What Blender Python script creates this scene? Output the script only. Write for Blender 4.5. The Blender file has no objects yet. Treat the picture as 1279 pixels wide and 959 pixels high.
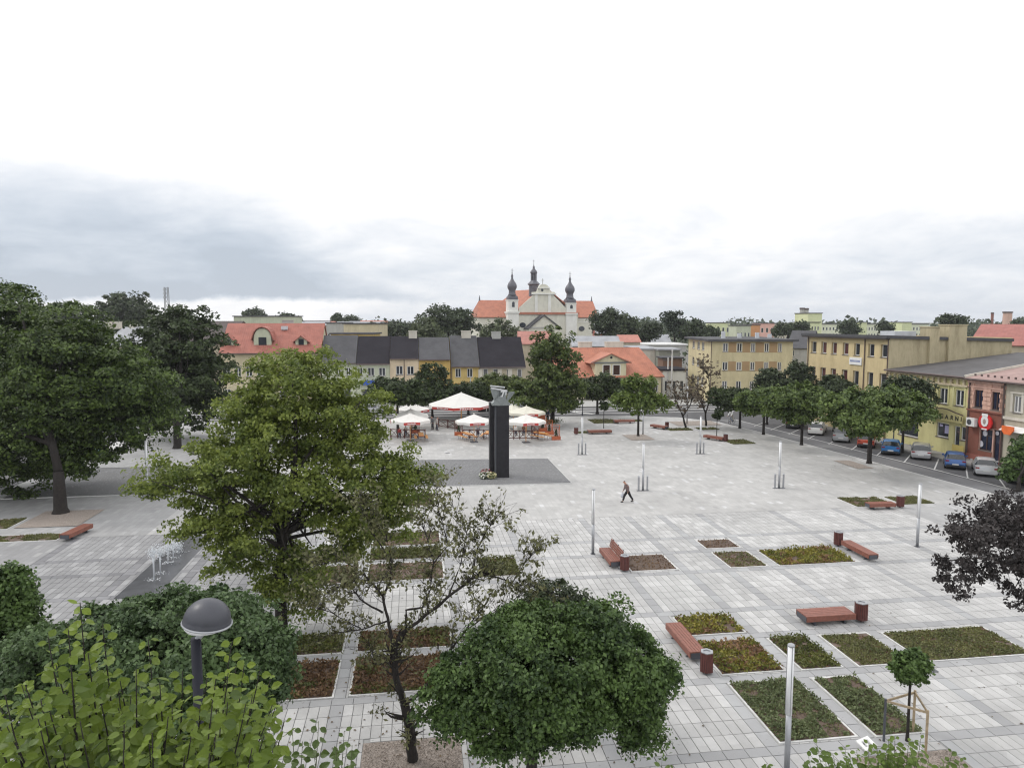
import bpy, math, random
import numpy as np
from mathutils import Vector, Matrix
random.seed(7); rng = np.random.default_rng(11)
S = bpy.context.scene; C = S.collection
R = math.radians
# ---------------------------------------------------------------- camera
FPX, CX, CY, CAMH = 880.0, 639.5, 479.5, 13.5
PITCH = math.atan((CY-401.0)/FPX)
YAW = math.atan((CX-518)/FPX*math.cos(PITCH))
cam = bpy.data.objects.new('camera', bpy.data.cameras.new('camera')); C.objects.link(cam)
cam.location = (0, 0, CAMH); cam.rotation_euler = (math.pi/2-PITCH, 0, -YAW)
cam.data.sensor_width = 36; cam.data.lens = 36*FPX/1279; cam.data.clip_start = 0.1; cam.data.clip_end = 6000
S.camera = cam
# ---------------------------------------------------------------- sky, sun, exposure
SUN_EL, SUN_AZ = R(48), R(-60)          # azimuth from +Y towards +X
W = bpy.data.worlds.new('World'); S.world = W; W.use_nodes = True
def build_world():
    nt = W.node_tree; N = nt.nodes; L = nt.links; N.clear()
    out = N.new('ShaderNodeOutputWorld'); bg = N.new('ShaderNodeBackground'); bg.inputs[1].default_value = 0.1
    L.new(bg.outputs[0], out.inputs[0])
    sky = N.new('ShaderNodeTexSky'); sky.sky_type = 'NISHITA'; sky.sun_disc = False
    sky.sun_elevation = SUN_EL; sky.sun_rotation = SUN_AZ; sky.air_density = 1.0; sky.dust_density = 2.0
    tc = N.new('ShaderNodeTexCoord'); sep = N.new('ShaderNodeSeparateXYZ'); L.new(tc.outputs['Generated'], sep.inputs[0])
    def m(op, a, b=None, c=None, clamp=False):
        n = N.new('ShaderNodeMath'); n.operation = op; n.use_clamp = clamp
        for i, v in enumerate((a, b, c)):
            if v is None: continue
            if isinstance(v, (int, float)): n.inputs[i].default_value = v
            else: L.new(v, n.inputs[i])
        return n.outputs[0]
    z = sep.outputs[2]
    zc = m('MAXIMUM', z, 0.0)
    den = m('ADD', zc, 0.24)
    cmb = N.new('ShaderNodeCombineXYZ')
    L.new(m('DIVIDE', sep.outputs[0], den), cmb.inputs[0]); L.new(m('DIVIDE', sep.outputs[1], den), cmb.inputs[1])
    def noise(vec, scale, det, rough, dist=0.0, off=0.0):
        mp = N.new('ShaderNodeMapping'); mp.inputs['Location'].default_value = (off, off*0.7, 0); L.new(vec, mp.inputs[0])
        n = N.new('ShaderNodeTexNoise'); n.inputs['Scale'].default_value = scale; n.inputs['Detail'].default_value = det
        n.inputs['Roughness'].default_value = rough; n.inputs['Distortion'].default_value = dist
        L.new(mp.outputs[0], n.inputs[0]); return n.outputs[0]
    n1 = noise(cmb.outputs[0], 0.8, 7, 0.55, 0.4, 3.1)
    n2 = noise(cmb.outputs[0], 2.6, 7, 0.6, 0.3, 9.7)
    # cloud brightness: thin bright overcast higher up, greyer rolls low over the land, a bank of grey-blue cloud to the west
    mr = N.new('ShaderNodeMapRange'); mr.interpolation_type = 'SMOOTHSTEP'; L.new(z, mr.inputs[0])
    mr.inputs[1].default_value = 0.0; mr.inputs[2].default_value = 0.30; mr.inputs[3].default_value = 0.79; mr.inputs[4].default_value = 1.34
    zn = m('ADD', z, m('MULTIPLY', m('SUBTRACT', n1, 0.5), 0.16))
    ztop = m('MINIMUM', m('MULTIPLY_ADD', sep.outputs[0], -0.47, 0.03), 0.32)
    lowmask = N.new('ShaderNodeMapRange'); lowmask.interpolation_type = 'SMOOTHSTEP'; L.new(m('SUBTRACT', zn, ztop), lowmask.inputs[0])
    lowmask.inputs[1].default_value = -0.07; lowmask.inputs[2].default_value = 0.04; lowmask.inputs[3].default_value = 1.0; lowmask.inputs[4].default_value = 0.0
    bank = m('MULTIPLY', lowmask.outputs[0], 0.30)
    t1 = m('MULTIPLY', m('SUBTRACT', n1, 0.5), 0.5)
    t2 = m('MULTIPLY', m('SUBTRACT', n2, 0.5), 0.5)
    b = m('ADD', m('ADD', mr.outputs[0], t1), t2)
    b = m('SUBTRACT', b, bank)
    # clear bright gap right at the western horizon below the bank
    edge = m('ADD', z, m('MULTIPLY', m('SUBTRACT', noise(tc.outputs['Generated'], 16, 6, 0.6, 0.2), 0.5), 0.03))
    g1 = N.new('ShaderNodeMapRange'); g1.interpolation_type = 'SMOOTHSTEP'; L.new(edge, g1.inputs[0])
    g1.inputs[1].default_value = 0.022; g1.inputs[2].default_value = 0.034; g1.inputs[3].default_value = 1.0; g1.inputs[4].default_value = 0.0
    gw = m('MULTIPLY_ADD', sep.outputs[0], -4.5, 0.35, clamp=True)
    gap = m('MULTIPLY', g1.outputs[0], gw)
    b = m('ADD', b, m('MULTIPLY', gap, 0.55))
    b = m('MAXIMUM', b, 0.56)
    b = m('MINIMUM', b, 1.5)
    # tint: bluish where thick, neutral where bright
    ramp = N.new('ShaderNodeMix'); ramp.data_type = 'RGBA'
    L.new(m('MULTIPLY', m('SUBTRACT', b, 0.58), 2.4, clamp=True), ramp.inputs['Factor'])
    ramp.inputs['A'].default_value = (0.87, 0.98, 1.13, 1); ramp.inputs['B'].default_value = (1.0, 1.0, 1.01, 1)
    sc = N.new('ShaderNodeVectorMath'); sc.operation = 'SCALE'; L.new(ramp.outputs['Result'], sc.inputs[0]); L.new(m('MULTIPLY', b, 10.0), sc.inputs['Scale'])
    mx = N.new('ShaderNodeMix'); mx.data_type = 'RGBA'; mx.inputs['Factor'].default_value = 0.95
    L.new(sky.outputs[0], mx.inputs['A']); L.new(sc.outputs[0], mx.inputs['B']); L.new(mx.outputs['Result'], bg.inputs[0])
build_world()
sl = bpy.data.lights.new('sun', 'SUN'); sl.energy = 1.1; sl.angle = R(11); sl.color = (1.0, 0.96, 0.9)
sun = bpy.data.objects.new('sun', sl); C.objects.link(sun)
sd = Vector((math.sin(SUN_AZ)*math.cos(SUN_EL), math.cos(SUN_AZ)*math.cos(SUN_EL), math.sin(SUN_EL)))
sun.rotation_euler = (-sd).to_track_quat('-Z', 'Y').to_euler()
S.cycles.filter_width = 1.2
S.view_settings.view_transform = 'Standard'; S.view_settings.look = 'None'; S.view_settings.exposure = 0.12; S.view_settings.gamma = 1.0
# ---------------------------------------------------------------- measuring helpers (photograph pixel -> point in the place)
def ray(px, py):
    x = (px-CX)/FPX; y = 1.0; z = -(py-CY)/FPX
    c, s = math.cos(PITCH), math.sin(PITCH)
    y2 = c*y+s*z; z2 = -s*y+c*z
    return Vector((x*math.cos(YAW)+y2*math.sin(YAW), -x*math.sin(YAW)+y2*math.cos(YAW), z2))
def gnd(px, py, z=0.0):
    r = ray(px, py); t = (z-CAMH)/r.z; return Vector((r.x*t, r.y*t, z))
def dep(px, py, d):                     # point at distance d along the optical axis
    r = ray(px, py)*d; return Vector((r.x, r.y, r.z+CAMH))
def atY(px, py, Y):
    r = ray(px, py); t = Y/r.y; return Vector((r.x*t, Y, CAMH+r.z*t))
# ---------------------------------------------------------------- materials
MATS = {}
def mat(name, col, rough=0.8, var=0.12, scale=1.5, bump=0.0, bscale=20.0, metal=0.0, spec=0.5, col2=None, island=0.0, stain=0.0, trans=0.0, emit=None, coat=0.0):
    if name in MATS: return MATS[name]
    m = bpy.data.materials.new(name); m.use_nodes = True; nt = m.node_tree; N = nt.nodes; L = nt.links
    p = N['Principled BSDF']; p.inputs['Roughness'].default_value = rough; p.inputs['Metallic'].default_value = metal
    p.inputs['Specular IOR Level'].default_value = spec; p.inputs['Coat Weight'].default_value = coat
    tc = N.new('ShaderNodeNewGeometry')
    nz = N.new('ShaderNodeTexNoise'); nz.inputs['Scale'].default_value = scale; nz.inputs['Detail'].default_value = 6; nz.inputs['Roughness'].default_value = 0.65
    L.new(tc.outputs['Position'], nz.inputs[0])
    mr = N.new('ShaderNodeMapRange'); L.new(nz.outputs[0], mr.inputs[0]); mr.inputs[1].default_value = 0.3; mr.inputs[2].default_value = 0.7
    c1 = tuple(max(0, c*(1-var)) for c in col); c2 = col2 if col2 else tuple(min(1, c*(1+var)) for c in col)
    mx = N.new('ShaderNodeMix'); mx.data_type = 'RGBA'; mx.inputs['A'].default_value = (*c1, 1); mx.inputs['B'].default_value = (*c2, 1)
    L.new(mr.outputs[0], mx.inputs['Factor']); cur = mx.outputs['Result']
    if island > 0:
        hs = N.new('ShaderNodeHueSaturation'); L.new(cur, hs.inputs['Color'])
        mi = N.new('ShaderNodeMapRange'); L.new(tc.outputs['Random Per Island'], mi.inputs[0]); mi.inputs[3].default_value = 1-island; mi.inputs[4].default_value = 1+island
        L.new(mi.outputs[0], hs.inputs['Value']); cur = hs.outputs[0]
    if stain > 0:
        n3 = N.new('ShaderNodeTexNoise'); n3.inputs['Scale'].default_value = 0.6; n3.inputs['Detail'].default_value = 8; n3.inputs['Roughness'].default_value = 0.75
        mp = N.new('ShaderNodeMapping'); mp.inputs['Scale'].default_value = (1.5, 1.5, 0.35); L.new(tc.outputs['Position'], mp.inputs[0]); L.new(mp.outputs[0], n3.inputs[0])
        m3 = N.new('ShaderNodeMapRange'); L.new(n3.outputs[0], m3.inputs[0]); m3.inputs[1].default_value = 0.45; m3.inputs[2].default_value = 0.7; m3.inputs[3].default_value = 0.0; m3.inputs[4].default_value = stain
        x3 = N.new('ShaderNodeMix'); x3.data_type = 'RGBA'; x3.blend_type = 'MULTIPLY'; L.new(m3.outputs[0], x3.inputs['Factor']); L.new(cur, x3.inputs['A']); x3.inputs['B'].default_value = (0.42, 0.39, 0.35, 1); cur = x3.outputs['Result']
    L.new(cur, p.inputs['Base Color'])
    if bump > 0:
        nb = N.new('ShaderNodeTexNoise'); nb.inputs['Scale'].default_value = bscale; nb.inputs['Detail'].default_value = 4
        L.new(tc.outputs['Position'], nb.inputs[0]); bp = N.new('ShaderNodeBump'); bp.inputs['Strength'].default_value = bump; bp.inputs['Distance'].default_value = 0.02
        L.new(nb.outputs[0], bp.inputs['Height']); L.new(bp.outputs[0], p.inputs['Normal'])
    if trans > 0:
        out = N['Material Output']; tr = N.new('ShaderNodeBsdfTranslucent'); L.new(cur, tr.inputs[0]); ms = N.new('ShaderNodeMixShader'); ms.inputs[0].default_value = trans
        L.new(p.outputs[0], ms.inputs[1]); L.new(tr.outputs[0], ms.inputs[2]); L.new(ms.outputs[0], out.inputs[0])
    if emit:
        p.inputs['Emission Color'].default_value = (*emit[0], 1); p.inputs['Emission Strength'].default_value = emit[1]
    MATS[name] = m; return m
def leafmat(name, c1, c2, trans=0.22, rough=0.55):
    """foliage: every leaf its own tone, whole twigs lighter or darker green"""
    if name in MATS: return MATS[name]
    m = bpy.data.materials.new(name); m.use_nodes = True; nt = m.node_tree; N = nt.nodes; L = nt.links
    p = N['Principled BSDF']; p.inputs['Roughness'].default_value = rough; p.inputs['Specular IOR Level'].default_value = 0.35
    g = N.new('ShaderNodeNewGeometry'); nz = N.new('ShaderNodeTexNoise'); nz.inputs['Scale'].default_value = 0.9; nz.inputs['Detail'].default_value = 3
    L.new(g.outputs['Position'], nz.inputs[0])
    ad = N.new('ShaderNodeMath'); ad.operation = 'MULTIPLY_ADD'; L.new(g.outputs['Random Per Island'], ad.inputs[0]); ad.inputs[1].default_value = 0.7
    mr = N.new('ShaderNodeMapRange'); L.new(nz.outputs[0], mr.inputs[0]); mr.inputs[1].default_value = 0.35; mr.inputs[2].default_value = 0.65; mr.inputs[3].default_value = -0.15; mr.inputs[4].default_value = 0.45
    L.new(mr.outputs[0], ad.inputs[2]); ad.use_clamp = True
    mx = N.new('ShaderNodeMix'); mx.data_type = 'RGBA'; mx.inputs['A'].default_value = (*c1, 1); mx.inputs['B'].default_value = (*c2, 1); L.new(ad.outputs[0], mx.inputs['Factor'])
    L.new(mx.outputs['Result'], p.inputs['Base Color'])
    out = N['Material Output']; tr = N.new('ShaderNodeBsdfTranslucent'); L.new(mx.outputs['Result'], tr.inputs[0]); ms = N.new('ShaderNodeMixShader'); ms.inputs[0].default_value = trans
    L.new(p.outputs[0], ms.inputs[1]); L.new(tr.outputs[0], ms.inputs[2]); L.new(ms.outputs[0], out.inputs[0])
    MATS[name] = m; return m
def slabmat(name, base, light, prob, pitch=(0.35, 0.74), joints=False, dirt=0.25, jointcol=(0.25, 0.25, 0.25)):
    """concrete paving slab colour: one tone per slab, some slabs white, blotches of wear; with joints=True the slabs too far off to tell apart are drawn as a brick pattern"""
    m = bpy.data.materials.new(name); m.use_nodes = True; nt = m.node_tree; N = nt.nodes; L = nt.links
    p = N['Principled BSDF']; p.inputs['Roughness'].default_value = 0.75; p.inputs['Specular IOR Level'].default_value = 0.4
    g = N.new('ShaderNodeNewGeometry')
    mp = N.new('ShaderNodeVectorMath'); mp.operation = 'DIVIDE'; L.new(g.outputs['Position'], mp.inputs[0]); mp.inputs[1].default_value = (pitch[0], pitch[1], 1000)
    fl = N.new('ShaderNodeVectorMath'); fl.operation = 'FLOOR'; L.new(mp.outputs[0], fl.inputs[0])
    wn = N.new('ShaderNodeTexWhiteNoise'); wn.noise_dimensions = '3D'
    if joints: L.new(fl.outputs[0], wn.inputs[0]); rnd = wn.outputs[0]
    else: rnd = g.outputs['Random Per Island']
    big = N.new('ShaderNodeTexNoise'); big.inputs['Scale'].default_value = 0.09; big.inputs['Detail'].default_value = 3; L.new(g.outputs['Position'], big.inputs[0])
    bm = N.new('ShaderNodeMapRange'); L.new(big.outputs[0], bm.inputs[0]); bm.inputs[1].default_value = 0.38; bm.inputs[2].default_value = 0.62
    bm.inputs[3].default_value = 1-prob*0.3; bm.inputs[4].default_value = 1-prob*1.8
    gt = N.new('ShaderNodeMath'); gt.operation = 'GREATER_THAN'; L.new(rnd, gt.inputs[0]); L.new(bm.outputs[0], gt.inputs[1])
    v = N.new('ShaderNodeMapRange'); L.new(rnd, v.inputs[0]); v.inputs[3].default_value = 0.91; v.inputs[4].default_value = 1.07
    bs = N.new('ShaderNodeVectorMath'); bs.operation = 'SCALE'; bs.inputs[0].default_value = base; L.new(v.outputs[0], bs.inputs['Scale'])
    mx = N.new('ShaderNodeMix'); mx.data_type = 'RGBA'; L.new(gt.outputs[0], mx.inputs['Factor']); L.new(bs.outputs[0], mx.inputs['A']); mx.inputs['B'].default_value = (*light, 1)
    d = N.new('ShaderNodeTexNoise'); d.inputs['Scale'].default_value = 0.55; d.inputs['Detail'].default_value = 9; d.inputs['Roughness'].default_value = 0.7; L.new(g.outputs['Position'], d.inputs[0])
    dm = N.new('ShaderNodeMapRange'); L.new(d.outputs[0], dm.inputs[0]); dm.inputs[1].default_value = 0.35; dm.inputs[2].default_value = 0.75; dm.inputs[3].default_value = 0; dm.inputs[4].default_value = dirt
    x = N.new('ShaderNodeMix'); x.data_type = 'RGBA'; x.blend_type = 'MULTIPLY'; L.new(dm.outputs[0], x.inputs['Factor']); L.new(mx.outputs['Result'], x.inputs['A']); x.inputs['B'].default_value = (0.45, 0.45, 0.46, 1)
    w2n = N.new('ShaderNodeTexNoise'); w2n.inputs['Scale'].default_value = 0.16; w2n.inputs['Detail'].default_value = 5; w2n.inputs['Distortion'].default_value = 0.8; L.new(g.outputs['Position'], w2n.inputs[0])
    w2m = N.new('ShaderNodeMapRange'); L.new(w2n.outputs[0], w2m.inputs[0]); w2m.inputs[1].default_value = 0.42; w2m.inputs[2].default_value = 0.72; w2m.inputs[3].default_value = 0; w2m.inputs[4].default_value = 0.4
    x2 = N.new('ShaderNodeMix'); x2.data_type = 'RGBA'; x2.blend_type = 'MULTIPLY'; L.new(w2m.outputs[0], x2.inputs['Factor']); L.new(x.outputs['Result'], x2.inputs['A']); x2.inputs['B'].default_value = (0.6, 0.6, 0.6, 1)
    sp2 = N.new('ShaderNodeTexNoise'); sp2.inputs['Scale'].default_value = 7.0; sp2.inputs['Detail'].default_value = 2; L.new(g.outputs['Position'], sp2.inputs[0])
    s2m = N.new('ShaderNodeMapRange'); L.new(sp2.outputs[0], s2m.inputs[0]); s2m.inputs[1].default_value = 0.70; s2m.inputs[2].default_value = 0.76; s2m.inputs[3].default_value = 0; s2m.inputs[4].default_value = 0.5
    x3 = N.new('ShaderNodeMix'); x3.data_type = 'RGBA'; x3.blend_type = 'MULTIPLY'; L.new(s2m.outputs[0], x3.inputs['Factor']); L.new(x2.outputs['Result'], x3.inputs['A']); x3.inputs['B'].default_value = (0.45, 0.44, 0.42, 1)
    cur = x3.outputs['Result']
    if joints:
        fr = N.new('ShaderNodeVectorMath'); fr.operation = 'FRACTION'; L.new(mp.outputs[0], fr.inputs[0]); sp = N.new('ShaderNodeSeparateXYZ'); L.new(fr.outputs[0], sp.inputs[0])
        def lt(o, w):
            n = N.new('ShaderNodeMath'); n.operation = 'LESS_THAN'; L.new(o, n.inputs[0]); n.inputs[1].default_value = w; return n.outputs[0]
        mm = N.new('ShaderNodeMath'); mm.operation = 'MAXIMUM'; L.new(lt(sp.outputs[0], 0.03/pitch[0]), mm.inputs[0]); L.new(lt(sp.outputs[1], 0.03/pitch[1]), mm.inputs[1])
        j = N.new('ShaderNodeMix'); j.data_type = 'RGBA'; L.new(mm.outputs[0], j.inputs['Factor']); L.new(cur, j.inputs['A']); j.inputs['B'].default_value = (*jointcol, 1); cur = j.outputs['Result']
    L.new(cur, p.inputs['Base Color'])
    nb = N.new('ShaderNodeTexNoise'); nb.inputs['Scale'].default_value = 60; L.new(g.outputs['Position'], nb.inputs[0]); bp = N.new('ShaderNodeBump'); bp.inputs['Strength'].default_value = 0.25; bp.inputs['Distance'].default_value = 0.004
    L.new(nb.outputs[0], bp.inputs['Height']); L.new(bp.outputs[0], p.inputs['Normal'])
    MATS[name] = m; return m
def tilemat(name, col, pitch=0.34, course=0.4, rough=0.75, var=0.18):
    """clay or sheet tiles too far off to tell apart: rounded rolls down the slope, a shadow-less dark lap line at each course"""
    if name in MATS: return MATS[name]
    m = mat(name, col, rough=rough, var=var, scale=0.8, stain=0.25); nt = m.node_tree; N = nt.nodes; L = nt.links; p = N['Principled BSDF']
    tc = N.new('ShaderNodeTexCoord'); sp = N.new('ShaderNodeSeparateXYZ'); L.new(tc.outputs['Object'], sp.inputs[0])
    def m2(op, a, b):
        n = N.new('ShaderNodeMath'); n.operation = op
        for i, v in enumerate((a, b)):
            if isinstance(v, (int, float)): n.inputs[i].default_value = v
            elif v is not None: L.new(v, n.inputs[i])
        return n.outputs[0]
    a = m2('SINE', m2('MULTIPLY', sp.outputs[0], 2*math.pi/pitch), None)
    b = m2('FRACT', m2('MULTIPLY', sp.outputs[2], 1.0/course), None)
    h = m2('ADD', m2('MULTIPLY', a, 0.35), m2('MULTIPLY', b, 0.6))
    bp = N.new('ShaderNodeBump'); bp.inputs['Strength'].default_value = 0.6; bp.inputs['Distance'].default_value = 0.05; L.new(h, bp.inputs['Height']); L.new(bp.outputs[0], p.inputs['Normal'])
    return m
# ---------------------------------------------------------------- mesh helpers
class MB:
    def __init__(s): s.v = []; s.f = []
    def add(s, vs, fs):
        o = len(s.v); s.v += [tuple(v) for v in vs]; s.f += [tuple(i+o for i in f) for f in fs]; return s
    def box(s, x0, x1, y0, y1, z0, z1, M=None, bottom=True):
        vs = [Vector(p) for p in ((x0,y0,z0),(x1,y0,z0),(x1,y1,z0),(x0,y1,z0),(x0,y0,z1),(x1,y0,z1),(x1,y1,z1),(x0,y1,z1))]
        if M is not None: vs = [M@v for v in vs]
        fs = [(4,5,6,7),(0,1,5,4),(1,2,6,5),(2,3,7,6),(3,0,4,7)]
        if bottom: fs.append((3,2,1,0))
        return s.add(vs, fs)
    def bar(s, a, b, w, h=None, roll=0.0):
        a = Vector(a); b = Vector(b); d = b-a; h = h or w
        q = d.to_track_quat('Z', 'X').to_matrix().to_4x4(); M = Matrix.Translation(a)@q@Matrix.Rotation(roll, 4, 'Z')
        return s.box(-w/2, w/2, -h/2, h/2, 0, d.length, M)
    def tube(s, pts, rad, n=8, cap=True):
        pts = [Vector(p) for p in pts]; o = len(s.v); K = len(pts)
        if isinstance(rad, (int, float)): rad = [rad]*K
        for i, p in enumerate(pts):
            d = (pts[min(i+1, K-1)]-pts[max(i-1, 0)]); d = d.normalized() if d.length > 1e-9 else Vector((0, 0, 1))
            u = d.orthogonal() if abs(d.z) < 0.9 else Vector((1, 0, 0))-d*d.x
            if abs(d.z) < 0.9: u = Vector((0, 0, 1)).cross(d)
            u.normalize(); w = d.cross(u)
            for k in range(n):
                a = 2*math.pi*k/n; s.v.append(tuple(p+(u*math.cos(a)+w*math.sin(a))*rad[i]))
        for i in range(K-1):
            for k in range(n):
                a = o+i*n+k; b = o+i*n+(k+1) % n; s.f.append((a, b, b+n, a+n))
        if cap: s.f.append(tuple(o+k for k in range(n))[::-1]); s.f.append(tuple(o+(K-1)*n+k for k in range(n)))
        return s
    def lathe(s, prof, c=(0, 0, 0), n=16, M=None, rot=0.0, sy=1.0):
        o = len(s.v); K = len(prof); c = Vector(c)
        for r, z in prof:
            for k in range(n):
                a = 2*math.pi*k/n+rot; v = Vector((r*math.cos(a), r*math.sin(a)*sy, z))+c
                if M is not None: v = M@v
                s.v.append(tuple(v))
        for i in range(K-1):
            for k in range(n):
                a = o+i*n+k; b = o+i*n+(k+1) % n; s.f.append((a, b, b+n, a+n))
        s.f.append(tuple(o+k for k in range(n))[::-1]); s.f.append(tuple(o+(K-1)*n+k for k in range(n)))
        return s
    def prism(s, poly, z0, z1, M=None):
        n = len(poly); vs = [Vector((p[0], p[1], z0)) for p in poly]+[Vector((p[0], p[1], z1)) for p in poly]
        if M is not None: vs = [M@v for v in vs]
        fs = [tuple(range(n))[::-1], tuple(range(n, 2*n))]+[(i, (i+1) % n, (i+1) % n+n, i+n) for i in range(n)]
        return s.add(vs, fs)
    def solid(s, quad, t):              # a roof plane given by its corner points, thickened downwards along its normal
        q = [Vector(p) for p in quad]; nrm = (q[1]-q[0]).cross(q[2]-q[0]).normalized()
        if nrm.z < 0: q = q[::-1]; nrm = -nrm
        n = len(q); vs = q+[p-nrm*t for p in q]
        return s.add(vs, [tuple(range(n)), tuple(range(n, 2*n))[::-1]]+[(i, i+n, (i+1) % n+n, (i+1) % n) for i in range(n)])
    def build(s, name, m, parent=None, smooth=False, loc=None):
        me = bpy.data.meshes.new(name); me.from_pydata(s.v, [], s.f); me.materials.append(m)
        if smooth: me.polygons.foreach_set('use_smooth', [True]*len(me.polygons))
        return link(name, me, parent, loc)
def link(name, me, parent=None, loc=None, **kw):
    o = bpy.data.objects.new(name, me); C.objects.link(o)
    if parent is not None: o.parent = parent
    if loc is not None: o.location = loc
    for k, v in kw.items(): o[k] = v
    return o
def thing(name, label, cat, loc=(0, 0, 0), rz=0.0, group=None):
    o = bpy.data.objects.new(name, None); C.objects.link(o); o.empty_display_size = 0.2
    o.location = loc; o.rotation_euler = (0, 0, rz); o['label'] = label; o['category'] = cat
    if group: o['group'] = group
    return o
def tag(o, label, cat, group=None):
    o['label'] = label; o['category'] = cat
    if group: o['group'] = group
    return o
def structure(o): o['kind'] = 'structure'; return o
def stuff(o): o['kind'] = 'stuff'; return o
def copy_tree(o, parent=None):
    c = o.copy(); C.objects.link(c); c.parent = parent
    for ch in list(o.children): copy_tree(ch, c)
    return c
def clone(o, label, loc, rz=None):
    c = copy_tree(o); c['label'] = label; c.location = loc
    if rz is not None: c.rotation_euler = (0, 0, rz)
    return c
def npmesh(name, V, F, m, smooth=False):
    """fast mesh from numpy arrays; F is (n,k)"""
    me = bpy.data.meshes.new(name); k = F.shape[1]; n = len(F)
    me.vertices.add(len(V)); me.vertices.foreach_set('co', V.astype(np.float32).ravel())
    me.loops.add(n*k); me.loops.foreach_set('vertex_index', F.astype(np.int32).ravel())
    me.polygons.add(n); me.polygons.foreach_set('loop_start', np.arange(0, n*k, k, dtype=np.int32))
    try: me.polygons.foreach_set('loop_total', np.full(n, k, dtype=np.int32))
    except Exception: pass
    if smooth: me.polygons.foreach_set('use_smooth', np.ones(n, dtype=bool))
    me.materials.append(m); me.update(calc_edges=True); return me
# ---------------------------------------------------------------- colours
M_slab = slabmat('concrete_slab', (0.475, 0.472, 0.465), (0.535, 0.532, 0.525), 0.2, dirt=0.5)
M_band = slabmat('grey_band_slab', (0.355, 0.357, 0.363), (0.39, 0.395, 0.40), 0.2)
M_slabW = slabmat('west_grey_slab', (0.30, 0.30, 0.305), (0.36, 0.36, 0.365), 0.15, dirt=0.4)  # west part of the square: slabs and bands in a darker grey
M_bandW = slabmat('west_dark_band_slab', (0.215, 0.215, 0.225), (0.25, 0.25, 0.26), 0.2, dirt=0.4)
M_far = slabmat('concrete_slab_far', (0.45, 0.445, 0.435), (0.56, 0.56, 0.56), 0.025, pitch=(0.355, 0.75), joints=True, dirt=0.45, jointcol=(0.36, 0.36, 0.355))
M_side = slabmat('concrete_slab_side', (0.40, 0.40, 0.40), (0.46, 0.46, 0.46), 0.1, pitch=(0.355, 0.75), joints=True, dirt=0.3, jointcol=(0.31, 0.31, 0.31))
M_joint = mat('sand_joint', (0.30, 0.30, 0.295), var=0.2)
M_asph = mat('asphalt', (0.085, 0.085, 0.09), rough=0.9, var=0.22, scale=0.35, bump=0.4, bscale=60, stain=0.3)
M_lane = mat('old_asphalt', (0.16, 0.16, 0.165), rough=0.9, var=0.2, scale=0.3, bump=0.4, bscale=60)
M_cobb = slabmat('dark_granite_setts', (0.135, 0.138, 0.145), (0.26, 0.26, 0.27), 0.08, pitch=(0.12, 0.12), joints=True, dirt=0.5, jointcol=(0.20, 0.20, 0.20))
M_white = mat('white_paint', (0.75, 0.75, 0.74), var=0.06)
M_roadpaint = mat('road_paint', (0.48, 0.48, 0.47), var=0.2, scale=3)
M_kerb = mat('kerb_concrete', (0.58, 0.58, 0.57), var=0.1, scale=2)
M_soil = mat('bark_mulch', (0.10, 0.068, 0.05), var=0.45, scale=6, bump=1.0, bscale=30)
M_soil2 = mat('brown_soil', (0.125, 0.09, 0.07), var=0.5, scale=3, bump=1.0, bscale=30)
M_gravel = mat('fine_gravel', (0.28, 0.24, 0.21), var=0.5, scale=22, bump=1.0, bscale=45)
M_grass = mat('ground_green', (0.07, 0.085, 0.03), var=0.5, scale=0.05)
M_steel = mat('galvanised_steel', (0.36, 0.37, 0.39), rough=0.45, metal=0.6, var=0.08)
M_dsteel = mat('dark_steel', (0.09, 0.095, 0.11), rough=0.45, metal=0.3, var=0.1)
M_diff = mat('lamp_diffuser', (0.78, 0.79, 0.80), rough=0.35, var=0.03)
M_wood = mat('stained_bench_wood', (0.215, 0.08, 0.055), rough=0.55, var=0.25, scale=7)
M_wood2 = mat('dark_bin_wood', (0.105, 0.032, 0.027), rough=0.6, var=0.25, scale=7)
M_bark = mat('tree_bark', (0.024, 0.02, 0.018), rough=0.95, var=0.35, scale=5, bump=0.8, bscale=14)
M_glass = mat('dark_window_glass', (0.035, 0.04, 0.05), rough=0.08, spec=0.7, var=0.3, scale=0.5)
M_curt = mat('curtained_window_glass', (0.16, 0.16, 0.17), rough=0.15, spec=0.6, var=0.35, scale=0.8)
M_frame = mat('white_window_frame', (0.72, 0.72, 0.70), rough=0.5, var=0.05)
M_sill = mat('grey_tin_sill', (0.16, 0.14, 0.13), rough=0.5, var=0.15)
M_pipe = mat('brown_drainpipe', (0.09, 0.06, 0.055), rough=0.5, var=0.15)
# ================================================================ GROUND
def sheet(name, poly, z, m, z0=None):
    b = MB()
    if z0 is None: b.add([(p[0], p[1], z) for p in poly], [tuple(range(len(poly)))])
    else: b.prism(poly, z0, z)
    return structure(b.build(name, m))
sheet('ground', [(-4000, -300), (4000, -300), (4000, 5500), (-4000, 5500)], -0.30, M_grass)
sheet('town_ground', [(-160, -20), (170, -20), (230, 330), (-160, 330)], -0.20, mat('town_ground', (0.13, 0.125, 0.11), var=0.3, scale=0.2))
sheet('road', [(-90, -8), (52.2, -8), (51.3, 40), (51.3, 84), (56, 108.5), (-90, 108.5)], -0.12, M_asph)
PLZ = [(-32, -6), (49.5, -6), (47.7, 20), (45.05, 46), (43.47, 61.5), (42.4, 72.5), (41.3, 82), (40.2, 89), (36.5, 94), (30, 96.6), (20, 97.2), (-31, 98.5), (-31.8, 57.6)]
sheet('plaza_base', PLZ, -0.003, M_joint, z0=-0.2)
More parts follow.
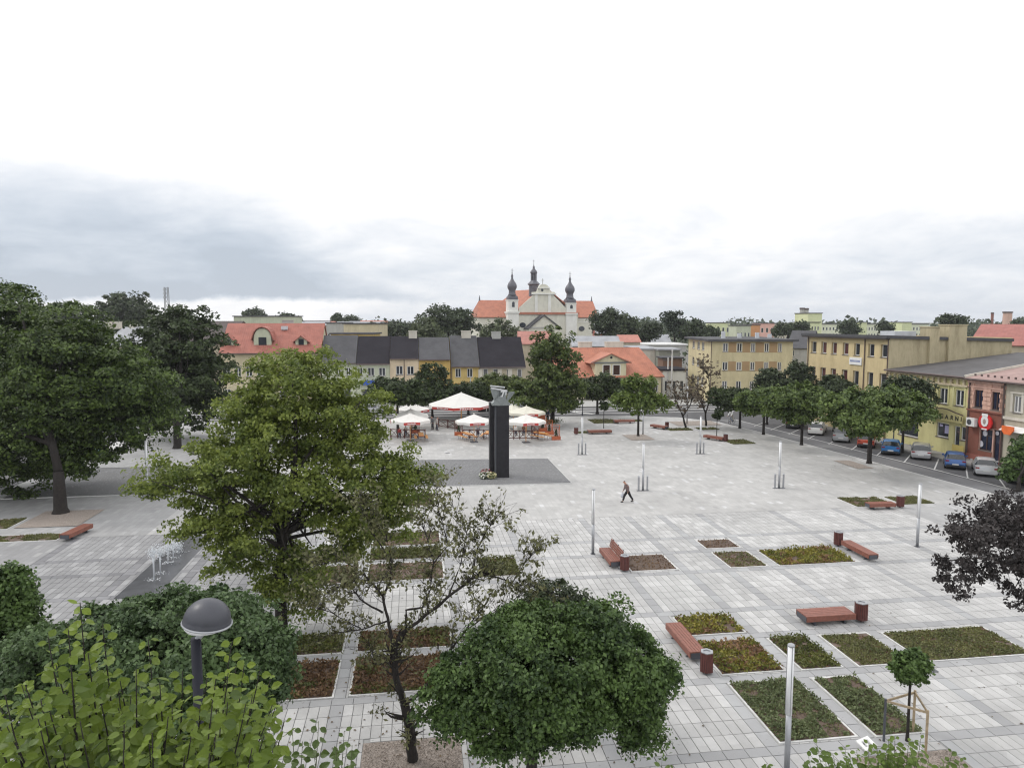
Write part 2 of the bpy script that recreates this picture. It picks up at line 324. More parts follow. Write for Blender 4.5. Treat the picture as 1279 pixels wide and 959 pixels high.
# kerb stones round the plaza
kb = MB()
for i in range(len(PLZ)-1):
    a = Vector((*PLZ[i], 0)); b = Vector((*PLZ[i+1], 0)); d = (b-a).normalized(); n = Vector((d.y, -d.x, 0))
    L0 = (b-a).length; k = max(1, int(L0/1.0))
    for j in range(k):
        p = a+d*(L0*j/k+0.012); q = a+d*(L0*(j+1)/k-0.012)
        kb.prism([(p+n*0.004)[:2], (q+n*0.004)[:2], (q-n*0.18)[:2], (p-n*0.18)[:2]][::-1], -0.19, 0.041)
structure(kb.build('kerb', M_kerb))
# far paving, slabs too small to tell apart
def clipx(y):                           # right edge of the plaza at y
    pts = sorted([(p[1], p[0]) for p in PLZ[1:11]])
    return float(np.interp(y, [p[0] for p in pts], [p[1] for p in pts]))
YS = 46.3
sheet('plaza_paving_far', [(-17.0, YS), (clipx(YS)-0.19, YS), (43.28, 61.5), (42.2, 72.5), (41.1, 82), (40.0, 88.9), (36.4, 93.8), (30, 96.4), (20, 97.0), (-17.0, 98.1)], 0.030, M_far)
sheet('west_paving_far', [(-31.7, YS), (-17.001, YS), (-17.001, 98.1), (-30.8, 98.3), (-31.5, 57.6)], 0.030, slabmat('west_slab_distant', (0.36, 0.36, 0.36), (0.42, 0.42, 0.42), 0.03, pitch=(0.355, 0.75), joints=True, dirt=0.35, jointcol=(0.28, 0.28, 0.28)))  # distant west slabs, darker grey than the far plaza slabs
sheet('plaza_paving_side', [(34.5, -5.8), (clipx(0), -5.8), (clipx(20)-0.19, 20), (clipx(YS)-0.19, YS-0.01), (34.5, YS-0.01)], 0.030, M_side)
sheet('plaza_paving_west', [(-31.8, -5.8), (-21.3, -5.8), (-21.3, YS-0.01), (-31.7, YS-0.01)], 0.030, slabmat('west_slab_far', (0.30, 0.30, 0.305), (0.36, 0.36, 0.36), 0.1, pitch=(0.355, 0.75), joints=True, dirt=0.4, jointcol=(0.22, 0.22, 0.22)))
sheet('plaza_paving_near', [(-21.29, -5.8), (34.49, -5.8), (34.49, 13.98), (-21.29, 13.98)], 0.030, M_side)
# beds and tree pits: x0, x1, y0, y1
BEDS = [  # (x0,x1,y0,y1, kind, label)
 (11.40,14.15,20.08,23.9,'cover','square bed of creeping green plants on brown mulch right behind the nearest lamp column'),
 (14.70,16.48,19.98,23.8,'cover','narrow bed of creeping green plants that ends at the small staked tree'),
 (11.45,14.08,24.48,27.28,'sedum','yellow-green and rust planted bed beside the long backless bench with a bin'),
 (11.48,14.12,27.86,29.78,'sedum','small rust and olive bed beyond the far end of the slatted bench'),
 (14.70,16.46,24.42,27.25,'sedum2','narrow olive planted bed directly behind the top of the nearest lamp column'),
 (17.05,19.30,24.38,27.16,'lawn','grassy bed with reddish bare patches below the bench with the bin on its right'),
 (19.85,24.75,24.38,27.05,'lawn','largest wide grassy bed with a red-brown patch at the right edge of the square'),
 (11.42,14.08,35.74,38.34,'mulch','bare brown mulch bed beside the bench with a backrest'),
 (16.98,19.16,38.82,40.50,'mulch','small bare reddish mulch bed, farthest of the group in mid square'),
 (16.98,19.17,35.56,38.20,'mulchg','brown mulch bed with thin green weeds left of the yellow-green bed'),
 (19.80,24.45,35.50,38.16,'sedum','wide yellow-green planted bed next to the long bench in mid square'),
 (31.70,35.00,46.30,49.00,'lawn','green bed behind the low wooden bench near the car park'),
 (35.45,38.10,46.40,48.80,'lawn','green bed right of the bin near the car park'),
 (3.28,5.50,36.00,38.95,'sedum2','dark olive bed standing alone between the two groups of beds'),
 (-2.75,1.42,41.90,44.60,'mulchg','brown bed with weeds, farthest of the three stacked beds below the big tree'),
 (-2.75,1.42,39.40,41.40,'sedum2','thin dark green bed, middle of the three stacked beds below the big tree'),
 (-2.70,1.42,36.10,38.90,'mulchg','brown and green bed, nearest of the three stacked beds below the big tree'),
 (-5.60,-3.15,36.10,38.90,'mulchg','brown bed left of the narrow path under the big tree'),
 (-5.60,-3.15,39.40,41.40,'sedum2','dark green bed left of the narrow path under the big tree'),
 (-2.70,1.38,51.00,54.30,'mulch','brown mulch bed just in front of the dark stone square'),
 (-2.55,1.38,28.28,30.15,'rust','reddish bed behind the bare tree, right of the narrow path'),
 (-2.53,1.34,24.88,27.72,'rust','deep red-brown planted bed behind the trunk of the bare tree'),
 (-5.60,-3.05,24.85,27.70,'rust','red-brown bed left of the narrow path, by the round maple'),
 (-5.60,-3.05,28.28,30.15,'sedum2','olive bed left of the narrow path, under the big tree'),
 (-27.2,-22.05,45.85,47.35,'lawn','low green bed beside the red bench under the large left tree'),
 (-32.0,-26.4,48.8,51.4,'lawn','green bed at the left edge of the square'),
 (18.9,23.5,81.9,83.4,'lawn','thin green bed behind the dark red bench far across the square'),
 (23.2,26.7,89.6,93.6,'lawn','pale green bed around the far lollipop tree'),
 (30.9,34.1,82.3,84.3,'lawn','dark green bed right of the leaning bench, far side'),
 (34.8,37.5,82.4,84.4,'lawn','dark green bed left of the small far lollipop tree'),
 (34.3,37.1,72.2,75.3,'lawn','triangular looking green bed beside the far bench and bin near the street trees'),
 (27.3,30.5,90.6,92.8,'lawn','green bed behind the far tree with the brown bench'),
]
PITS = [  # gravel squares round tree trunks
 (-1.80,1.30,17.9,21.95), (-26.1,-22.2,48.95,53.1), (24.2,27.0,76.4,80.2), (40.0,41.6,58.6,62.4), (22.9,27.2,19.2,22.9), (13.3,16.6,16.2,19.1),
 (33.5,39.5,86.2,90.2)]
DARKS = [(-2.5,12.8,56.9,67.9), (-31.3,-20.5,57.3,68.3)]
FOUN = (-14.7,-12.75,35.6,45.6)
HOLES = [b[:4] for b in BEDS]+PITS+[FOUN]
# ---- slabs
slabs = []; bands = []
def fill(x0, x1, y0, y1, px_, py_, out):
    nx = max(1, round((x1-x0)/px_)); ny = max(1, round((y1-y0)/py_)); dx = (x1-x0)/nx; dy = (y1-y0)/ny
    for i in range(nx):
        for j in range(ny):
            a, b, c, d = x0+i*dx, x0+(i+1)*dx, y0+j*dy, y0+(j+1)*dy; ok = True
            for h in HOLES:
                if a < h[1] and b > h[0] and c < h[3] and d > h[2]:
                    ox = min(b, h[1])-max(a, h[0]); oy = min(d, h[3])-max(c, h[2])
                    if ox >= (b-a)*0.96 and oy >= (d-c)*0.96: ok = False; break
                    if ox/(b-a) < oy/(d-c):
                        if a < h[0]: b = h[0]
                        else: a = h[1]
                    else:
                        if c < h[2]: d = h[2]
                        else: c = h[3]
                    if b-a < 0.06 or d-c < 0.06: ok = False; break
            if ok: out.append((a, b, c, d))
BW = 0.23
def zone(XL, YL):
    for i in range(len(XL)-1):
        for j in range(len(YL)-1):
            fill(XL[i]+BW, XL[i+1]-BW, YL[j]+BW, YL[j+1]-BW, 0.355, 0.75, slabs)
            fill(XL[i]-BW, XL[i]+BW, YL[j]+BW, YL[j+1]-BW, 0.46, 0.75, bands)
            fill(XL[i]-BW, XL[i+1]-BW, YL[j]-BW, YL[j]+BW, 0.75, 0.46, bands)
zone([1.72, 5.95, 11.12, 14.42, 16.75, 19.57, 25.0, 29.8, 34.72], [14.2, 19.76, 24.16, 27.57, 30.25, 35.30, 38.52, 41.1, 46.52])
SPLIT = (len(slabs), len(bands))
zone([-5.88, -2.86, 1.72], [14.2, 19.76, 24.57, 28.0, 30.45, 35.80, 39.15, 41.65, 46.52])
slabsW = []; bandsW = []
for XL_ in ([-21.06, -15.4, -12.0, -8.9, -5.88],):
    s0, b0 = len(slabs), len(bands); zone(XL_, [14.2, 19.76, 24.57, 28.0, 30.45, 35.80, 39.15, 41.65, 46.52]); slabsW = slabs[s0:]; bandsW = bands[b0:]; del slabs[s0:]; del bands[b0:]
def slabmesh(a, b, c, d, z=0.03, g=0.008, tilt=0.0):
    e = 0.006
    v = [(a+g, c+g, -0.02), (b-g, c+g, -0.02), (b-g, d-g, -0.02), (a+g, d-g, -0.02), (a+g+e, c+g+e, z), (b-g-e, c+g+e, z), (b-g-e, d-g-e, z), (a+g+e, d-g-e, z)]
    return v, [(4, 5, 6, 7), (0, 1, 5, 4), (1, 2, 6, 5), (2, 3, 7, 6), (3, 0, 4, 7)]
def paving(name, lst, m, nobj):
    def vis(s):
        cx_, cy_ = (s[0]+s[1])/2, (s[2]+s[3])/2
        d = math.cos(YAW)*cy_+math.sin(YAW)*cx_; l = math.cos(YAW)*cx_-math.sin(YAW)*cy_
        py = CY+FPX*math.tan(math.atan2(13.5, d)-PITCH); px = CX+FPX*l/(d*math.cos(PITCH)+13.5*math.sin(PITCH))
        hid = (px < 470 and py > 800) or (530 < px < 835 and 730 < py < 950) or (d < 17)
        return (0 < px < 1279 and py < 965 and not hid), d
    vv = sorted(((vis(s)[1], s) for s in lst if vis(s)[0]), key=lambda t: t[0])[:nobj]
    near = set(s for _, s in vv)
    base = MB(); rest = [s for s in lst if s not in near]
    jr = random.Random(3)
    for s in rest: base.add(*slabmesh(*s, z=0.03+jr.uniform(-0.003, 0.003)))
    root = structure(base.build(name, m))
    return root, sorted(near)
jr = random.Random(5)
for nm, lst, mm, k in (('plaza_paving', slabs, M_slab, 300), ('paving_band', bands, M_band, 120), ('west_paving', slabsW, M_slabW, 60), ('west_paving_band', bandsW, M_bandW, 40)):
    root, near = paving(nm, lst, None or mm, k)
    om = bpy.data.materials.new(mm.name+'_single')
    # single slabs: same concrete, tone by object
    MATSRC = mm.copy(); nt = MATSRC.node_tree; oi = nt.nodes.new('ShaderNodeObjectInfo')
    for lk in list(nt.links):
        if lk.from_socket.name == 'Random Per Island': nt.links.new(oi.outputs['Random'], lk.to_socket)
    cache = {}
    for (a, b, c, d) in near:
        key = (round(b-a, 2), round(d-c, 2))
        if key not in cache:
            v, f = slabmesh(-(b-a)/2, (b-a)/2, -(d-c)/2, (d-c)/2, z=0.03); me = bpy.data.meshes.new('paving_slab'); me.from_pydata(v, [], f); me.materials.append(MATSRC); cache[key] = me
        o = link('paving_slab', cache[key], root, ((a+b)/2, (c+d)/2, jr.uniform(-0.003, 0.003)))
# ---- dark sett squares, thin white border
for k, (x0, x1, y0, y1) in enumerate(DARKS):
    if k == 0: poly = [(-2.6, 57.0), (12.8, 56.5), (12.8, 67.2), (-2.3, 68.4)]
    else: poly = [(x0, y0), (x1, y0), (x1, y1), (x0, y1)]
    sheet('dark_sett_square', poly, 0.040, M_cobb)
    bb = MB()
    for i in range(4):
        a = Vector((*poly[i], 0)); b = Vector((*poly[(i+1) % 4], 0)); bb.bar(a+Vector((0, 0, 0.03)), b+Vector((0, 0, 0.03)), 0.12, 0.036)
    structure(bb.build('square_border', M_kerb))
# ---- grey road strips in the left background and their paths
sheet('west_road', [(-60, 57.4), (-32.6, 57.4), (-34.4, 98), (-60, 98)], -0.09, M_lane)
sheet('west_path', [(-32.55, 57.8), (-31.0, 57.8), (-32.0, 98), (-33.6, 98)], 0.034, M_kerb, z0=-0.1)
sheet('east_lane', [(45.22, 44.5), (48.3, 44.5), (46.35, 61.9), (45.2, 78), (43.9, 92), (41.4, 92), (41.75, 82.1), (42.6, 72.5), (43.65, 61.5)], -0.112, M_lane)
structure(MB().box(51.3, 53.9, 20, 88, -0.2, 0.0).build('east_pavement', mat('pavement_grey', (0.27, 0.265, 0.26), var=0.15, scale=2)))
structure(MB().box(-70, 54, 108.6, 116.2, -0.2, 0.0).build('north_pavement', mat('pavement_light', (0.36, 0.36, 0.35), var=0.15, scale=2)))
ml = MB()
def ln(m, pts, w, z):
    for i in range(len(pts)-1):
        a = Vector((*pts[i], z)); b = Vector((*pts[i+1], z)); d = (b-a).normalized(); n = Vector((-d.y, d.x, 0))*w/2
        m.add([a-n, b-n, b+n, a+n], [(0, 1, 2, 3)])
ln(ml, [(48.3, 44.5), (47.8, 50.3), (47.2, 58.7), (46.3, 66), (45.6, 75), (44.6, 84), (43.9, 92)], 0.22, -0.100)
for k in range(11):
    y = 50.9+k*3.48; x = 47.95-0.125*(k*3.48)
    ln(ml, [(x, y), (min(x+4.4, 51.25), y+4.6)], 0.12, -0.104)
ln(ml, [(-60, 104.6), (50, 103.6)], 0.7, -0.104); ln(ml, [(23.4, 103.0), (25.9, 100.3)], 1.0, -0.100)
ln(ml, [(-60, 101.6), (50, 100.6)], 0.35, -0.104); ln(ml, [(-60, 107.2), (50, 106.2)], 0.6, -0.104)
structure(ml.build('road_marking', M_roadpaint))
# ================================================================ FOLIAGE GENERATORS
def kites(P, size, up=0.5, out=None, folds=0.25, aspect=1.35):
    """n small folded leaves at points P -> vertices and triangles"""
    n = len(P); N = rng.normal(size=(n, 3)); N /= np.linalg.norm(N, axis=1)[:, None]+1e-9
    if out is not None: N = N*0.8+out*0.55
    N[:, 2] += up; N /= np.linalg.norm(N, axis=1)[:, None]+1e-9
    A = np.cross(N, rng.normal(size=(n, 3))); A /= np.linalg.norm(A, axis=1)[:, None]+1e-9
    B = np.cross(N, A); s = (size*rng.uniform(0.6, 1.25, n))[:, None]
    v0 = P-A*s*0.5*aspect; v2 = P+A*s*0.5*aspect; v1 = P+B*s*0.42+N*s*folds*0.5; v3 = P-B*s*0.42+N*s*folds*0.5
    V = np.stack([v0, v1, v2, v3], 1).reshape(-1, 3); i = np.arange(n)[:, None]*4
    F = np.concatenate([i+np.array([[0, 1, 2]]), i+np.array([[0, 2, 3]])], 1).reshape(-1, 3)
    return V, F
def crown_points(blobs, nclump, per, rc, shell=0.62, flat=0.6, lump=0.16, gap=0.0):
    """twig clumps near an uneven surface round each blob, leaves gathered round each clump, gaps where a whole bough is missing"""
    w = np.array([b[3]*b[4]+b[4]*b[5]+b[3]*b[5] for b in blobs]); w = w/w.sum(); P = []; O = []
    def dn(D, ph, f):                    # smooth pseudo-noise over directions
        return (np.sin(D@np.array([2.1, 1.3, -0.7])*f+ph)+np.sin(D@np.array([-1.1, 1.9, 1.6])*f*1.4+ph*2.3)+np.sin(D@np.array([0.6, -2.3, 1.9])*f*2.2+ph*3.7))/3
    for b, q in zip(blobs, w):
        k = max(3, int(nclump*q)); D = rng.normal(size=(k, 3)); D /= np.linalg.norm(D, axis=1)[:, None]; ph = rng.uniform(0, 20)
        r = shell+(1-shell)*rng.uniform(0, 1, k)**0.5; r *= 1+rng.normal(0, 0.06, k)+lump*dn(D, ph, 1.6)+lump*0.8*dn(D, ph+5, 3.6); inn = rng.uniform(0, 1, k) < 0.2; r[inn] = rng.uniform(0.1, shell, inn.sum())
        if gap > 0: keep = dn(D, ph+9, 2.8) > -1+gap*1.3; D = D[keep]; r = r[keep]; k = len(D)
        Cc = np.array(b[:3])+D*r[:, None]*np.array(b[3:6]); kk = (per*rng.uniform(0.35, 1.0, k)**1.5*1.7).astype(int)+3
        idx = np.repeat(np.arange(k), kk); n = len(idx); J = rng.normal(size=(n, 3)); J /= np.linalg.norm(J, axis=1)[:, None]+1e-6; J *= (1.55*rc*rng.uniform(0.5, 1.25, k)[idx]*rng.uniform(0.0, 1.0, n)**0.5)[:, None]; J[:, 2] *= flat
        droop = np.linalg.norm(J[:, :2], axis=1); J[:, 2] -= droop**2/(rc+1e-6)*0.22
        P.append(Cc[idx]+J); O.append(D[idx])
    return np.concatenate(P), np.concatenate(O)
def pxblob(px, py, r, d, rz=None, ry=None):
    """a crown blob seen at a pixel, at distance d: radius r in photograph pixels becomes metres"""
    c = dep(px, py, d); s = d/FPX; return (c.x, c.y, c.z, r*s, (ry or r)*s, (rz or r)*s)
def limb(b, p, q, r0, r1, bend=0.12, n=6, sides=7, rr=random):
    p = Vector(p); q = Vector(q); L_ = (q-p).length; o = Vector((rr.uniform(-1, 1), rr.uniform(-1, 1), rr.uniform(-0.4, 0.6)))*L_*bend
    pts = [p.lerp(q, i/n)+o*math.sin(math.pi*i/n) for i in range(n+1)]; b.tube(pts, [r0+(r1-r0)*i/n for i in range(n+1)], sides, cap=True); return pts
def tree(name, label, base, blobs, leaf, nclump, per, rc, m, tr=0.25, fork=0.45, group=None, cat='tree', lean=(0, 0), up=0.5, shell=0.62, limbs=9, flat=0.6, twigs=24, lump=0.16, gap=0.0):
    base = Vector(base); rr = random.Random(int(abs(base.x*31+base.y*17))); o = thing(name, label, cat, base, 0, group)
    w = [b[3]*b[4]*b[5] for b in blobs]; cc = sum((Vector(b[:3])*k for b, k in zip(blobs, w)), Vector())/sum(w)
    zlow = min(b[2]-b[5] for b in blobs); ztop = max(b[2]+b[5] for b in blobs); zf = max(base.z+1.0, zlow+(cc.z-zlow)*fork)
    t = MB(); fk = Vector((base.x+lean[0], base.y+lean[1], zf))-base
    t.tube([(0, 0, -0.15), (0, 0, 0.05), (fk.x*0.05, fk.y*0.05, 0.35), fk*0.55, fk], [tr*1.65, tr*1.4, tr*1.05, tr*0.92, tr*0.8], 10)
    top = Vector((cc.x, cc.y, ztop*0.8+cc.z*0.2))-base; limb(t, fk, top, tr*0.7, tr*0.12, 0.06, rr=rr)
    big = sorted(blobs, key=lambda b: -b[3]*b[5]); ends = []
    for i in range(limbs):
        b = big[i % len(big)]; a = rr.uniform(0, 6.28); k = rr.uniform(0.15, 0.75)
        e = Vector((b[0]+math.cos(a)*b[3]*k, b[1]+math.sin(a)*b[4]*k, b[2]+rr.uniform(-0.5, 0.4)*b[5]))-base
        st = fk.lerp(top, rr.uniform(0, 0.4)); pts = limb(t, st, e, tr*rr.uniform(0.3, 0.5), tr*0.07, 0.13, rr=rr, sides=6); ends += pts[2:]
    for i in range(twigs):
        s = rr.choice(ends); b = rr.choice(big); a = rr.uniform(0, 6.28)
        e = Vector((b[0]+math.cos(a)*b[3]*0.85, b[1]+math.sin(a)*b[4]*0.85, b[2]+rr.uniform(-0.6, 0.7)*b[5]))-base
        e = s.lerp(e, min(1, 2.2/max(0.3, (e-s).length))); limb(t, s, e, tr*0.10, tr*0.03, 0.15, n=3, sides=4, rr=rr)
    t.build('trunk', M_bark, o, smooth=True)
    P, O = crown_points(blobs, nclump, per, rc, shell, flat, lump, gap); V, F = kites(P-np.array(base), leaf, up, O)
    link('crown', npmesh('crown', V, F, m), o); return o
# foliage colours
G_dark = leafmat('linden_leaf_dark', (0.018, 0.03, 0.011), (0.062, 0.092, 0.026))
G_mid = leafmat('leaf_mid_green', (0.04, 0.065, 0.018), (0.12, 0.16, 0.035))
G_yel = leafmat('leaf_olive_green', (0.075, 0.112, 0.022), (0.25, 0.30, 0.062), trans=0.34)
G_map = leafmat('globe_maple_leaf', (0.022, 0.046, 0.014), (0.115, 0.185, 0.048))
G_pur = leafmat('purple_leaf', (0.022, 0.019, 0.02), (0.07, 0.06, 0.058), trans=0.12)
G_dry = leafmat('dry_tree_leaf', (0.075, 0.08, 0.035), (0.19, 0.19, 0.085), trans=0.2)
G_red = leafmat('reddish_dry_leaf', (0.09, 0.07, 0.05), (0.15, 0.115, 0.075), trans=0.2)
G_far = leafmat('far_tree_leaf', (0.032, 0.048, 0.026), (0.075, 0.10, 0.045))
G_far2 = leafmat('far_willow_leaf', (0.07, 0.09, 0.05), (0.13, 0.16, 0.075))
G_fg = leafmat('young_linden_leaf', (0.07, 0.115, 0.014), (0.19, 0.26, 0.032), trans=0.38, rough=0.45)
G_fg2 = leafmat('young_leaf_dark_green', (0.045, 0.08, 0.02), (0.12, 0.17, 0.04), trans=0.3, rough=0.45)  # second, darker leaf green, for some leaves and the small shoots
B_cov = leafmat('cotoneaster_leaf', (0.09, 0.115, 0.05), (0.20, 0.235, 0.11))
B_sed = leafmat('yellow_sedum', (0.10, 0.12, 0.02), (0.30, 0.26, 0.05))
B_sedr = leafmat('rusty_sedum', (0.16, 0.085, 0.045), (0.34, 0.21, 0.11))
B_oli = leafmat('olive_ground_cover', (0.06, 0.075, 0.02), (0.15, 0.16, 0.04))
B_lawn = leafmat('lawn_blade', (0.085, 0.10, 0.035), (0.21, 0.21, 0.08))
B_rus = leafmat('rust_ground_cover', (0.10, 0.055, 0.032), (0.22, 0.14, 0.07))
# ================================================================ BEDS
def vnoise(x, y, s, seed):
    """smooth value noise on arrays"""
    g = np.random.default_rng(seed).uniform(0, 1, (64, 64)); u = (x*s) % 63; v = (y*s) % 63; i = u.astype(int); j = v.astype(int); a = u-i; b = v-j
    a = a*a*(3-2*a); b = b*b*(3-2*b); return (g[i, j]*(1-a)+g[i+1, j]*a)*(1-b)+(g[i, j+1]*(1-a)+g[i+1, j+1]*a)*b
def bed(k, x0, x1, y0, y1, kind, label):
    o = thing('planting_bed', label, 'flower bed', ((x0+x1)/2, (y0+y1)/2, 0), 0, 'planted beds set in the paving'); cx_, cy_ = (x0+x1)/2, (y0+y1)/2
    e = MB(); w = 0.07
    e.box(x0-cx_, x1-cx_, y0-cy_, y0-cy_+w, -0.02, 0.055); e.box(x0-cx_, x1-cx_, y1-cy_-w, y1-cy_, -0.02, 0.055)
    e.box(x0-cx_, x0-cx_+w, y0-cy_+w+.002, y1-cy_-w-.002, -0.02, 0.053); e.box(x1-cx_-w, x1-cx_, y0-cy_+w+.002, y1-cy_-w-.002, -0.02, 0.053); e.build('edging', M_kerb, o)
    nx, ny = 24, 24; X, Y = np.meshgrid(np.linspace(x0+w, x1-w, nx), np.linspace(y0+w, y1-w, ny), indexing='ij')
    Z = 0.012+0.035*vnoise(X, Y, 2.2, k)+0.02*rng.uniform(0, 1, X.shape)
    V = np.stack([X-cx_, Y-cy_, Z], -1).reshape(-1, 3); ii, jj = np.meshgrid(np.arange(nx-1), np.arange(ny-1), indexing='ij'); q = (ii*ny+jj).ravel()
    link('soil', npmesh('soil', V, np.stack([q, q+ny, q+ny+1, q+1], 1), M_soil if kind in ('mulch', 'rust', 'sedum', 'cover') else M_soil2), o)
    A = (x1-x0)*(y1-y0); far = y0 > 60
    spec = {'cover': [(B_cov, 520, 0.065, 0.15, 0.31, 0.9), (B_lawn, 120, 0.05, 0.06, 0.3, 1.5)], 'sedum': [(B_sed, 260, 0.08, 0.2, 0.30, 1.1), (B_sedr, 230, 0.07, 0.16, 0.42, 1.1)],
            'sedum2': [(B_oli, 420, 0.07, 0.2, 0.18, 1.0), (B_sedr, 60, 0.06, 0.12, 0.5, 1.0)], 'lawn': [(B_lawn, 700, 0.05, 0.07, 0.30, 0.9), (B_rus, 120, 0.05, 0.04, 0.5, 0.9)],
            'mulch': [(B_rus, 60, 0.06, 0.05, 0.1, 2.0), (B_lawn, 12, 0.06, 0.06, 0.6, 1.0)], 'mulchg': [(B_lawn, 160, 0.06, 0.09, 0.42, 1.0), (B_rus, 60, 0.06, 0.05, 0.2, 2.0)],
            'rust': [(B_rus, 300, 0.08, 0.14, 0.2, 1.2), (B_oli, 260, 0.08, 0.17, 0.45, 0.8)]}[kind]
    for si, (m, dens, sz, hh, thr, fs) in enumerate(spec):
        n = int(A*dens*(0.35 if far else 1)); px_ = rng.uniform(x0+w, x1-w, n); py_ = rng.uniform(y0+w, y1-w, n)
        c = vnoise(px_, py_, fs*1.4, 91*k+si)*0.6+vnoise(px_, py_, fs*4, 37*k+si)*0.4; keep = c > thr; px_, py_, c = px_[keep], py_[keep], c[keep]
        tufts = vnoise(px_, py_, 5.0, 5+k+si); zz = 0.05+hh*rng.uniform(0.1, 1, len(px_))*np.clip((c-thr)*4, 0.25, 1)*(0.5+tufts)
        px_ = np.clip(px_, x0+w, x1-w); P = np.stack([px_-cx_, py_-cy_, zz], 1)
        V, F = kites(P, sz*(2.0 if far else 1.15), up=0.25, aspect=1.7); stuff(link('plants', npmesh('plants', V, F, m), o))
for k, b in enumerate(BEDS): bed(k+1, *b)
for (x0, x1, y0, y1) in PITS:
    nx = max(8, int((x1-x0)*6)); ny = max(8, int((y1-y0)*6)); X, Y = np.meshgrid(np.linspace(x0, x1, nx), np.linspace(y0, y1, ny), indexing='ij')
    Z = np.where(Y > YS, 0.045, 0.0)+0.01+0.015*rng.uniform(0, 1, X.shape); V = np.stack([X, Y, Z], -1).reshape(-1, 3); ii, jj = np.meshgrid(np.arange(nx-1), np.arange(ny-1), indexing='ij'); q = (ii*ny+jj).ravel()
    g_ = structure(link('gravel_tree_pit', npmesh('gravel_tree_pit', V, np.stack([q, q+ny, q+ny+1, q+1], 1), M_gravel)))
    if y0 < 30:
        n = int((x1-x0)*(y1-y0)*700); P = np.stack([rng.uniform(x0+.05, x1-.05, n), rng.uniform(y0+.05, y1-.05, n), rng.uniform(0.01, 0.035, n)], 1)
        V, F = kites(P, 0.035, up=0.8, folds=0.8, aspect=1.0); st = stuff(link('gravel', npmesh('gravel', V, F, mat('gravel_stone', (0.33, 0.28, 0.24), island=0.5, var=0.2)))); st['kind'] = 'stuff'
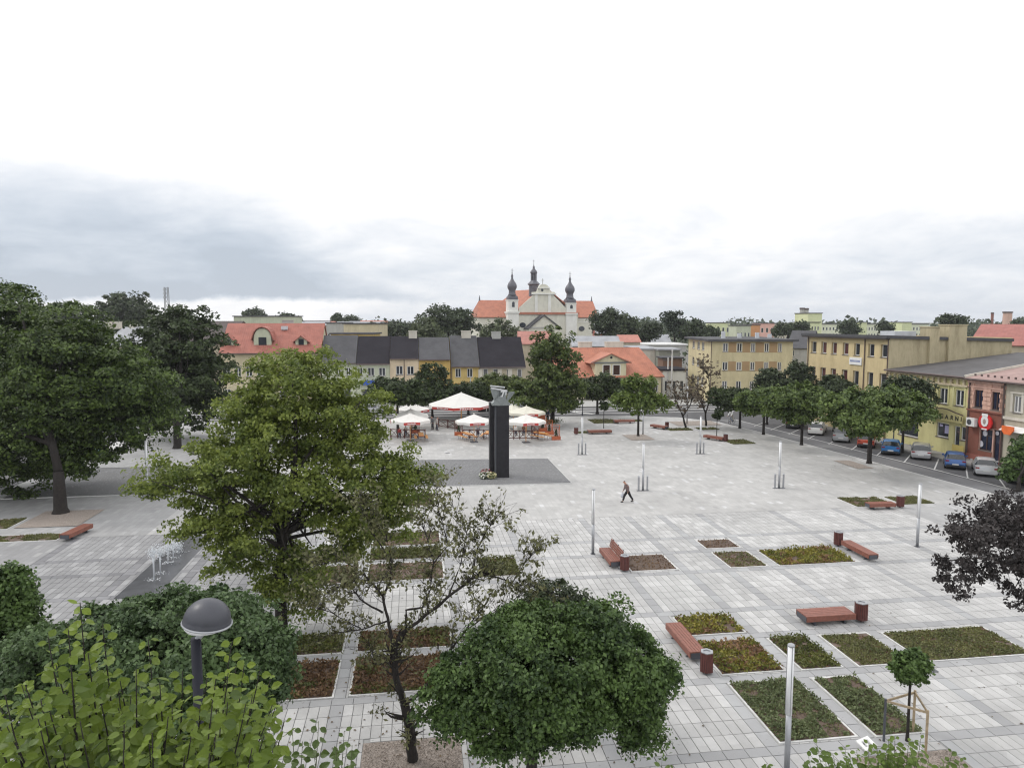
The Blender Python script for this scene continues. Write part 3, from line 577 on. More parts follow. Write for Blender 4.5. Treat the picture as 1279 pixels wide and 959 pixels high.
# ================================================================ BUILDINGS
def wallmat(n, c, stain=0.35): return mat(n, c, rough=0.9, var=0.07, scale=0.7, bump=0.25, bscale=30, stain=stain)
class Bld:
    """a house in its own frame: x along the street front from P0 to P1, y away from the street, z up"""
    def __init__(s, name, label, cat, P0, P1, depth, h, wm, z0=-0.1, group=None):
        P0 = Vector((P0[0], P0[1], 0)); P1 = Vector((P1[0], P1[1], 0)); s.P0 = P0; d = P1-P0; s.w = d.length; s.a = math.atan2(d.y, d.x); s.d = depth; s.h = h; s.z0 = z0
        s.o = thing(name, label, cat, P0, s.a, group); s.u = d.normalized(); s.n = Vector((-s.u.y, s.u.x, 0)); s.wm = wm; s.wb = MB(); s.cache = {}
    def uz(s, px, py, v=0.0):           # where a pixel falls on the plane v metres behind the front
        r = ray(px, py); q = s.P0+s.n*v-Vector((0, 0, CAMH)); t = q.dot(s.n)/r.dot(s.n); p = r*t+Vector((0, 0, CAMH)); return (p-s.P0).dot(s.u), p.z
    def vz(s, px, py, x):               # where a pixel falls on the side plane at x
        r = ray(px, py); q = s.P0+s.u*x-Vector((0, 0, CAMH)); t = q.dot(s.u)/r.dot(s.u); p = r*t+Vector((0, 0, CAMH)); return (p-s.P0).dot(s.n), p.z
    def win_px(s, x0, x1, y0, y1, v=0.0):
        m = (x0+x1)/2; return (s.uz(x0, y0, v)[0], s.uz(x1, y0, v)[0], s.uz(m, y1, v)[1], s.uz(m, y0, v)[1])
    def face(s, side, ops=(), z1=None, rec=0.16, style='double', fm=None, gm=None, sill=True, y0=0.0, name='window'):
        z1 = s.h if z1 is None else z1; L_ = s.w if side in 'fb' else s.d
        T = {'f': Matrix.Identity(4), 'b': Matrix.Translation((s.w, s.d, 0))@Matrix.Rotation(math.pi, 4, 'Z'),
             'r': Matrix.Translation((s.w, 0, 0))@Matrix.Rotation(math.pi/2, 4, 'Z'), 'l': Matrix.Translation((0, s.d, 0))@Matrix.Rotation(-math.pi/2, 4, 'Z')}[side]
        T = Matrix.Translation((0, y0, 0))@T if y0 else T
        us = sorted({0.0, L_, *[v for o in ops for v in o[:2]]}); zs = sorted({s.z0, z1, *[v for o in ops for v in o[2:4]]})
        V = []; F = []
        def q(a, b, c, d):
            k = len(V); V.extend([T@Vector(p) for p in (a, b, c, d)]); F.append((k, k+1, k+2, k+3))
        for i in range(len(us)-1):
            for j in range(len(zs)-1):
                cu, cz = (us[i]+us[i+1])/2, (zs[j]+zs[j+1])/2
                if any(o[0] < cu < o[1] and o[2] < cz < o[3] for o in ops): continue
                q((us[i], 0, zs[j]), (us[i+1], 0, zs[j]), (us[i+1], 0, zs[j+1]), (us[i], 0, zs[j+1]))
        for o in ops:
            a, b, c, d = o[:4]; r_ = rec
            q((a, 0, c), (a, r_, c), (a, r_, d), (a, 0, d)); q((b, r_, c), (b, 0, c), (b, 0, d), (b, r_, d)); q((a, 0, d), (a, r_, d), (b, r_, d), (b, 0, d)); q((a, r_, c), (a, 0, c), (b, 0, c), (b, r_, c))
            s.window(T, o, rec, o[4] if len(o) > 4 else style, fm or M_frame, (o[5] if len(o) > 5 else gm) or M_glass, sill, name)
        s.wb.add(V, F)
    def window(s, T, o, rec, style, fm, gm, sill, name):
        a, b, c, d = o[:4]; w, h = b-a, d-c; key = (round(w, 2), round(h, 2), style, fm.name, gm.name, sill)
        if key not in s.cache:
            t = min(0.09, w*0.12); f = MB(); f.box(0, t, -0.06, 0.0, 0, h); f.box(w-t, w, -0.06, 0.0, 0, h); f.box(t, w-t, -0.06, 0, 0, t); f.box(t, w-t, -0.06, 0, h-t, h)
            if style in ('double', 'cross'): f.box(w/2-t*0.6, w/2+t*0.6, -0.065, 0, t, h-t)
            if style in ('cross',): f.box(t, w-t, -0.062, 0, h*0.68, h*0.68+t*0.8)
            fme = bpy.data.meshes.new('window'); fme.from_pydata(f.v, [], f.f); fme.materials.append(fm)
            p = MB(); p.add([(0, -0.02, 0), (w, -0.02, 0), (w, -0.02, h), (0, -0.02, h)], [(0, 1, 2, 3)]); pme = bpy.data.meshes.new('pane'); pme.from_pydata(p.v, [], p.f); pme.materials.append(gm)
            sm_ = None
            if sill: q = MB().box(-0.06, w+0.06, -rec-0.07, -0.06, -0.07, 0.004); sm_ = bpy.data.meshes.new('sill'); sm_.from_pydata(q.v, [], q.f); sm_.materials.append(M_sill)
            s.cache[key] = (fme, pme, sm_)
        fme, pme, sm_ = s.cache[key]; o1 = link(name, fme, s.o); o1.matrix_local = T@Matrix.Translation((a, rec, c))
        link('pane', pme, o1)
        if sm_: link('sill', sm_, o1)
    def top(s, z):
        s.wb.add([(0, 0, z), (s.w, 0, z), (s.w, s.d, z), (0, s.d, z)], [(0, 1, 2, 3)])
    def gable_tri(s, ridge, v=None, sides='lr'):
        v = s.d/2 if v is None else v
        if 'l' in sides: s.wb.add([(0, 0, s.h), (0, v, ridge), (0, s.d, s.h)], [(0, 1, 2)])
        if 'r' in sides: s.wb.add([(s.w, 0, s.h), (s.w, s.d, s.h), (s.w, v, ridge)], [(0, 1, 2)])
    def walls(s): s.wall = s.wb.build('wall', s.wm, s.o); return s.wall
    def part(s, name, b, m, parent=None, **k): return b.build(name, m, parent or s.o, **k)
    def gable(s, ridge, m, over=0.35, t=0.14, v=None, side=0.0, gut=True):
        v = s.d/2 if v is None else v; sl_ = (ridge-s.h)/v; sl2 = (ridge-s.h)/(s.d-v)
        b = MB(); b.solid([(-side, -over, s.h-over*sl_+0.08), (s.w+side, -over, s.h-over*sl_+0.08), (s.w+side, v, ridge+0.08), (-side, v, ridge+0.08)], t)
        b.solid([(-side, v, ridge+0.079), (s.w+side, v, ridge+0.079), (s.w+side, s.d+over, s.h-over*sl2+0.08), (-side, s.d+over, s.h-over*sl2+0.08)], t)
        r = b.build('roof', m, s.o)
        if gut:
            g_ = MB(); g_.tube([(-side, -over-0.07, s.h-over*sl_+0.0), (s.w+side, -over-0.07, s.h-over*sl_+0.0)], 0.09, 6); g_.build('gutter', M_pipe, s.o)
        return r
    def pipe(s, x, z1, y=-0.09, r=0.06): MB().tube([(x, y, s.z0), (x, y, z1)], r, 6).build('drainpipe', M_pipe, s.o)
    def chimney(s, roof, x0, x1, y0, y1, z0, z1, m, cap=True):
        b = MB().box(x0, x1, y0, y1, z0, z1)
        if cap: b.box(x0-0.07, x1+0.07, y0-0.07, y1+0.07, z1+0.001, z1+0.12)
        return b.build('chimney', m, roof)
def lineX(P, d, px):                    # where the vertical through a pixel column meets the ground line P + t d
    r = ray(px, 401); r.z = 0; a = r.x*d[1]-r.y*d[0]; t = (P[0]*d[1]-P[1]*d[0])/a; return Vector((r.x*t, r.y*t, 0))
M_tileR = tilemat('red_clay_tiles', (0.33, 0.12, 0.09)); M_tileO = tilemat('orange_clay_tiles', (0.42, 0.165, 0.105), pitch=0.4, course=0.55)
M_tileP = tilemat('faded_pink_sheet_roof', (0.33, 0.22, 0.20), pitch=0.5)
M_felt1 = mat('grey_roof_felt', (0.095, 0.095, 0.102), spec=0.15, rough=0.95, var=0.15, scale=0.5, stain=0.3); M_felt2 = mat('dark_roof_felt', (0.030, 0.028, 0.034), spec=0.12, rough=0.95, var=0.2, scale=0.5, stain=0.2)
M_felt3 = mat('light_roof_sheet', (0.30, 0.31, 0.33), var=0.2, scale=0.5); M_tin = mat('pale_tin', (0.55, 0.57, 0.6), var=0.1)
W_cream = wallmat('cream_plaster', (0.56, 0.50, 0.34)); W_pale = wallmat('pale_green_plaster', (0.50, 0.53, 0.40)); W_pink = wallmat('pale_cream_plaster', (0.68, 0.56, 0.40))
W_och = wallmat('ochre_plaster', (0.54, 0.37, 0.12)); W_yel = wallmat('yellow_plaster', (0.56, 0.42, 0.16)); W_beige = wallmat('beige_plaster', (0.44, 0.39, 0.29)); W_brick = wallmat('red_brick_wall', (0.33, 0.12, 0.09))
W_grey = wallmat('grey_plaster', (0.42, 0.42, 0.40)); W_pan = wallmat('brown_plaster_panel', (0.38, 0.26, 0.14), 0.1); W_chim = wallmat('white_chimney_plaster', (0.6, 0.57, 0.5))
W_y2 = wallmat('yellow_facade_plaster', (0.60, 0.49, 0.28)); W_y3 = wallmat('stained_side_plaster', (0.46, 0.40, 0.26), 0.7); W_lime = wallmat('lime_yellow_plaster', (0.60, 0.56, 0.28))
W_orange = wallmat('orange_shopfront_plaster', (0.6, 0.27, 0.05)); W_rose = wallmat('rose_plaster', (0.60, 0.38, 0.31)); W_brown = wallmat('red_brown_plaster', (0.23, 0.085, 0.06))
# ---- the row on the north side
GRP = 'row houses on the far side of the square'
def rowhouse(name, label, x0, x1, eave, ridge, wm, rm, wins, depth=11, Y=116.4, pxe=None, style='double', roofside=0.0, doors=()):
    P0 = atY(x0, 401, Y); P1 = atY(x1, 401, Y); b = Bld(name, label, 'house', P0, P1, depth, 6, wm, group=GRP); m = (x0+x1)/2
    b.h = b.uz(m, eave)[1]; rz_ = b.uz(m, ridge, depth/2)[1]
    ops = [b.win_px(*w[:4])+tuple(w[4:]) for w in wins]
    ops = [o for o in ops if o[0] > 0.05 and o[1] < b.w-0.05]
    gf = []                             # ground floor: shop windows and a door, mostly behind the trees
    n = max(2, int(b.w/2.6))
    for i in range(n):
        c = b.w*(i+0.5)/n; gf.append((c-0.55, c+0.55, 0.0 if i % 3 == 1 else 0.9, 2.5, 'single'))
    b.face('f', ops+gf, style=style, gm=M_glass); b.face('l'); b.face('r'); b.face('b'); b.gable_tri(rz_); b.walls(); r = b.gable(rz_, rm, side=roofside); return b, r, rz_
b, r, rz_ = rowhouse('town_house', 'house with a plain grey roof between the red roof and the black roof', 399, 443.5, 452, 419.5, W_pale, M_felt1, [(404, 410, 459, 469), (419, 426, 459, 469), (432, 438, 459, 469)])
b, r, rz_ = rowhouse('town_house', 'pale green house under the near-black roof, left of the cream house', 444, 485.8, 452.6, 420.3, W_pale, M_felt2, [(446, 453, 459, 469.5), (459, 467.5, 459, 469.5), (473, 481.5, 459, 469.5)])
b.part('cornice', MB().box(0, b.w, -0.12, -0.003, b.h-0.5, b.h-0.18), W_chim); MB().box(0.6, 4.0, -0.5, -0.05, 3.2, 3.9).build('sign_board', mat('blue_sign', (0.03, 0.1, 0.5)), b.o)
b, r, rz_ = rowhouse('town_house', 'cream house with two white double windows under the black roof', 486.2, 522.3, 446.6, 420.6, W_pink, M_felt2, [(494.5, 503.2, 457, 468), (508.3, 517, 457.3, 468)]); b.pipe(2.3, b.h-0.1)
ch = b.chimney(r, b.w-1.6, b.w-0.2, 4.9, 5.9, rz_-0.4, rz_+0.9, W_chim)
b, r, rz_ = rowhouse('town_house', 'ochre house with a single dark window and grey roof', 522.7, 562.0, 447.8, 421.8, W_och, M_felt1, [(528, 534, 458, 467), (548.5, 556, 458, 467, 'single')])
b, r, rz_ = rowhouse('town_house', 'yellow house with two white windows and an orange shopfront', 563.0, 598.6, 455.8, 419.8, W_yel, M_felt1, [(568.7, 575.7, 460, 471), (583.4, 590.3, 460, 471)]); b.pipe(0.1, b.h)
b.part('shopfront', MB().box(0.1, b.w-0.1, -0.08, -0.002, 2.75, 3.2), W_orange); b.chimney(r, b.w-2.6, b.w-1.0, 5.0, 6.0, rz_-0.4, rz_+0.8, W_chim)
b, r, rz_ = rowhouse('town_house', 'beige house with grey shuttered windows under the widest blue-black roof', 599.2, 656.5, 456.6, 421.3, W_beige, M_felt2, [(603.5, 609.5, 460.5, 471, 'single', M_curt), (615.8, 622.5, 460.5, 471, 'single', M_curt), (633, 639.8, 461, 471, 'single', M_curt), (646, 652, 461, 471, 'single', M_curt)])
b.chimney(r, 2.6, 4.1, 5.1, 6.1, rz_-0.4, rz_+0.9, W_grey); b.part('cornice', MB().box(0, b.w, -0.14, -0.003, b.h-0.55, b.h-0.15), W_chim)
for px in (605, 629, 642): u = b.uz(px-5, 460)[0]; b.part('pilaster', MB().box(u-0.35, u+0.35, -0.1, -0.003, 3.4, b.h-0.57), W_chim)
# red mansard house with three dormers
P0 = atY(274, 401, 118); P1 = atY(398.5, 401, 118); b = Bld('town_house', 'long house with a red tiled roof and three dormers, left of the row', 'house', P0, P1, 12, 8, W_cream, group=GRP)
b.h = b.uz(335, 438.5)[1]; rz_ = b.uz(335, 404.3, 6)[1]; n = 9
b.face('f', [(b.w*(i+0.5)/n-0.5, b.w*(i+0.5)/n+0.5, z, z+1.6) for i in range(n) for z in (1.0, 4.6)]); b.face('l'); b.face('r'); b.face('b'); b.gable_tri(rz_); b.walls(); r = b.gable(rz_, M_tileR, over=0.5, side=0.2)
for i, (x0, x1, yt, yb, kind) in enumerate([(279.5, 292, 419, 432, 'g'), (317, 339, 408, 432, 'r'), (369, 383.5, 419, 433, 'g')]):
    v = 1.2; u0, u1 = b.uz(x0, 430, v)[0], b.uz(x1, 430, v)[0]; zb = b.h+0.35; zt = b.uz(x0, yt, v)[1]; zs_ = zb+(zt-zb)*(0.62 if kind == 'g' else 0.45); um = (u0+u1)/2; hw = (u1-u0)/2
    prof = [(u0, zb), (u1, zb), (u1, zs_)]+([(um, zt-0.2)] if kind == 'g' else [(um+hw*math.cos(a), zs_+(zt-0.25-zs_)*math.sin(a)) for a in [math.pi*k/10 for k in range(1, 10)]])+[(u0, zs_)]
    Mx = Matrix(((1, 0, 0, 0), (0, 0, 1, 0), (0, 1, 0, 0), (0, 0, 0, 1)))
    dm = MB().prism(prof, v, v+4.5, Mx).build('dormer', W_pale, b.o)
    rp = [(u0-0.45, zs_-0.25)]+([(um, zt)] if kind == 'g' else [(um+(hw+0.25)*math.cos(a), zs_+(zt-zs_)*math.sin(a)) for a in [math.pi-math.pi*k/10 for k in range(1, 10)]])+[(u1+0.45, zs_-0.25)]
    rr_ = MB()
    for k in range(len(rp)-1): (xa, za), (xb, zb2) = rp[k], rp[k+1]; rr_.solid([(xa, v-0.35, za), (xb, v-0.35, zb2), (xb, v+5.2, zb2), (xa, v+5.2, za)], 0.12)
    rr_.build('dormer_roof', M_tileR, dm)
    wd = MB().box(um-hw*0.45, um+hw*0.45, v-0.05, v-0.004, zb+0.35, zs_+0.25).build('dormer_window', M_glass, dm)
sk = b.uz(355.5, 410, 4.6); MB().box(sk[0]-0.5, sk[0]+0.5, 4.2, 5.0, sk[1]-0.25, sk[1]+0.35).build('skylight', M_tin, r)
b.chimney(r, b.w*0.55, b.w*0.55+1.8, 6.3, 7.2, rz_-0.4, rz_+0.5, W_grey)
# cream house with the orange hipped roof
P0 = atY(690, 401, 120.5); P1 = atY(827, 401, 121.5); b = Bld('corner_house', 'cream house with a bright orange hipped roof and pedimented dormer', 'house', P0, P1, 14, 5, wallmat('light_cream_plaster', (0.62, 0.57, 0.40)))
b.h = b.uz(800, 469)[1]; rz_ = b.uz(750, 434, 7)[1]; uR = b.uz(798, 434, 7)[0]; o_ = 0.5
ops = [(b.w*(i+0.5)/10-0.5, b.w*(i+0.5)/10+0.5, 0.8, 2.7, 'double') for i in range(10) if i != 5]
b.face('f', ops); b.face('l'); b.face('r'); b.face('b'); b.walls()
rb = MB(); zE = b.h-0.2; w_, d_ = b.w, b.d
rb.solid([(-o_, -o_, zE), (w_+o_, -o_, zE), (uR, 7, rz_), (2, 7, rz_)], 0.15); rb.solid([(w_+o_, -o_, zE), (w_+o_, d_+o_, zE), (uR, 7, rz_)], 0.15); rb.solid([(w_+o_, d_+o_, zE), (-o_, d_+o_, zE), (2, 7, rz_), (uR, 7, rz_)], 0.15); rb.solid([(-o_, d_+o_, zE), (-o_, -o_, zE), (2, 7, rz_)], 0.15)
r = rb.build('roof', M_tileO, b.o)
u0, u1 = b.uz(743, 460, -0.1)[0], b.uz(782, 460, -0.1)[0]; zt = b.uz(763, 441, -0.1)[1]; zs_ = b.uz(763, 451.5, -0.1)[1]; um = (u0+u1)/2
Mx = Matrix(((1, 0, 0, 0), (0, 0, 1, 0), (0, 1, 0, 0), (0, 0, 0, 1)))
dm = MB().prism([(u0, b.h-1.0), (u1, b.h-1.0), (u1, zs_), (um, zt-0.15), (u0, zs_)], -0.15, 6.0, Mx).build('pediment_dormer', wallmat('light_cream_plaster', (0.62, 0.57, 0.40)), b.o)
rr_ = MB(); rr_.solid([(u0-0.9, -0.6, zs_-0.25), (um, -0.6, zt), (um, 6.4, zt), (u0-0.9, 6.4, zs_-0.25)], 0.14); rr_.solid([(um, -0.6, zt), (u1+0.9, -0.6, zs_-0.25), (u1+0.9, 6.4, zs_-0.25), (um, 6.4, zt)], 0.14); rr_.build('dormer_roof', M_tileO, dm)
tr_ = MB(); tr_.bar((u0-0.8, -0.42, zs_-0.2), (um, -0.42, zt-0.12), 0.16); tr_.bar((um, -0.42, zt-0.12), (u1+0.8, -0.42, zs_-0.2), 0.16); tr_.box(u0-0.5, u1+0.5, -0.4, -0.16, zs_-0.28, zs_-0.08); tr_.build('pediment_trim', mat('slate_trim', (0.13, 0.15, 0.17)), dm)
for x0, x1 in ((753.5, 761.5), (766, 774)):
    a, c, zb, zt2 = b.win_px(x0, x1, 456, 468, -0.15); f = MB().box(a-0.15, c+0.15, -0.2, -0.152, zb-0.1, zt2+0.15).build('dormer_window', M_frame, dm); 
    MB().box(a, c, -0.215, -0.202, zb, zt2).build('pane', mat('brown_glazing', (0.05, 0.025, 0.02), rough=0.2), b.o)
p = b.uz(763.5, 446.5, -0.16); MB().lathe([(0.22, 0), (0.22, 0.05)], (0, 0, 0), 12, Matrix.Translation((p[0], -0.155, p[1]))@Matrix.Rotation(math.pi/2, 4, 'X')).build('round_window', M_glass, b.o)
for x0, x1 in ((723, 739), (756.5, 778)): a, c = b.uz(x0, 430, 7.5)[0], b.uz(x1, 430, 7.5)[0]; b.chimney(r, a, c, 7.2, 8.2, rz_-0.6, b.uz(760, 427.5, 7.5)[1], W_chim)
# ---- three-storey building at the north east corner
C0 = dep(889.5, 401, 115); C1 = dep(991.5, 401, 114.2)
b = Bld('office_building', 'three-storey cream block with brown panels between its windows, flat roof', 'building', C0, C1, 20, 11, W_y2); b.wm = wallmat('sand_plaster', (0.60, 0.53, 0.33)); b.h = b.uz(940, 426.5)[1]
WX = [(903, 909.5), (920.5, 927), (937.8, 943.3), (955, 960.5), (971.8, 976.8)]; zr = [b.uz(940, y)[1] for y in (439.4, 428.6, 462.6, 452.2, 487, 476)]
ops = [(b.uz(x0, 430)[0], b.uz(x1, 430)[0], zr[2*k], zr[2*k+1], 'double', [M_curt, M_glass][(i+k) % 2]) for i, (x0, x1) in enumerate(WX) for k in range(3)]
b.face('f', ops, rec=0.12)
lo = []
for px0, px1 in ((857.7, 860.6), (865, 867.6), (871, 874), (876.7, 879.8)):
    v0, v1 = b.vz(px0, 430, 0)[0], b.vz(px1, 430, 0)[0]
    for k in range(3): lo.append((b.d-max(v0, v1), b.d-min(v0, v1), zr[2*k], zr[2*k+1]))
lo = [q for q in lo if q[0] > 0.2 and q[1] < b.d-0.2]
b.face('l', lo, rec=0.12); b.face('r'); b.face('b'); b.top(b.h); b.walls()
for k in range(2):
    for i in range(4): a, c = b.uz(WX[i][1], 430)[0]+0.1, b.uz(WX[i+1][0], 430)[0]-0.1; b.part('panel', MB().box(a, c, -0.02, -0.002, zr[2*k]-0.1, zr[2*k+1]+0.1), W_pan)
rf = b.part('roof', MB().box(-0.7, b.w+0.7, -0.7, b.d+0.7, b.h+0.001, b.h+0.35), M_felt1); b.pipe(-0.05, b.h, y=-0.12)
for i, (x, y, hh) in enumerate(((3, 6, 1.2), (6.5, 9, 0.8), (9, 7, 1.0), (12, 10, 0.7))): b.chimney(rf, x, x+0.6, y, y+0.5, b.h+0.3, b.h+0.35+hh, M_tin, cap=False)
t = MB(); t.tube([(4.5, 8, b.h+0.3), (4.5, 8, b.h+3.8)], 0.04, 5); t.bar((3.9, 8, b.h+3.4), (5.1, 8, b.h+3.4), 0.03); t.bar((4.1, 8, b.h+3.0), (4.9, 8, b.h+3.0), 0.03); t.build('aerial', M_steel, rf)
# grey gabled house in the gap
g0 = dep(985, 401, 128); g1 = dep(1012, 401, 126); b = Bld('gabled_house', 'light grey gabled house in the gap between the two yellow blocks', 'house', g0, g1, 10, 9, W_grey); b.h = b.uz(1000, 434)[1]
rz_ = b.uz(1000, 413.5, 3)[1]; b.face('f', [b.win_px(988, 992.5, 437, 445)]); b.face('l'); b.face('r'); b.face('b'); b.gable_tri(rz_); b.walls(); b.gable(rz_, M_felt1, side=0.3, gut=False)
# ---- yellow three-storey building with the long stained side wall
K0 = dep(1009.5, 401, 94.5); K1 = dep(1112, 401, 80.0)
b = Bld('yellow_office_building', 'yellow three-storey building with a white sign board and stained blind side wall', 'building', K0, K1, 24, 11.8, W_y2); b.h = b.uz(1100, 422.3)[1]
for d_ in range(10, 60):                # length of the side wall: its far corner stands at column 1257
    q = b.P0+b.u*b.w+b.n*d_; a = math.atan2(q.x, q.y)-YAW
    if CX+FPX*math.tan(a) > 1257: break
b.d = float(d_)
W7 = [(1013.3, 1019.9), (1025.9, 1032.6), (1038.8, 1045.4), (1052.8, 1060), (1067, 1074.2), (1084.8, 1092.4), (1100.4, 1108.6)]
z7 = [b.uz(1104, y)[1] for y in (446.3, 430.3, 485.5, 466.5)]
ops = [(b.uz(x0, 430)[0], b.uz(x1, 430)[0], z7[2*k], z7[2*k+1], 'single', mat('red_curtained_glass', (0.1, 0.04, 0.045), rough=0.2) if i in (1, 2, 3) else M_glass) for i, (x0, x1) in enumerate(W7) for k in range(2)]+[(b.uz(x0, 430)[0], b.uz(x1, 430)[0], 0.9, 3.0, 'single') for x0, x1 in W7]
ops = [o for o in ops if o[1] < b.w-0.1]
b.face('f', ops, rec=0.3); b.face('l'); b.face('b'); zB = b.vz(1256, 424, b.w)[1]; 
b.wb.add([(b.w, 0, -0.1), (b.w, b.d, -0.1), (b.w, b.d, zB-0.2), (b.w, 0, b.h)], [(0, 1, 2, 3)]); b.walls().data.materials.append(W_y3); b.wall.data.polygons[len(b.wall.data.polygons)-1].material_index = 1
rb = MB(); rb.solid([(-0.6, -0.6, b.h+0.35), (b.w+0.25, -0.6, b.h+0.35), (b.w+0.25, b.d, zB+0.1), (-0.6, b.d, zB+0.1)], 0.35); rf = rb.build('roof', M_felt1, b.o)
b.part('eaves_band', MB().box(-0.5, b.w+0.1, -0.55, -0.004, b.h-0.15, b.h+0.0), mat('dark_eaves', (0.07, 0.055, 0.05)))
for i, (xa, xb, yt) in enumerate(((1159, 1170.5, 409), (1182.5, 1204.5, 406.5))):
    va, vb = b.vz(xa, 420, b.w)[0], b.vz(xb, 420, b.w)[0]; ch = b.chimney(rf, b.w-1.2, b.w+0.35, va, vb, 6.0, b.vz(xb, yt, b.w)[1], W_y3)
for px in (1010.3, 1081, 1111.3): b.pipe(min(b.w-0.05, b.uz(px, 430)[0]), b.h)
a, c, zb, zt = b.win_px(1062, 1077, 446.5, 455.5); sg = b.part('sign_board', MB().box(a, c, -0.12, -0.003, zb, zt), M_white)
lt = MB(); [lt.box(a+0.15+i*0.2, a+0.29+i*0.2, -0.13, -0.122, zt-0.55, zt-0.3) for i in range(int((c-a-0.3)/0.2))]; lt.build('lettering', mat('blue_grey_letter', (0.18, 0.22, 0.4)), sg)
sk = MB(); sk.box(b.w*0.62, b.w*0.78, 3.5, 6.5, b.h-0.05, b.h+0.75); sk.build('roof_light', M_tin, rf)
YB = b
# ---- two-storey shop houses along the east street
PA = b.P0+b.u*b.w; dE = (Vector((54.45, 50.0, 0))-Vector((PA.x+0.05, PA.y, 0))).normalized(); PA = Vector((PA.x+0.05, PA.y-0.05, 0))
def east(name, label, x0, x1, wm, depth): 
    p0 = PA if x0 is None else lineX(PA, dE, x0); p1 = lineX(PA, dE, x1); return Bld(name, label, 'house', p0, p1, depth, 8, wm, z0=0.0)
b = east('shop_house', 'lime yellow two-storey house with a bookshop sign and dark sloping roof', None, 1214.6, W_lime, 17); b.h = b.uz(1200, 470.8)[1]; zR = b.uz(1230, 439, 17)[1]
up = [b.win_px(1173.6, 1182.2, 484, 502.5, 0), b.win_px(1193.3, 1204.3, 487, 507, 0)]; zu = up[1][2:4]; us = [up[0][:2], up[1][:2]]; du = us[1][0]-us[0][0]; ww = us[1][1]-us[1][0]
us = [(us[1][0]-du*k, us[1][0]-du*k+ww) for k in range(4) if us[1][0]-du*k > 0.4]
sh = [b.win_px(1170, 1185.5, 528, 546)+('single',), b.win_px(1192, 1199.3, 532, 561)+('single',), b.win_px(1200.3, 1206.8, 533, 550)+('single',)]; sh[1] = sh[1][:2]+(0.02,)+sh[1][3:]
sh.append((2.0, 5.0, 0.9, 2.9, 'single'))
b.face('f', [(*u, *zu, 'double') for u in us]+sh, rec=0.2); b.face('l'); b.face('r', z1=min(b.h, zR)); b.face('b'); b.wb.add([(b.w, 0, b.h), (b.w, b.d, b.h), (b.w, b.d, zR)], [(0, 1, 2)]); b.wb.add([(0, b.d, b.h), (b.w, b.d, b.h), (b.w, b.d, zR), (0, b.d, zR)], [(0, 1, 2, 3)]); b.walls()
rb = MB(); rb.solid([(0, -0.5, b.h+0.1), (b.w, -0.5, b.h+0.1), (b.w, b.d, zR+0.1), (0, b.d, zR+0.1)], 0.16); rf = rb.build('roof', mat('tarred_roof', (0.085, 0.082, 0.085), var=0.25, scale=0.4, stain=0.3), b.o)
b.part('gutter', MB().tube([(0, -0.56, b.h+0.02), (b.w, -0.56, b.h+0.02)], 0.1, 6), M_pipe)
sk = b.uz(1205, 443, 12); MB().box(sk[0]-0.9, sk[0]+0.9, 11, 12.3, sk[1]-0.3, sk[1]+0.25).build('roof_hatch', M_felt3, rf)
co = MB(); co.box(0, b.w, -0.2, -0.004, b.h-0.95, b.h-0.75); co.box(0, b.w, -0.28, -0.004, b.h-0.25, b.h-0.05)
n = int(b.w/0.8); [co.box((i+0.3)*b.w/n, (i+0.6)*b.w/n, -0.2, -0.004, b.h-0.748, b.h-0.252) for i in range(n)]; b.part('cornice', co, wallmat('old_cornice', (0.55, 0.47, 0.33), 0.6))
for u in us:
    hd = MB(); hd.box(u[0]-0.25, u[0]-0.1, -0.08, -0.003, zu[0], zu[1]+0.25); hd.box(u[1]+0.1, u[1]+0.25, -0.08, -0.003, zu[0], zu[1]+0.25); hd.box(u[0]-0.25, u[1]+0.25, -0.13, -0.003, zu[1]+0.252, zu[1]+0.45); b.part('window_surround', hd, wallmat('pale_lime_trim', (0.62, 0.60, 0.32)))
# sign board with arched top and separate black letters
sa, sb = b.uz(1162.5, 523)[0], b.uz(1206.4, 528)[0]; z0s = b.uz(1190, 526.3)[1]; pr = [(sa, z0s), (sb, z0s), (sb, z0s+0.75)]
cxs = b.uz(1182.5, 512)[0]; pk = b.uz(1182.5, 510.5)[1]
for k in range(1, 12): x = sb+(sa-sb)*k/12; pr.append((x, z0s+0.75+(pk-z0s-0.75)*math.exp(-((x-cxs)/1.6)**2)))
pr.append((sa, z0s+0.75)); sg = MB().prism(pr, -0.42, -0.3, Mx).build('shop_sign', wallmat('sign_board_cream', (0.52, 0.47, 0.22), 0.1), b.o)
ed = MB(); [ed.bar((pr[k][0], -0.36, pr[k][1]+0.03), (pr[k+1][0], -0.36, pr[k+1][1]+0.03), 0.16, 0.07) for k in range(2, len(pr)-1)]; ed.build('sign_edge', M_pipe, sg)
def text(body, size, m, parent, M, name='letter', ext=0.01):
    cu = bpy.data.curves.new(name, 'FONT'); cu.body = body; cu.size = size; cu.extrude = ext; cu.align_x = 'CENTER'; cu.align_y = 'CENTER'; cu.offset = size*0.02
    tmp = bpy.data.objects.new('tmp', cu); C.objects.link(tmp); bpy.context.view_layer.update(); me = bpy.data.meshes.new_from_object(tmp.evaluated_get(bpy.context.evaluated_depsgraph_get())); bpy.data.objects.remove(tmp)
    me.materials.clear(); me.materials.append(m); o = link(name, me, parent); o.matrix_local = M; return o
M_blk = mat('black_letter', (0.02, 0.02, 0.02), rough=0.4)
RX = Matrix.Rotation(math.pi/2, 4, 'X')
for px, ch_ in ((1160.6, 'K'), (1163.5, 'S'), (1167, 'I'), (1170.6, 'Ę'), (1176, 'G'), (1182.3, 'A'), (1188.8, 'R'), (1195, 'N'), (1200.6, 'I')):
    text(ch_, 0.62, M_blk, b.o, Matrix.Translation((b.uz(px, 522, -0.44)[0], -0.44, z0s+0.42))@RX)
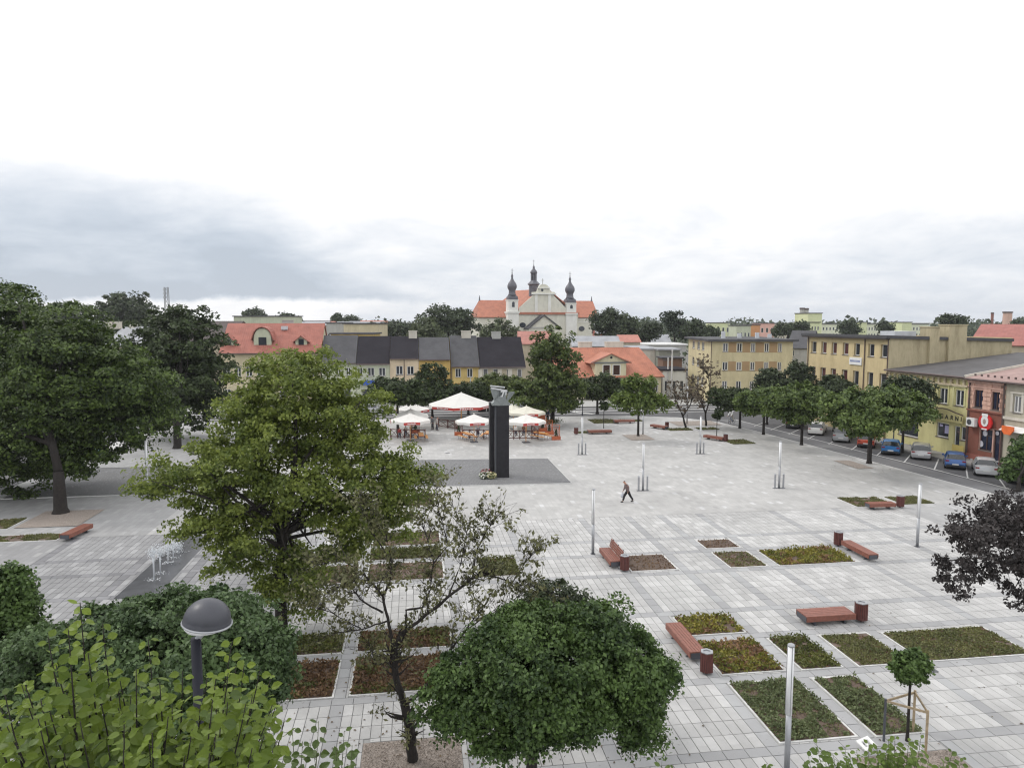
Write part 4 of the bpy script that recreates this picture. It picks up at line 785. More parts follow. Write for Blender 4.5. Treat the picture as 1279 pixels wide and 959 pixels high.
for (x0, x1, y0, y1, m_) in ((1179.5, 1184.5, 531.5, 541.5, M_frame), (1173, 1177, 529.5, 532.5, M_frame)): a, c, zb, zt = b.win_px(x0, x1, y0, y1); b.part('poster', MB().box(a, c, 0.08, 0.1, zb, zt), mat('pale_violet_poster', (0.42, 0.4, 0.6)))
a = b.uz(1199, 560)[0]; MB().box(a-0.2, a+1.2, -0.75, -0.7, 0.02, 1.25).build('a_board', wallmat('yellow_board', (0.6, 0.48, 0.15), 0.1), b.o)
LH = b
b = east('shop_house', 'rose and red-brown two-storey house with a round red shop emblem', 1215.0, 1260.9, W_rose, 12); b.h = b.uz(1230, 474.5)[1]; zR = b.uz(1268, 443, 12)[1]
fr = mat('dark_brown_frame', (0.06, 0.03, 0.025), rough=0.5)
w2 = [b.win_px(1217.3, 1228.3, 487, 509.3), b.win_px(1239, 1250.3, 489.5, 512)]; w2 = [(*w[:2], w2[0][2], w2[0][3], 'double') for w in w2]
sh = [b.win_px(1224, 1240, 536, 563)+('cross',), b.win_px(1241.5, 1249.5, 537, 574)+('single',)]; sh[1] = sh[1][:2]+(0.02,)+sh[1][3:]
b.face('f', w2+sh, rec=0.2, fm=fr, gm=mat('dark_blue_glazing', (0.02, 0.025, 0.05), rough=0.1)); b.face('l', z1=b.h); b.face('r'); b.face('b'); b.walls()
zb2, zt2 = b.uz(1233, 534)[1], b.uz(1233, 512)[1]; b.part('brown_storey_band', MB().box(0, b.w, -0.05, -0.003, zb2, zt2-0.25), W_brown); b.part('window_ledge', MB().box(0, b.w, -0.18, -0.003, zt2-0.248, zt2-0.1), W_brown)
lw = MB(); lw.box(0, sh[0][0]-0.05, -0.05, -0.003, 0.0, zb2-0.002); lw.box(sh[0][0]-0.048, sh[0][1]+0.05, -0.05, -0.003, 0, sh[0][2]-0.02); lw.box(sh[1][1]+0.05, b.w, -0.05, -0.003, 0, zb2-0.002); b.part('ground_floor_cladding', lw, W_brown)
b.part('brick_plinth', MB().box(-0.0, sh[1][0]-0.06, -0.14, -0.052, 0.0, 0.55), W_brick)
qn = MB(); nz_ = int((b.h-zt2)/0.42)
for u in (0.25, w2[0][0]-0.28, w2[0][1]+0.28, w2[1][0]-0.28, w2[1][1]+0.28, b.w-0.25):
    for k in range(nz_): z = zt2+0.02+k*0.42; qn.box(u-0.2-(0.08 if k % 2 else 0), u+0.2+(0.08 if k % 2 else 0), -0.07, -0.003, z, z+0.36)
stuff(b.part('quoin_stones', qn, wallmat('pale_rose_quoin', (0.66, 0.42, 0.33)))); co = MB(); co.box(0, b.w, -0.22, -0.004, b.h-0.35, b.h-0.05); co.box(0, b.w, -0.12, -0.004, b.h-0.8, b.h-0.65); b.part('cornice', co, W_rose)
rb = MB(); rb.solid([(-0.05, -0.5, b.h+0.1), (b.w+14, -0.5, b.h+0.1), (b.w+14, b.d, zR+0.1), (-0.05, b.d, zR+0.1)], 0.14); rf = rb.build('roof', M_tileP, b.o); sn = MB(); [sn.box(0.4+k*0.75, 0.62+k*0.75, 0.15, 0.2, b.h+0.3, b.h+0.5) for k in range(24)]; stuff(sn.build('snow_guard', M_pipe, rf))
sn = MB(); sn.bar((-0.02, -0.5, b.h+0.2), (-0.02, b.d, zR+0.2), 0.28, 0.12); sn.build('verge_flashing', M_chim if False else W_chim, rf); b.part('gutter', MB().tube([(-0.05, -0.56, b.h+0.0), (b.w+14, -0.56, b.h+0.0)], 0.1, 6), M_pipe)
for px in (1211.5, 1254.8): b.pipe(max(0.1, b.uz(px, 500)[0]), b.h, r=0.09)
# round red emblem with a white cooked-figure shape kept plain
e = b.uz(1231.5, 527.5, -0.3); em = MB().lathe([(0.78, -0.08), (0.78, 0.08)], (0, 0, 0), 10, Matrix.Translation((e[0], -0.35, e[1]))@RX).build('shop_emblem', mat('signal_red', (0.62, 0.03, 0.03), rough=0.4), b.o)
wh = MB(); T_ = Matrix.Translation((e[0], -0.45, e[1]+0.12)); wh.lathe([(0.42, 0), (0.42, 0.03)], (0, 0, 0), 14, T_@RX, sy=1.25); wh.box(-0.34, 0.34, -0.03, 0, 0.45, 0.72, T_); wh.box(-0.3, 0.3, -0.03, 0, -0.82, -0.7, T_); wh.build('emblem_mark', M_white, em)
MB().lathe([(0.16, 0), (0.16, 0.02)], (0, 0, 0), 10, Matrix.Translation((e[0], -0.49, e[1]+0.1))@RX, sy=1.6).build('emblem_centre', mat('emblem_grey', (0.35, 0.28, 0.25)), em)
for (px, py, r_) in ((1231, 541, 0.28), (1223.3+2, 554, 0.32), (1246, 541, 0.2)): q = b.uz(px, py, 0.15); b.part('window_sticker', MB().lathe([(r_, 0), (r_, 0.01)], (0, 0, 0), 12, Matrix.Translation((q[0], 0.12, q[1]))@RX), mat('pale_sticker', (0.5, 0.5, 0.55)))
q = b.uz(1213.4, 527, -0.5); ac = thing('air_conditioner', 'white air-conditioning box on the wall between the lime and rose houses', 'air conditioner', b.P0+b.u*q[0]+b.n*-0.3+Vector((0, 0, q[1])), b.a)
MB().box(-0.5, 0.5, -0.35, 0, -0.4, 0.4).build('housing', M_frame, ac); MB().lathe([(0.27, 0), (0.27, 0.02), (0.1, 0.04)], (0, 0, 0), 16, Matrix.Translation((-0.12, -0.352, 0))@RX).build('fan_grille', M_dsteel, ac)
b = east('shop_house', 'grey-beige two-storey house with a white awning at the right edge', 1261.4, 1340, wallmat('grey_beige_plaster', (0.44, 0.41, 0.33)), 12); b.h = LH.h if False else b.uz(1268, 478)[1]
a, c, zb, zt = b.win_px(1266.5, 1276, 494.5, 515.5); ops = [(a+k*3.0, c+k*3.0, zb, zt, 'double', M_curt) for k in range(int((b.w-c)/3.0)+1) if c+k*3.0 < b.w-0.2]+[(1.0+k*3.2, 3.2+k*3.2, 0.6, 2.6, 'single') for k in range(int((b.w-3.3)/3.2)+1)]
b.face('f', ops); b.face('l'); b.face('r'); b.face('b'); b.top(b.h); b.walls(); zb3 = b.uz(1265, 524.5)[1]; b.part('floor_band', MB().box(0, b.w, -0.15, -0.003, zb3, zb3+0.25), W_chim)
qn = MB()
for o_ in ops:
    if o_[2] > 3: qn.box(o_[0]-0.3, o_[0]-0.05, -0.06, -0.003, zb, zt+0.2); qn.box(o_[1]+0.05, o_[1]+0.3, -0.06, -0.003, zb, zt+0.2); qn.box(o_[0]-0.3, o_[1]+0.3, -0.12, -0.003, zt+0.202, zt+0.35)
stuff(b.part('window_surround', qn, W_chim))
z3 = b.uz(1264, 530.5)[1]; aw = MB(); aw.solid([(0.3, -0.02, z3-0.1), (b.w, -0.02, z3-0.1), (b.w, -0.8, z3-0.5), (0.3, -0.8, z3-0.5)], 0.05); b.part('awning', aw, M_white)
q = b.uz(1258, 537, -0.9); ow = MB(); ow.prism([(-0.62, 0.35), (0.62, 0.35), (0.62, 0.0), (0.3, -0.42), (-0.35, -0.42), (-0.62, -0.1)], -0.12, 0.0, Matrix.Translation((q[0], -0.9, q[1]))@RX); b.part('orange_sign', ow, mat('orange_sign', (0.75, 0.16, 0.04)))
# ---- the church behind the row
CP0 = dep(596.5, 401, 238); CP1 = dep(745.5, 401, 248)
W_ch = wallmat('church_cream_plaster', (0.66, 0.65, 0.56), 0.2); W_chw = wallmat('church_white_plaster', (0.74, 0.74, 0.70), 0.15); M_cu = mat('dark_copper_sheet', (0.105, 0.105, 0.125), rough=0.5, var=0.2, scale=1.5)
b = Bld('church', 'large cream church with orange roofs, curved gable and three dark onion-topped spires', 'church', CP0, CP1, 16, 16, W_ch)
U = lambda px, v=0: b.uz(px, 401, v)[0]
Z = lambda px, py, v=0: b.uz(px, py, v)[1]
b.h = Z(670, 392.5, 2)
nv = MB(); u0, u1 = U(597.5, 2), U(744, 2); yb_, yf = 16.0, 2.0; hL = Z(615, 394.8, 2); nv.box(u0, u1, yf, yb_, -0.1, hL-0.15); nv.build('wall', W_ch, b.o)
rz_ = Z(615, 375, 9); rf = MB(); ym = 9; rf.solid([(u0-0.6, yf-0.7, hL-0.35), (u1+0.6, yf-0.7, hL-0.35), (U(739, 9), ym, rz_), (U(598.5, 9), ym, rz_)], 0.3); rf.solid([(U(598.5, 9), ym, rz_), (U(739, 9), ym, rz_), (u1+0.6, yb_+0.7, hL-0.35), (u0-0.6, yb_+0.7, hL-0.35)], 0.3); rf.solid([(u1+0.6, yf-0.7, hL-0.35), (u1+0.6, yb_+0.7, hL-0.35), (U(739, 9), ym, rz_)], 0.3); rf.solid([(u0-0.6, yb_+0.7, hL-0.35), (u0-0.6, yf-0.7, hL-0.35), (U(598.5, 9), ym, rz_)], 0.3)
rf.build('roof', M_tileO, b.o)
for px in (599, 738.5): u = U(px, 9); MB().tube([(u, 9, rz_-0.5), (u, 9, rz_+1.6)], [0.35, 0.08], 6).build('finial', M_cu, b.o)
# middle block with the stepped and curved gable, standing proud towards the square
ga, gb = U(647, -1), U(722, -1); gz = Z(683, 391, -1); fr = MB()
prof = [(ga, gz), (gb, gz)]; 
for px, py in ((709, 387), (690.5, 368), (693, 367.5), (693, 364.8), (687.5, 364.3), (686, 359.5), (683.8, 356.5), (680.5, 355), (677, 355), (674, 356.5), (672, 359.5), (670.5, 364.3), (664.5, 364.8), (664.5, 367.5), (667, 368), (649, 384), (648, 388)): prof.append((U(px, -1), Z(px, py, -1)))
Mx = Matrix(((1, 0, 0, 0), (0, 0, 1, 0), (0, 1, 0, 0), (0, 0, 0, 1)))
fr.prism([(ga, -0.1), (gb, -0.1), (gb, gz-0.01), (ga, gz-0.01)], -1.0, 2.5, Mx); fr.build('middle_wall', W_ch, b.o)
gab = MB().prism(prof, -1.0, -0.2, Mx).build('gable_wall', W_ch, b.o)
cb = MB(); cb.box(ga-0.3, gb+0.3, -1.5, -1.003, gz-0.5, gz+0.25); cb.build('tiled_string_course', M_tileO, b.o)
for px in (669.5, 686): u = U(px, -1); MB().box(u-0.5, u+0.5, -1.25, -1.003, gz+0.26, Z(px, 368, -1)).build('pilaster', W_chw, gab)
MB().box(U(667, -1)-0.9, U(691, -1)+0.9, -1.5, -1.004, Z(683, 368, -1), Z(683, 366.3, -1)).build('cornice', W_chw, gab); MB().box(U(671.5, -1), U(686.5, -1), -1.35, -1.004, Z(683, 360.5, -1), Z(683, 359.3, -1)).build('upper_cornice', W_chw, gab)
u, z = U(677.3, -1.3), Z(677.3, 362.4, -1.3); MB().lathe([(0.45, 0), (0.45, 0.1)], (0, 0, 0), 12, Matrix.Translation((u, -1.02, z))@RX).build('round_window', M_glass, gab)
zt = Z(678, 354.6, -1); u = U(678, -1); t = MB(); t.tube([(u, -0.6, zt-0.2), (u, -0.6, zt+1.8)], 0.12, 6); t.bar((u-0.5, -0.6, zt+1.2), (u+0.5, -0.6, zt+1.2), 0.12); t.build('cross', W_grey, gab)
# steep roof behind the gable running back, with the ridge turret
apz = Z(683, 361, 3); um = U(681, 3); rb = MB(); rb.solid([(ga-0.4, -0.19, gz-0.3), (um, -0.19, apz), (um-7, 18, apz), (ga-8, 18, gz-0.3)], 0.3); rb.solid([(um, -0.19, apz), (gb+0.4, -0.19, gz-0.3), (gb-8, 18, gz-0.3), (um-7, 18, apz)], 0.3); rb.build('nave_roof', M_tileO, b.o)
vR = 5.0; ut = U(666.5, vR); zt = lambda py: Z(666.5, py, vR)
t = MB().lathe([(1.7, apz-3.2), (1.7, zt(356.5)), (2.25, zt(355)), (1.6, zt(352.5)), (1.05, zt(350.5))], (ut, vR, 0), 8, rot=R(22.5)).build('turret_base', M_cu, b.o)
c = MB(); [c.tube([(ut+0.85*math.cos(a), vR+0.85*math.sin(a), zt(350.6)), (ut+0.85*math.cos(a), vR+0.85*math.sin(a), zt(341.5))], 0.22, 6) for a in [R(22.5+45*k) for k in range(8)]]; c.build('turret_columns', M_cu, t)
MB().lathe([(1.15, zt(341.6)), (1.3, zt(340.5)), (1.15, zt(338.8)), (0.55, zt(336.2)), (0.35, zt(335)), (0.42, zt(333.8)), (0.12, zt(331.5)), (0.06, zt(329))], (ut, vR, 0), 8).build('turret_dome', M_cu, t)
x = MB(); x.tube([(ut, vR, zt(330)), (ut, vR, zt(324.5))], 0.07, 5); x.bar((ut-0.45, vR, zt(326.3)), (ut+0.45, vR, zt(326.3)), 0.08); x.build('turret_cross', M_cu, t)
for (px, yo, w_) in ((641.3, 0.0, 12.3), (713.8, 4.0, 12.3)):
    v = -1.6; u = U(px, v); hw = w_*0.5*(243 if yo == 0 else 252)/FPX; zz = lambda py: Z(px, py+yo*{True: 1, False: 0}[py < 380]+(yo*0.5 if py >= 380 else 0), v)
    tw = MB().box(u-hw*1.12, u+hw*1.12, v, v+2.5*hw, -0.1, zz(391.2)).build('tower', W_chw, b.o)
    MB().box(u-hw*1.25, u+hw*1.25, v-0.3, v+2.5*hw+0.3, zz(391.19), zz(389)).build('tower_cornice', W_chw, tw)
    MB().box(u-hw, u+hw, v+0.15, v+2.3*hw, zz(388.99), zz(375.5)).build('tower_stage', W_chw, tw); MB().box(u-hw*1.1, u+hw*1.1, v, v+2.4*hw, zz(375.49), zz(374.3)).build('stage_cornice', W_chw, tw)
    o_ = MB(); o_.box(u-hw*0.27, u+hw*0.27, v+0.10, v+0.148, zz(383.5), zz(378.5)); o_.lathe([(hw*0.27, 0), (hw*0.27, 0.045)], (0, 0, 0), 12, Matrix.Translation((u, v+0.146, zz(378.5)))@RX); o_.build('bell_opening', M_glass, tw)
    cy_ = v+1.15*hw
    MB().lathe([(hw*1.12*1.2, zz(374.29)), (hw*1.15*1.2, zz(372)), (hw*1.3, zz(370)), (hw*1.0, zz(369))], (u, cy_, 0), 4, rot=R(45)).build('tower_cap', M_cu, tw)
    MB().lathe([(hw*0.95, zz(369.5)), (hw*0.72, zz(367)), (hw*0.66, zz(362.5)), (hw*0.78, zz(361.5)), (hw*0.96, zz(359)), (hw*0.97, zz(356.5)), (hw*0.82, zz(353.8)), (hw*0.5, zz(351)), (hw*0.28, zz(348.5)), (hw*0.18, zz(346)), (hw*0.25, zz(344.8)), (hw*0.2, zz(343.5)), (hw*0.07, zz(341))], (u, cy_, 0), 14).build('onion_dome', M_cu, tw, smooth=True)
    x = MB(); x.tube([(u, cy_, zz(341.5)), (u, cy_, zz(335))], 0.09, 5); x.bar((u-0.5, cy_, zz(337.3)), (u+0.5, cy_, zz(337.3)), 0.1); x.lathe([(0.03, -0.25), (0.25, 0), (0.03, 0.25)], (u, cy_, zz(340)), 8); x.build('tower_cross', M_cu, tw)
# porch gable, side wall windows
pa, pp, pb = U(660.5, -6), U(679.5, -6), U(700, -6); zp, zl = Z(679.5, 394, -6), Z(661, 409, -6)
pw = MB().prism([(pa, -0.1), (pb, -0.1), (pb, zl), (pp, zp), (pa, zl)], -6, -1.01, Mx).build('porch', W_ch, b.o); tr_ = MB(); tr_.solid([(pa-0.6, -6.5, zl-0.4), (pp, -6.5, zp+0.3), (pp, -1.02, zp+0.3), (pa-0.6, -1.02, zl-0.4)], 0.35); tr_.solid([(pp, -6.5, zp+0.3), (pb+0.6, -6.5, zl-0.4), (pb+0.6, -1.02, zl-0.4), (pp, -1.02, zp+0.3)], 0.35); tr_.build('porch_roof', M_felt1, pw)
MB().box(pa, pb, -6.25, -6.003, zl-0.3, zl+0.15).build('porch_cornice', W_grey, pw)
for px, py, v in ((652.7, 406, -1.02), (726.5, 410.5, 1.98)): MB().lathe([(1.1, 0), (1.1, 0.15)], (0, 0, 0), 14, Matrix.Translation((U(px, v), v, Z(px, py, v)))@RX, sy=0.8).build('oval_window', M_glass, b.o)
for k in range(3): z = Z(735, 398.5+k*2.1, 2); MB().box(U(722, 2), u1+0.15, 1.85, 1.998, z, z+0.25).build('string_course', W_chw, b.o)
# ---- further houses
def simple(name, label, cat, x0, x1, ytop, d, wm, rm=None, depth=10, yridge=None, wins=(0, 0), d1=None, flat=True, cat_=None, wst='single'):
    P0 = dep(x0, 401, d); P1 = dep(x1, 401, d1 or d); bb = Bld(name, label, cat, P0, P1, depth, 5, wm, z0=-0.2); bb.h = bb.uz((x0+x1)/2, ytop)[1]; ops = []
    nx, nz = wins
    if nx:
        sw = bb.w/nx; sh_ = (bb.h-0.6)/nz
        ops = [(sw*(i+0.25), sw*(i+0.75), 0.7+sh_*j, 0.7+sh_*j+sh_*0.5) for i in range(nx) for j in range(nz)]
    bb.face('f', ops, style=wst, sill=False, rec=0.1); bb.face('l'); bb.face('r'); bb.face('b')
    if yridge is None: bb.top(bb.h); bb.walls(); bb.roof = MB().box(-0.3, bb.w+0.3, -0.3, depth+0.3, bb.h+0.001, bb.h+0.3).build('roof', rm or M_felt1, bb.o)
    else: rz2 = bb.uz((x0+x1)/2, yridge, depth/2)[1]; bb.rz = rz2; bb.gable_tri(rz2); bb.walls(); bb.roof = bb.gable(rz2, rm, side=0.3, gut=False)
    return bb
W_fl = wallmat('pale_lime_block_plaster', (0.62, 0.66, 0.40), 0.1); W_fl2 = wallmat('white_lime_block_plaster', (0.68, 0.70, 0.55), 0.1)
GF = 'blocks of flats on the horizon'
q = simple('apartment_tower', 'pale lime tower block standing highest on the right horizon', 'tower block', 1009, 1026.5, 391.5, 300, W_fl, depth=14)
q = simple('apartment_block', 'pale lime block in front of the lime tower block', 'apartment block', 1009.5, 1024, 403, 270, W_fl, depth=14, wins=(4, 4))
for x0, x1, l in ((1026.8, 1052, 'first low pale lime block with balconies right of the lime tower block'), (1081, 1102, 'low pale lime balcony block in the middle of the right horizon'), (1136, 1160, 'low pale lime balcony block nearest the two thin trees on the right horizon')):
    q = simple('apartment_block', l, 'apartment block', x0, x1, 405, 320, W_fl2, depth=12, wins=(6, 4)); q.o['group'] = GF
for x0, x1, l in ((1071, 1083, 'narrow windowless lime stair block left of the middle balcony block'), (1127, 1139, 'narrow windowless lime stair block left of the rightmost balcony block')):
    q = simple('apartment_block', l, 'apartment block', x0, x1, 402.8, 318, W_fl, depth=12); q.o['group'] = GF
simple('apartment_block', 'salmon pink block of flats on the horizon above the sand coloured office block', 'apartment block', 949.5, 967.5, 404, 300, wallmat('salmon_plaster', (0.70, 0.42, 0.36), 0.1), wins=(3, 3))
simple('apartment_block', 'orange block of flats joined to the left of the pink one', 'apartment block', 938, 949.3, 406, 300, wallmat('orange_plaster', (0.55, 0.27, 0.12), 0.1))
simple('apartment_block', 'cream block of flats right of the pink one', 'apartment block', 967.8, 985, 404.5, 320, W_chim, wins=(5, 3))
simple('apartment_block', 'pale green block of flats left of the orange one', 'apartment block', 890, 912, 403.5, 300, W_fl, wins=(4, 3)); simple('apartment_block', 'grey-green block of flats behind the roof aerials', 'apartment block', 920, 938, 407, 280, W_pale, wins=(4, 2))
for px, d, hh, wdt, m_, l in ((1001.5, 330, 386, 1.1, W_grey, 'left one of the twin tall grey chimneys beside the lime tower block'), (1006.5, 330, 386.5, 1.1, W_grey, 'right one of the twin tall grey chimneys beside the lime tower block'), (1239, 420, 391.5, 0.8, W_brown, 'thin dark factory chimney above the red roof'), (1258, 400, 390.5, 2.4, W_rose, 'thick pale pink factory chimney above the red roof at right')):
    p = dep(px, 401, d); z = dep(px, hh, d).z; o = thing('factory_chimney', l, 'chimney', (p.x, p.y, -0.2)); MB().lathe([(wdt*1.25, 0), (wdt, z*0.6), (wdt*0.95, z)], n=12).build('shaft', m_, o); MB().lathe([(wdt*1.1, z), (wdt*1.1, z+0.8)], n=12).build('rim', M_pipe, o)
# lattice mast on the left horizon
p = dep(209.5, 401, 420); z = dep(209.5, 358.5, 420).z; o = thing('lattice_mast', 'tall thin lattice radio mast on the left horizon', 'mast', (p.x, p.y, -0.2)); m_ = MB()
for sx, sy in ((-1, -1), (1, -1), (1, 1), (-1, 1)): m_.bar((sx*1.3, sy*1.3, 0), (sx*0.9, sy*0.9, z), 0.3)
for k in range(14): za, zb = z*k/14, z*(k+1)/14; m_.bar((-1.2, -1.2, za), (1.1, -1.1, zb), 0.22); m_.bar((1.2, -1.2, za), (-1.1, -1.1, zb), 0.22)
m_.build('lattice', mat('mast_steel', (0.25, 0.26, 0.28)), o); [MB().box(-1.5, -0.9, -1.4, -0.8, z*(0.8+k*0.07), z*(0.84+k*0.07)).build('antenna', M_tin, o) for k in range(3)]
# red roofed hall at the right edge
q = simple('long_hall', 'long house with a wide faded red roof behind the stained side wall', 'house', 1214, 1330, 431, 112, W_beige, tilemat('faded_red_tiles', (0.32, 0.12, 0.10), pitch=0.5), depth=18, yridge=405.5, wins=(9, 2), d1=104)
# left background
q = simple('grey_roofed_house', 'house with a plain grey roof and three pale chimneys between the left trees', 'house', 126, 182, 432, 150, W_beige, M_felt3, depth=12, yridge=408.5, d1=146)
for k, px in enumerate((135, 147, 166)): u = q.uz(px, 401, 6)[0]; q.chimney(q.roof, u-0.8, u+0.8, 5.6, 6.4, q.rz-0.4, q.rz+1.1, W_chim)
simple('dark_roofed_house', 'house with a dark brown roof left of the red tiled house', 'house', 224, 276, 428, 135, W_beige, mat('dark_brown_roof', (0.075, 0.06, 0.058), var=0.2), depth=12, yridge=401.5, d1=132)
simple('flat_roofed_hall', 'long cream flat hall on the horizon behind the red tiled roof', 'building', 292, 352, 395.5, 220, W_pale, wins=(9, 2), d1=214)
simple('yellow_hall', 'ochre yellow hall with dark windows behind the black roofs', 'building', 429, 472.5, 404.8, 190, W_cream, depth=14, wins=(0, 0)); simple('grey_hall', 'grey hall left of the ochre yellow hall', 'building', 407.5, 429.8, 403.8, 200, W_grey, wins=(4, 2))
simple('low_yellow_house', 'low yellow walled shed in front of the grey hall', 'shed', 413, 466, 417.5, 150, W_yel, M_felt1, depth=8)
# between the corner house and the office block
simple('flat_warehouse', 'long low warehouse with a white roof edge beyond the orange roof', 'warehouse', 790, 858, 431, 175, W_grey, M_white, depth=14)
simple('grey_flat_house', 'low flat grey-roofed house with cream gable wall right of the orange roof', 'house', 797, 826, 437, 150, W_chim, M_felt3, depth=22)
simple('green_grey_shed', 'grey-green shed with a flat roof between the orange roof and office block', 'shed', 824, 850, 437.5, 146, wallmat('grey_green_plaster', (0.25, 0.26, 0.22)), M_felt3, depth=9)
simple('boarded_shed', 'brown boarded shed with a mono-pitch roof behind the concrete poles', 'shed', 829, 853, 448, 139, wallmat('brown_boards', (0.20, 0.12, 0.085)), M_felt1, depth=5)
simple('white_shop', 'small white flat shop in the street gap beside the corner house', 'shop', 829, 858, 463, 128, W_chw, M_felt2, depth=8, wins=(3, 1))
simple('red_brick_annex', 'narrow red brick building with a slate roof beside the church', 'building', 745, 757, 416, 215, W_brick, M_felt3, depth=10, yridge=405)
simple('red_roofed_cottage', 'low house with a pinkish red roof behind the large tree at the beer garden', 'house', 648, 690, 429, 160, W_beige, tilemat('pink_red_tiles', (0.38, 0.17, 0.14)), depth=10, yridge=414)
simple('red_roofed_cottage', 'house with a faint red roof behind the two cream chimneys', 'house', 776, 800, 427, 170, W_beige, tilemat('dull_red_tiles', (0.40, 0.17, 0.13)), depth=10, yridge=418.5)
simple('slate_roofed_house', 'house with a pale slate roof between the two cream chimneys', 'house', 716, 775, 432, 155, W_grey, M_felt3, depth=10, yridge=420)
simple('grey_roofed_cottage', 'grey hipped cottage roof below the far pine trees', 'house', 812, 838, 427, 200, W_grey, M_felt3, depth=9, yridge=418)
# a scatter of roofs in the town beyond, each its own house
rr = random.Random(21); cols = [(M_felt1, 'grey'), (tilemat('dull_red_tiles', (0.40, 0.17, 0.13)), 'dull red'), (M_felt2, 'near-black'), (M_felt3, 'pale grey')]; wl = [(W_cream, 'cream'), (W_beige, 'beige'), (W_grey, 'grey'), (W_chim, 'whitish')]
for k in range(34):
    px = 215+k*8.6 if k < 32 else 300; d = rr.uniform(230, 420); w_ = rr.uniform(9, 20)*FPX/d/2; c = cols[k % 4]; wv = wl[rr.randrange(4)]
    if 590 < px < 750: continue
    q = simple('distant_house', f'distant {wv[1]} house with {c[1]} roof on the horizon '+('above left trees' if px < 270 else 'above the dormers' if px < 400 else 'above grey roof' if px < 445 else 'above black roofs'), 'house', px-w_, px+w_, rr.uniform(404, 408), d, wv[0], c[0], depth=9, yridge=rr.uniform(400.5, 403), wins=(3, 1)); q.o['group'] = 'distant town houses with a '+c[1]+' roof and '+wv[1]+' walls '+('left' if px < 270 else 'middle' if px < 400 else 'centre' if px < 445 else 'right')
# ================================================================ TREES
def blobs(d, lst): return [pxblob(px, py, r, d+dz, rz=rzz) for (px, py, r, dz, rzz) in [(*q, None) if len(q) == 4 else q for q in lst]]
# large dark linden at the left
tree('linden_tree', 'huge dark linden at the left edge with a thick trunk in a gravel square', gnd(76, 641), blobs(56, [(0, 430, 75, 0), (70, 470, 80, -3), (-60, 480, 90, 0), (20, 520, 85, -1), (140, 480, 58, 0, 50), (185, 480, 38, -1, 34), (110, 520, 60, 0, 45), (30, 400, 42, 2), (95, 420, 44, 1, 38), (-20, 560, 70, -2, 42), (60, 560, 52, 0, 38), (150, 530, 48, -2, 34), (195, 520, 30, 0, 26), (110, 565, 34, -3, 26), (4, 385, 30, 0), (130, 440, 36, 1, 30), (40, 545, 50, -4, 36), (0, 560, 50, -4, 34), (80, 500, 55, -5, 40), (95, 575, 24, -2, 18), (60, 440, 50, -4, 36), (150, 465, 45, -4, 34)]), 0.22, 1500, 125, 0.85, leafmat('linden_leaf_left', (0.014, 0.03, 0.009), (0.11, 0.165, 0.032)), tr=0.42, fork=0.3, limbs=14, flat=0.38, lump=0.22, gap=0.3)
tree('dark_tree', 'tall dark tree behind the two big left trees, in front of the red roof', gnd(222, 560), blobs(80, [(225, 420, 42, 0), (215, 460, 48, 0), (250, 450, 42, 1), (230, 500, 40, 0), (195, 430, 30, 0), (200, 500, 28, 2), (262, 480, 30, 0), (228, 400, 20, 0), (205, 405, 22, 0), (240, 480, 42, -3), (215, 440, 40, -3), (190, 460, 36, 1)]), 0.34, 640, 60, 0.8, G_dark, tr=0.4, limbs=10, gap=0.3, lump=0.22, flat=0.4)
# large olive green tree left of centre
CT = gnd(352, 795); tree('maple_tree', 'largest olive green tree with spreading crown left of the beer garden', CT, blobs(31, [(375, 480, 62, 0, 50), (330, 505, 70, 0, 55), (425, 502, 56, 0, 50), (385, 540, 85, 0, 70), (300, 560, 62, -1, 50), (460, 574, 52, 0, 40), (250, 590, 62, -1, 40), (205, 595, 42, -1, 22), (285, 640, 58, -1, 42), (340, 610, 62, -1.5, 48), (430, 620, 58, -1, 46), (500, 600, 42, 0, 34), (495, 640, 34, 0, 30), (380, 455, 40, 1, 26), (355, 700, 42, 0, 44), (250, 660, 38, -2, 26), (375, 735, 34, -0.5, 30), (300, 690, 40, -1, 26), (455, 665, 40, 0, 24), (530, 590, 16, 0, 12), (182, 612, 20, -1, 9), (365, 712, 38, -1.5, 32), (410, 690, 36, -1.2, 24), (345, 745, 22, -1.5, 18), (310, 665, 40, -2, 26), (495, 605, 36, -0.8, 28), (450, 640, 34, -0.8, 24)]), 0.13, 1300, 100, 0.44, G_yel, tr=0.26, fork=0.35, limbs=26, twigs=60, shell=0.5, up=0.35, flat=0.5, lump=0.28, gap=0.58)
# two low round trunks and crowns nearer: globe maples
tree('globe_maple', 'dense round dark green maple in the foreground centre, beside the bare tree', gnd(664, 990), blobs(18.6, [(690, 830, 96, 0.3, 66), (605, 850, 60, 0, 44), (768, 835, 62, 0, 50), (650, 792, 52, 0.6, 34), (735, 785, 54, 0.6, 32), (566, 880, 36, -0.2, 30), (806, 855, 32, -0.2, 34), (680, 885, 52, -0.8, 30), (612, 905, 36, -0.8, 24), (800, 905, 28, -0.5, 26), (730, 895, 30, -1, 22), (655, 925, 26, -1, 18), (555, 850, 22, 0, 20), (830, 835, 18, 0, 22)]), 0.095, 1150, 130, 0.27, G_map, tr=0.16, fork=0.5, limbs=14, twigs=40, up=0.4, shell=0.62, lump=0.19, gap=0.4)
tree('globe_maple', 'smaller round crown peeping out behind the foreground globe maple', dep(690, 800, 24.5).xy.to_3d(), blobs(23.5, [(690, 760, 38, 0, 36), (670, 775, 30, 0, 26), (712, 765, 26, 0, 24)]), 0.095, 200, 90, 0.25, leafmat('greyer_maple_leaf', (0.03, 0.042, 0.022), (0.075, 0.10, 0.045)), tr=0.11, limbs=6, twigs=12)
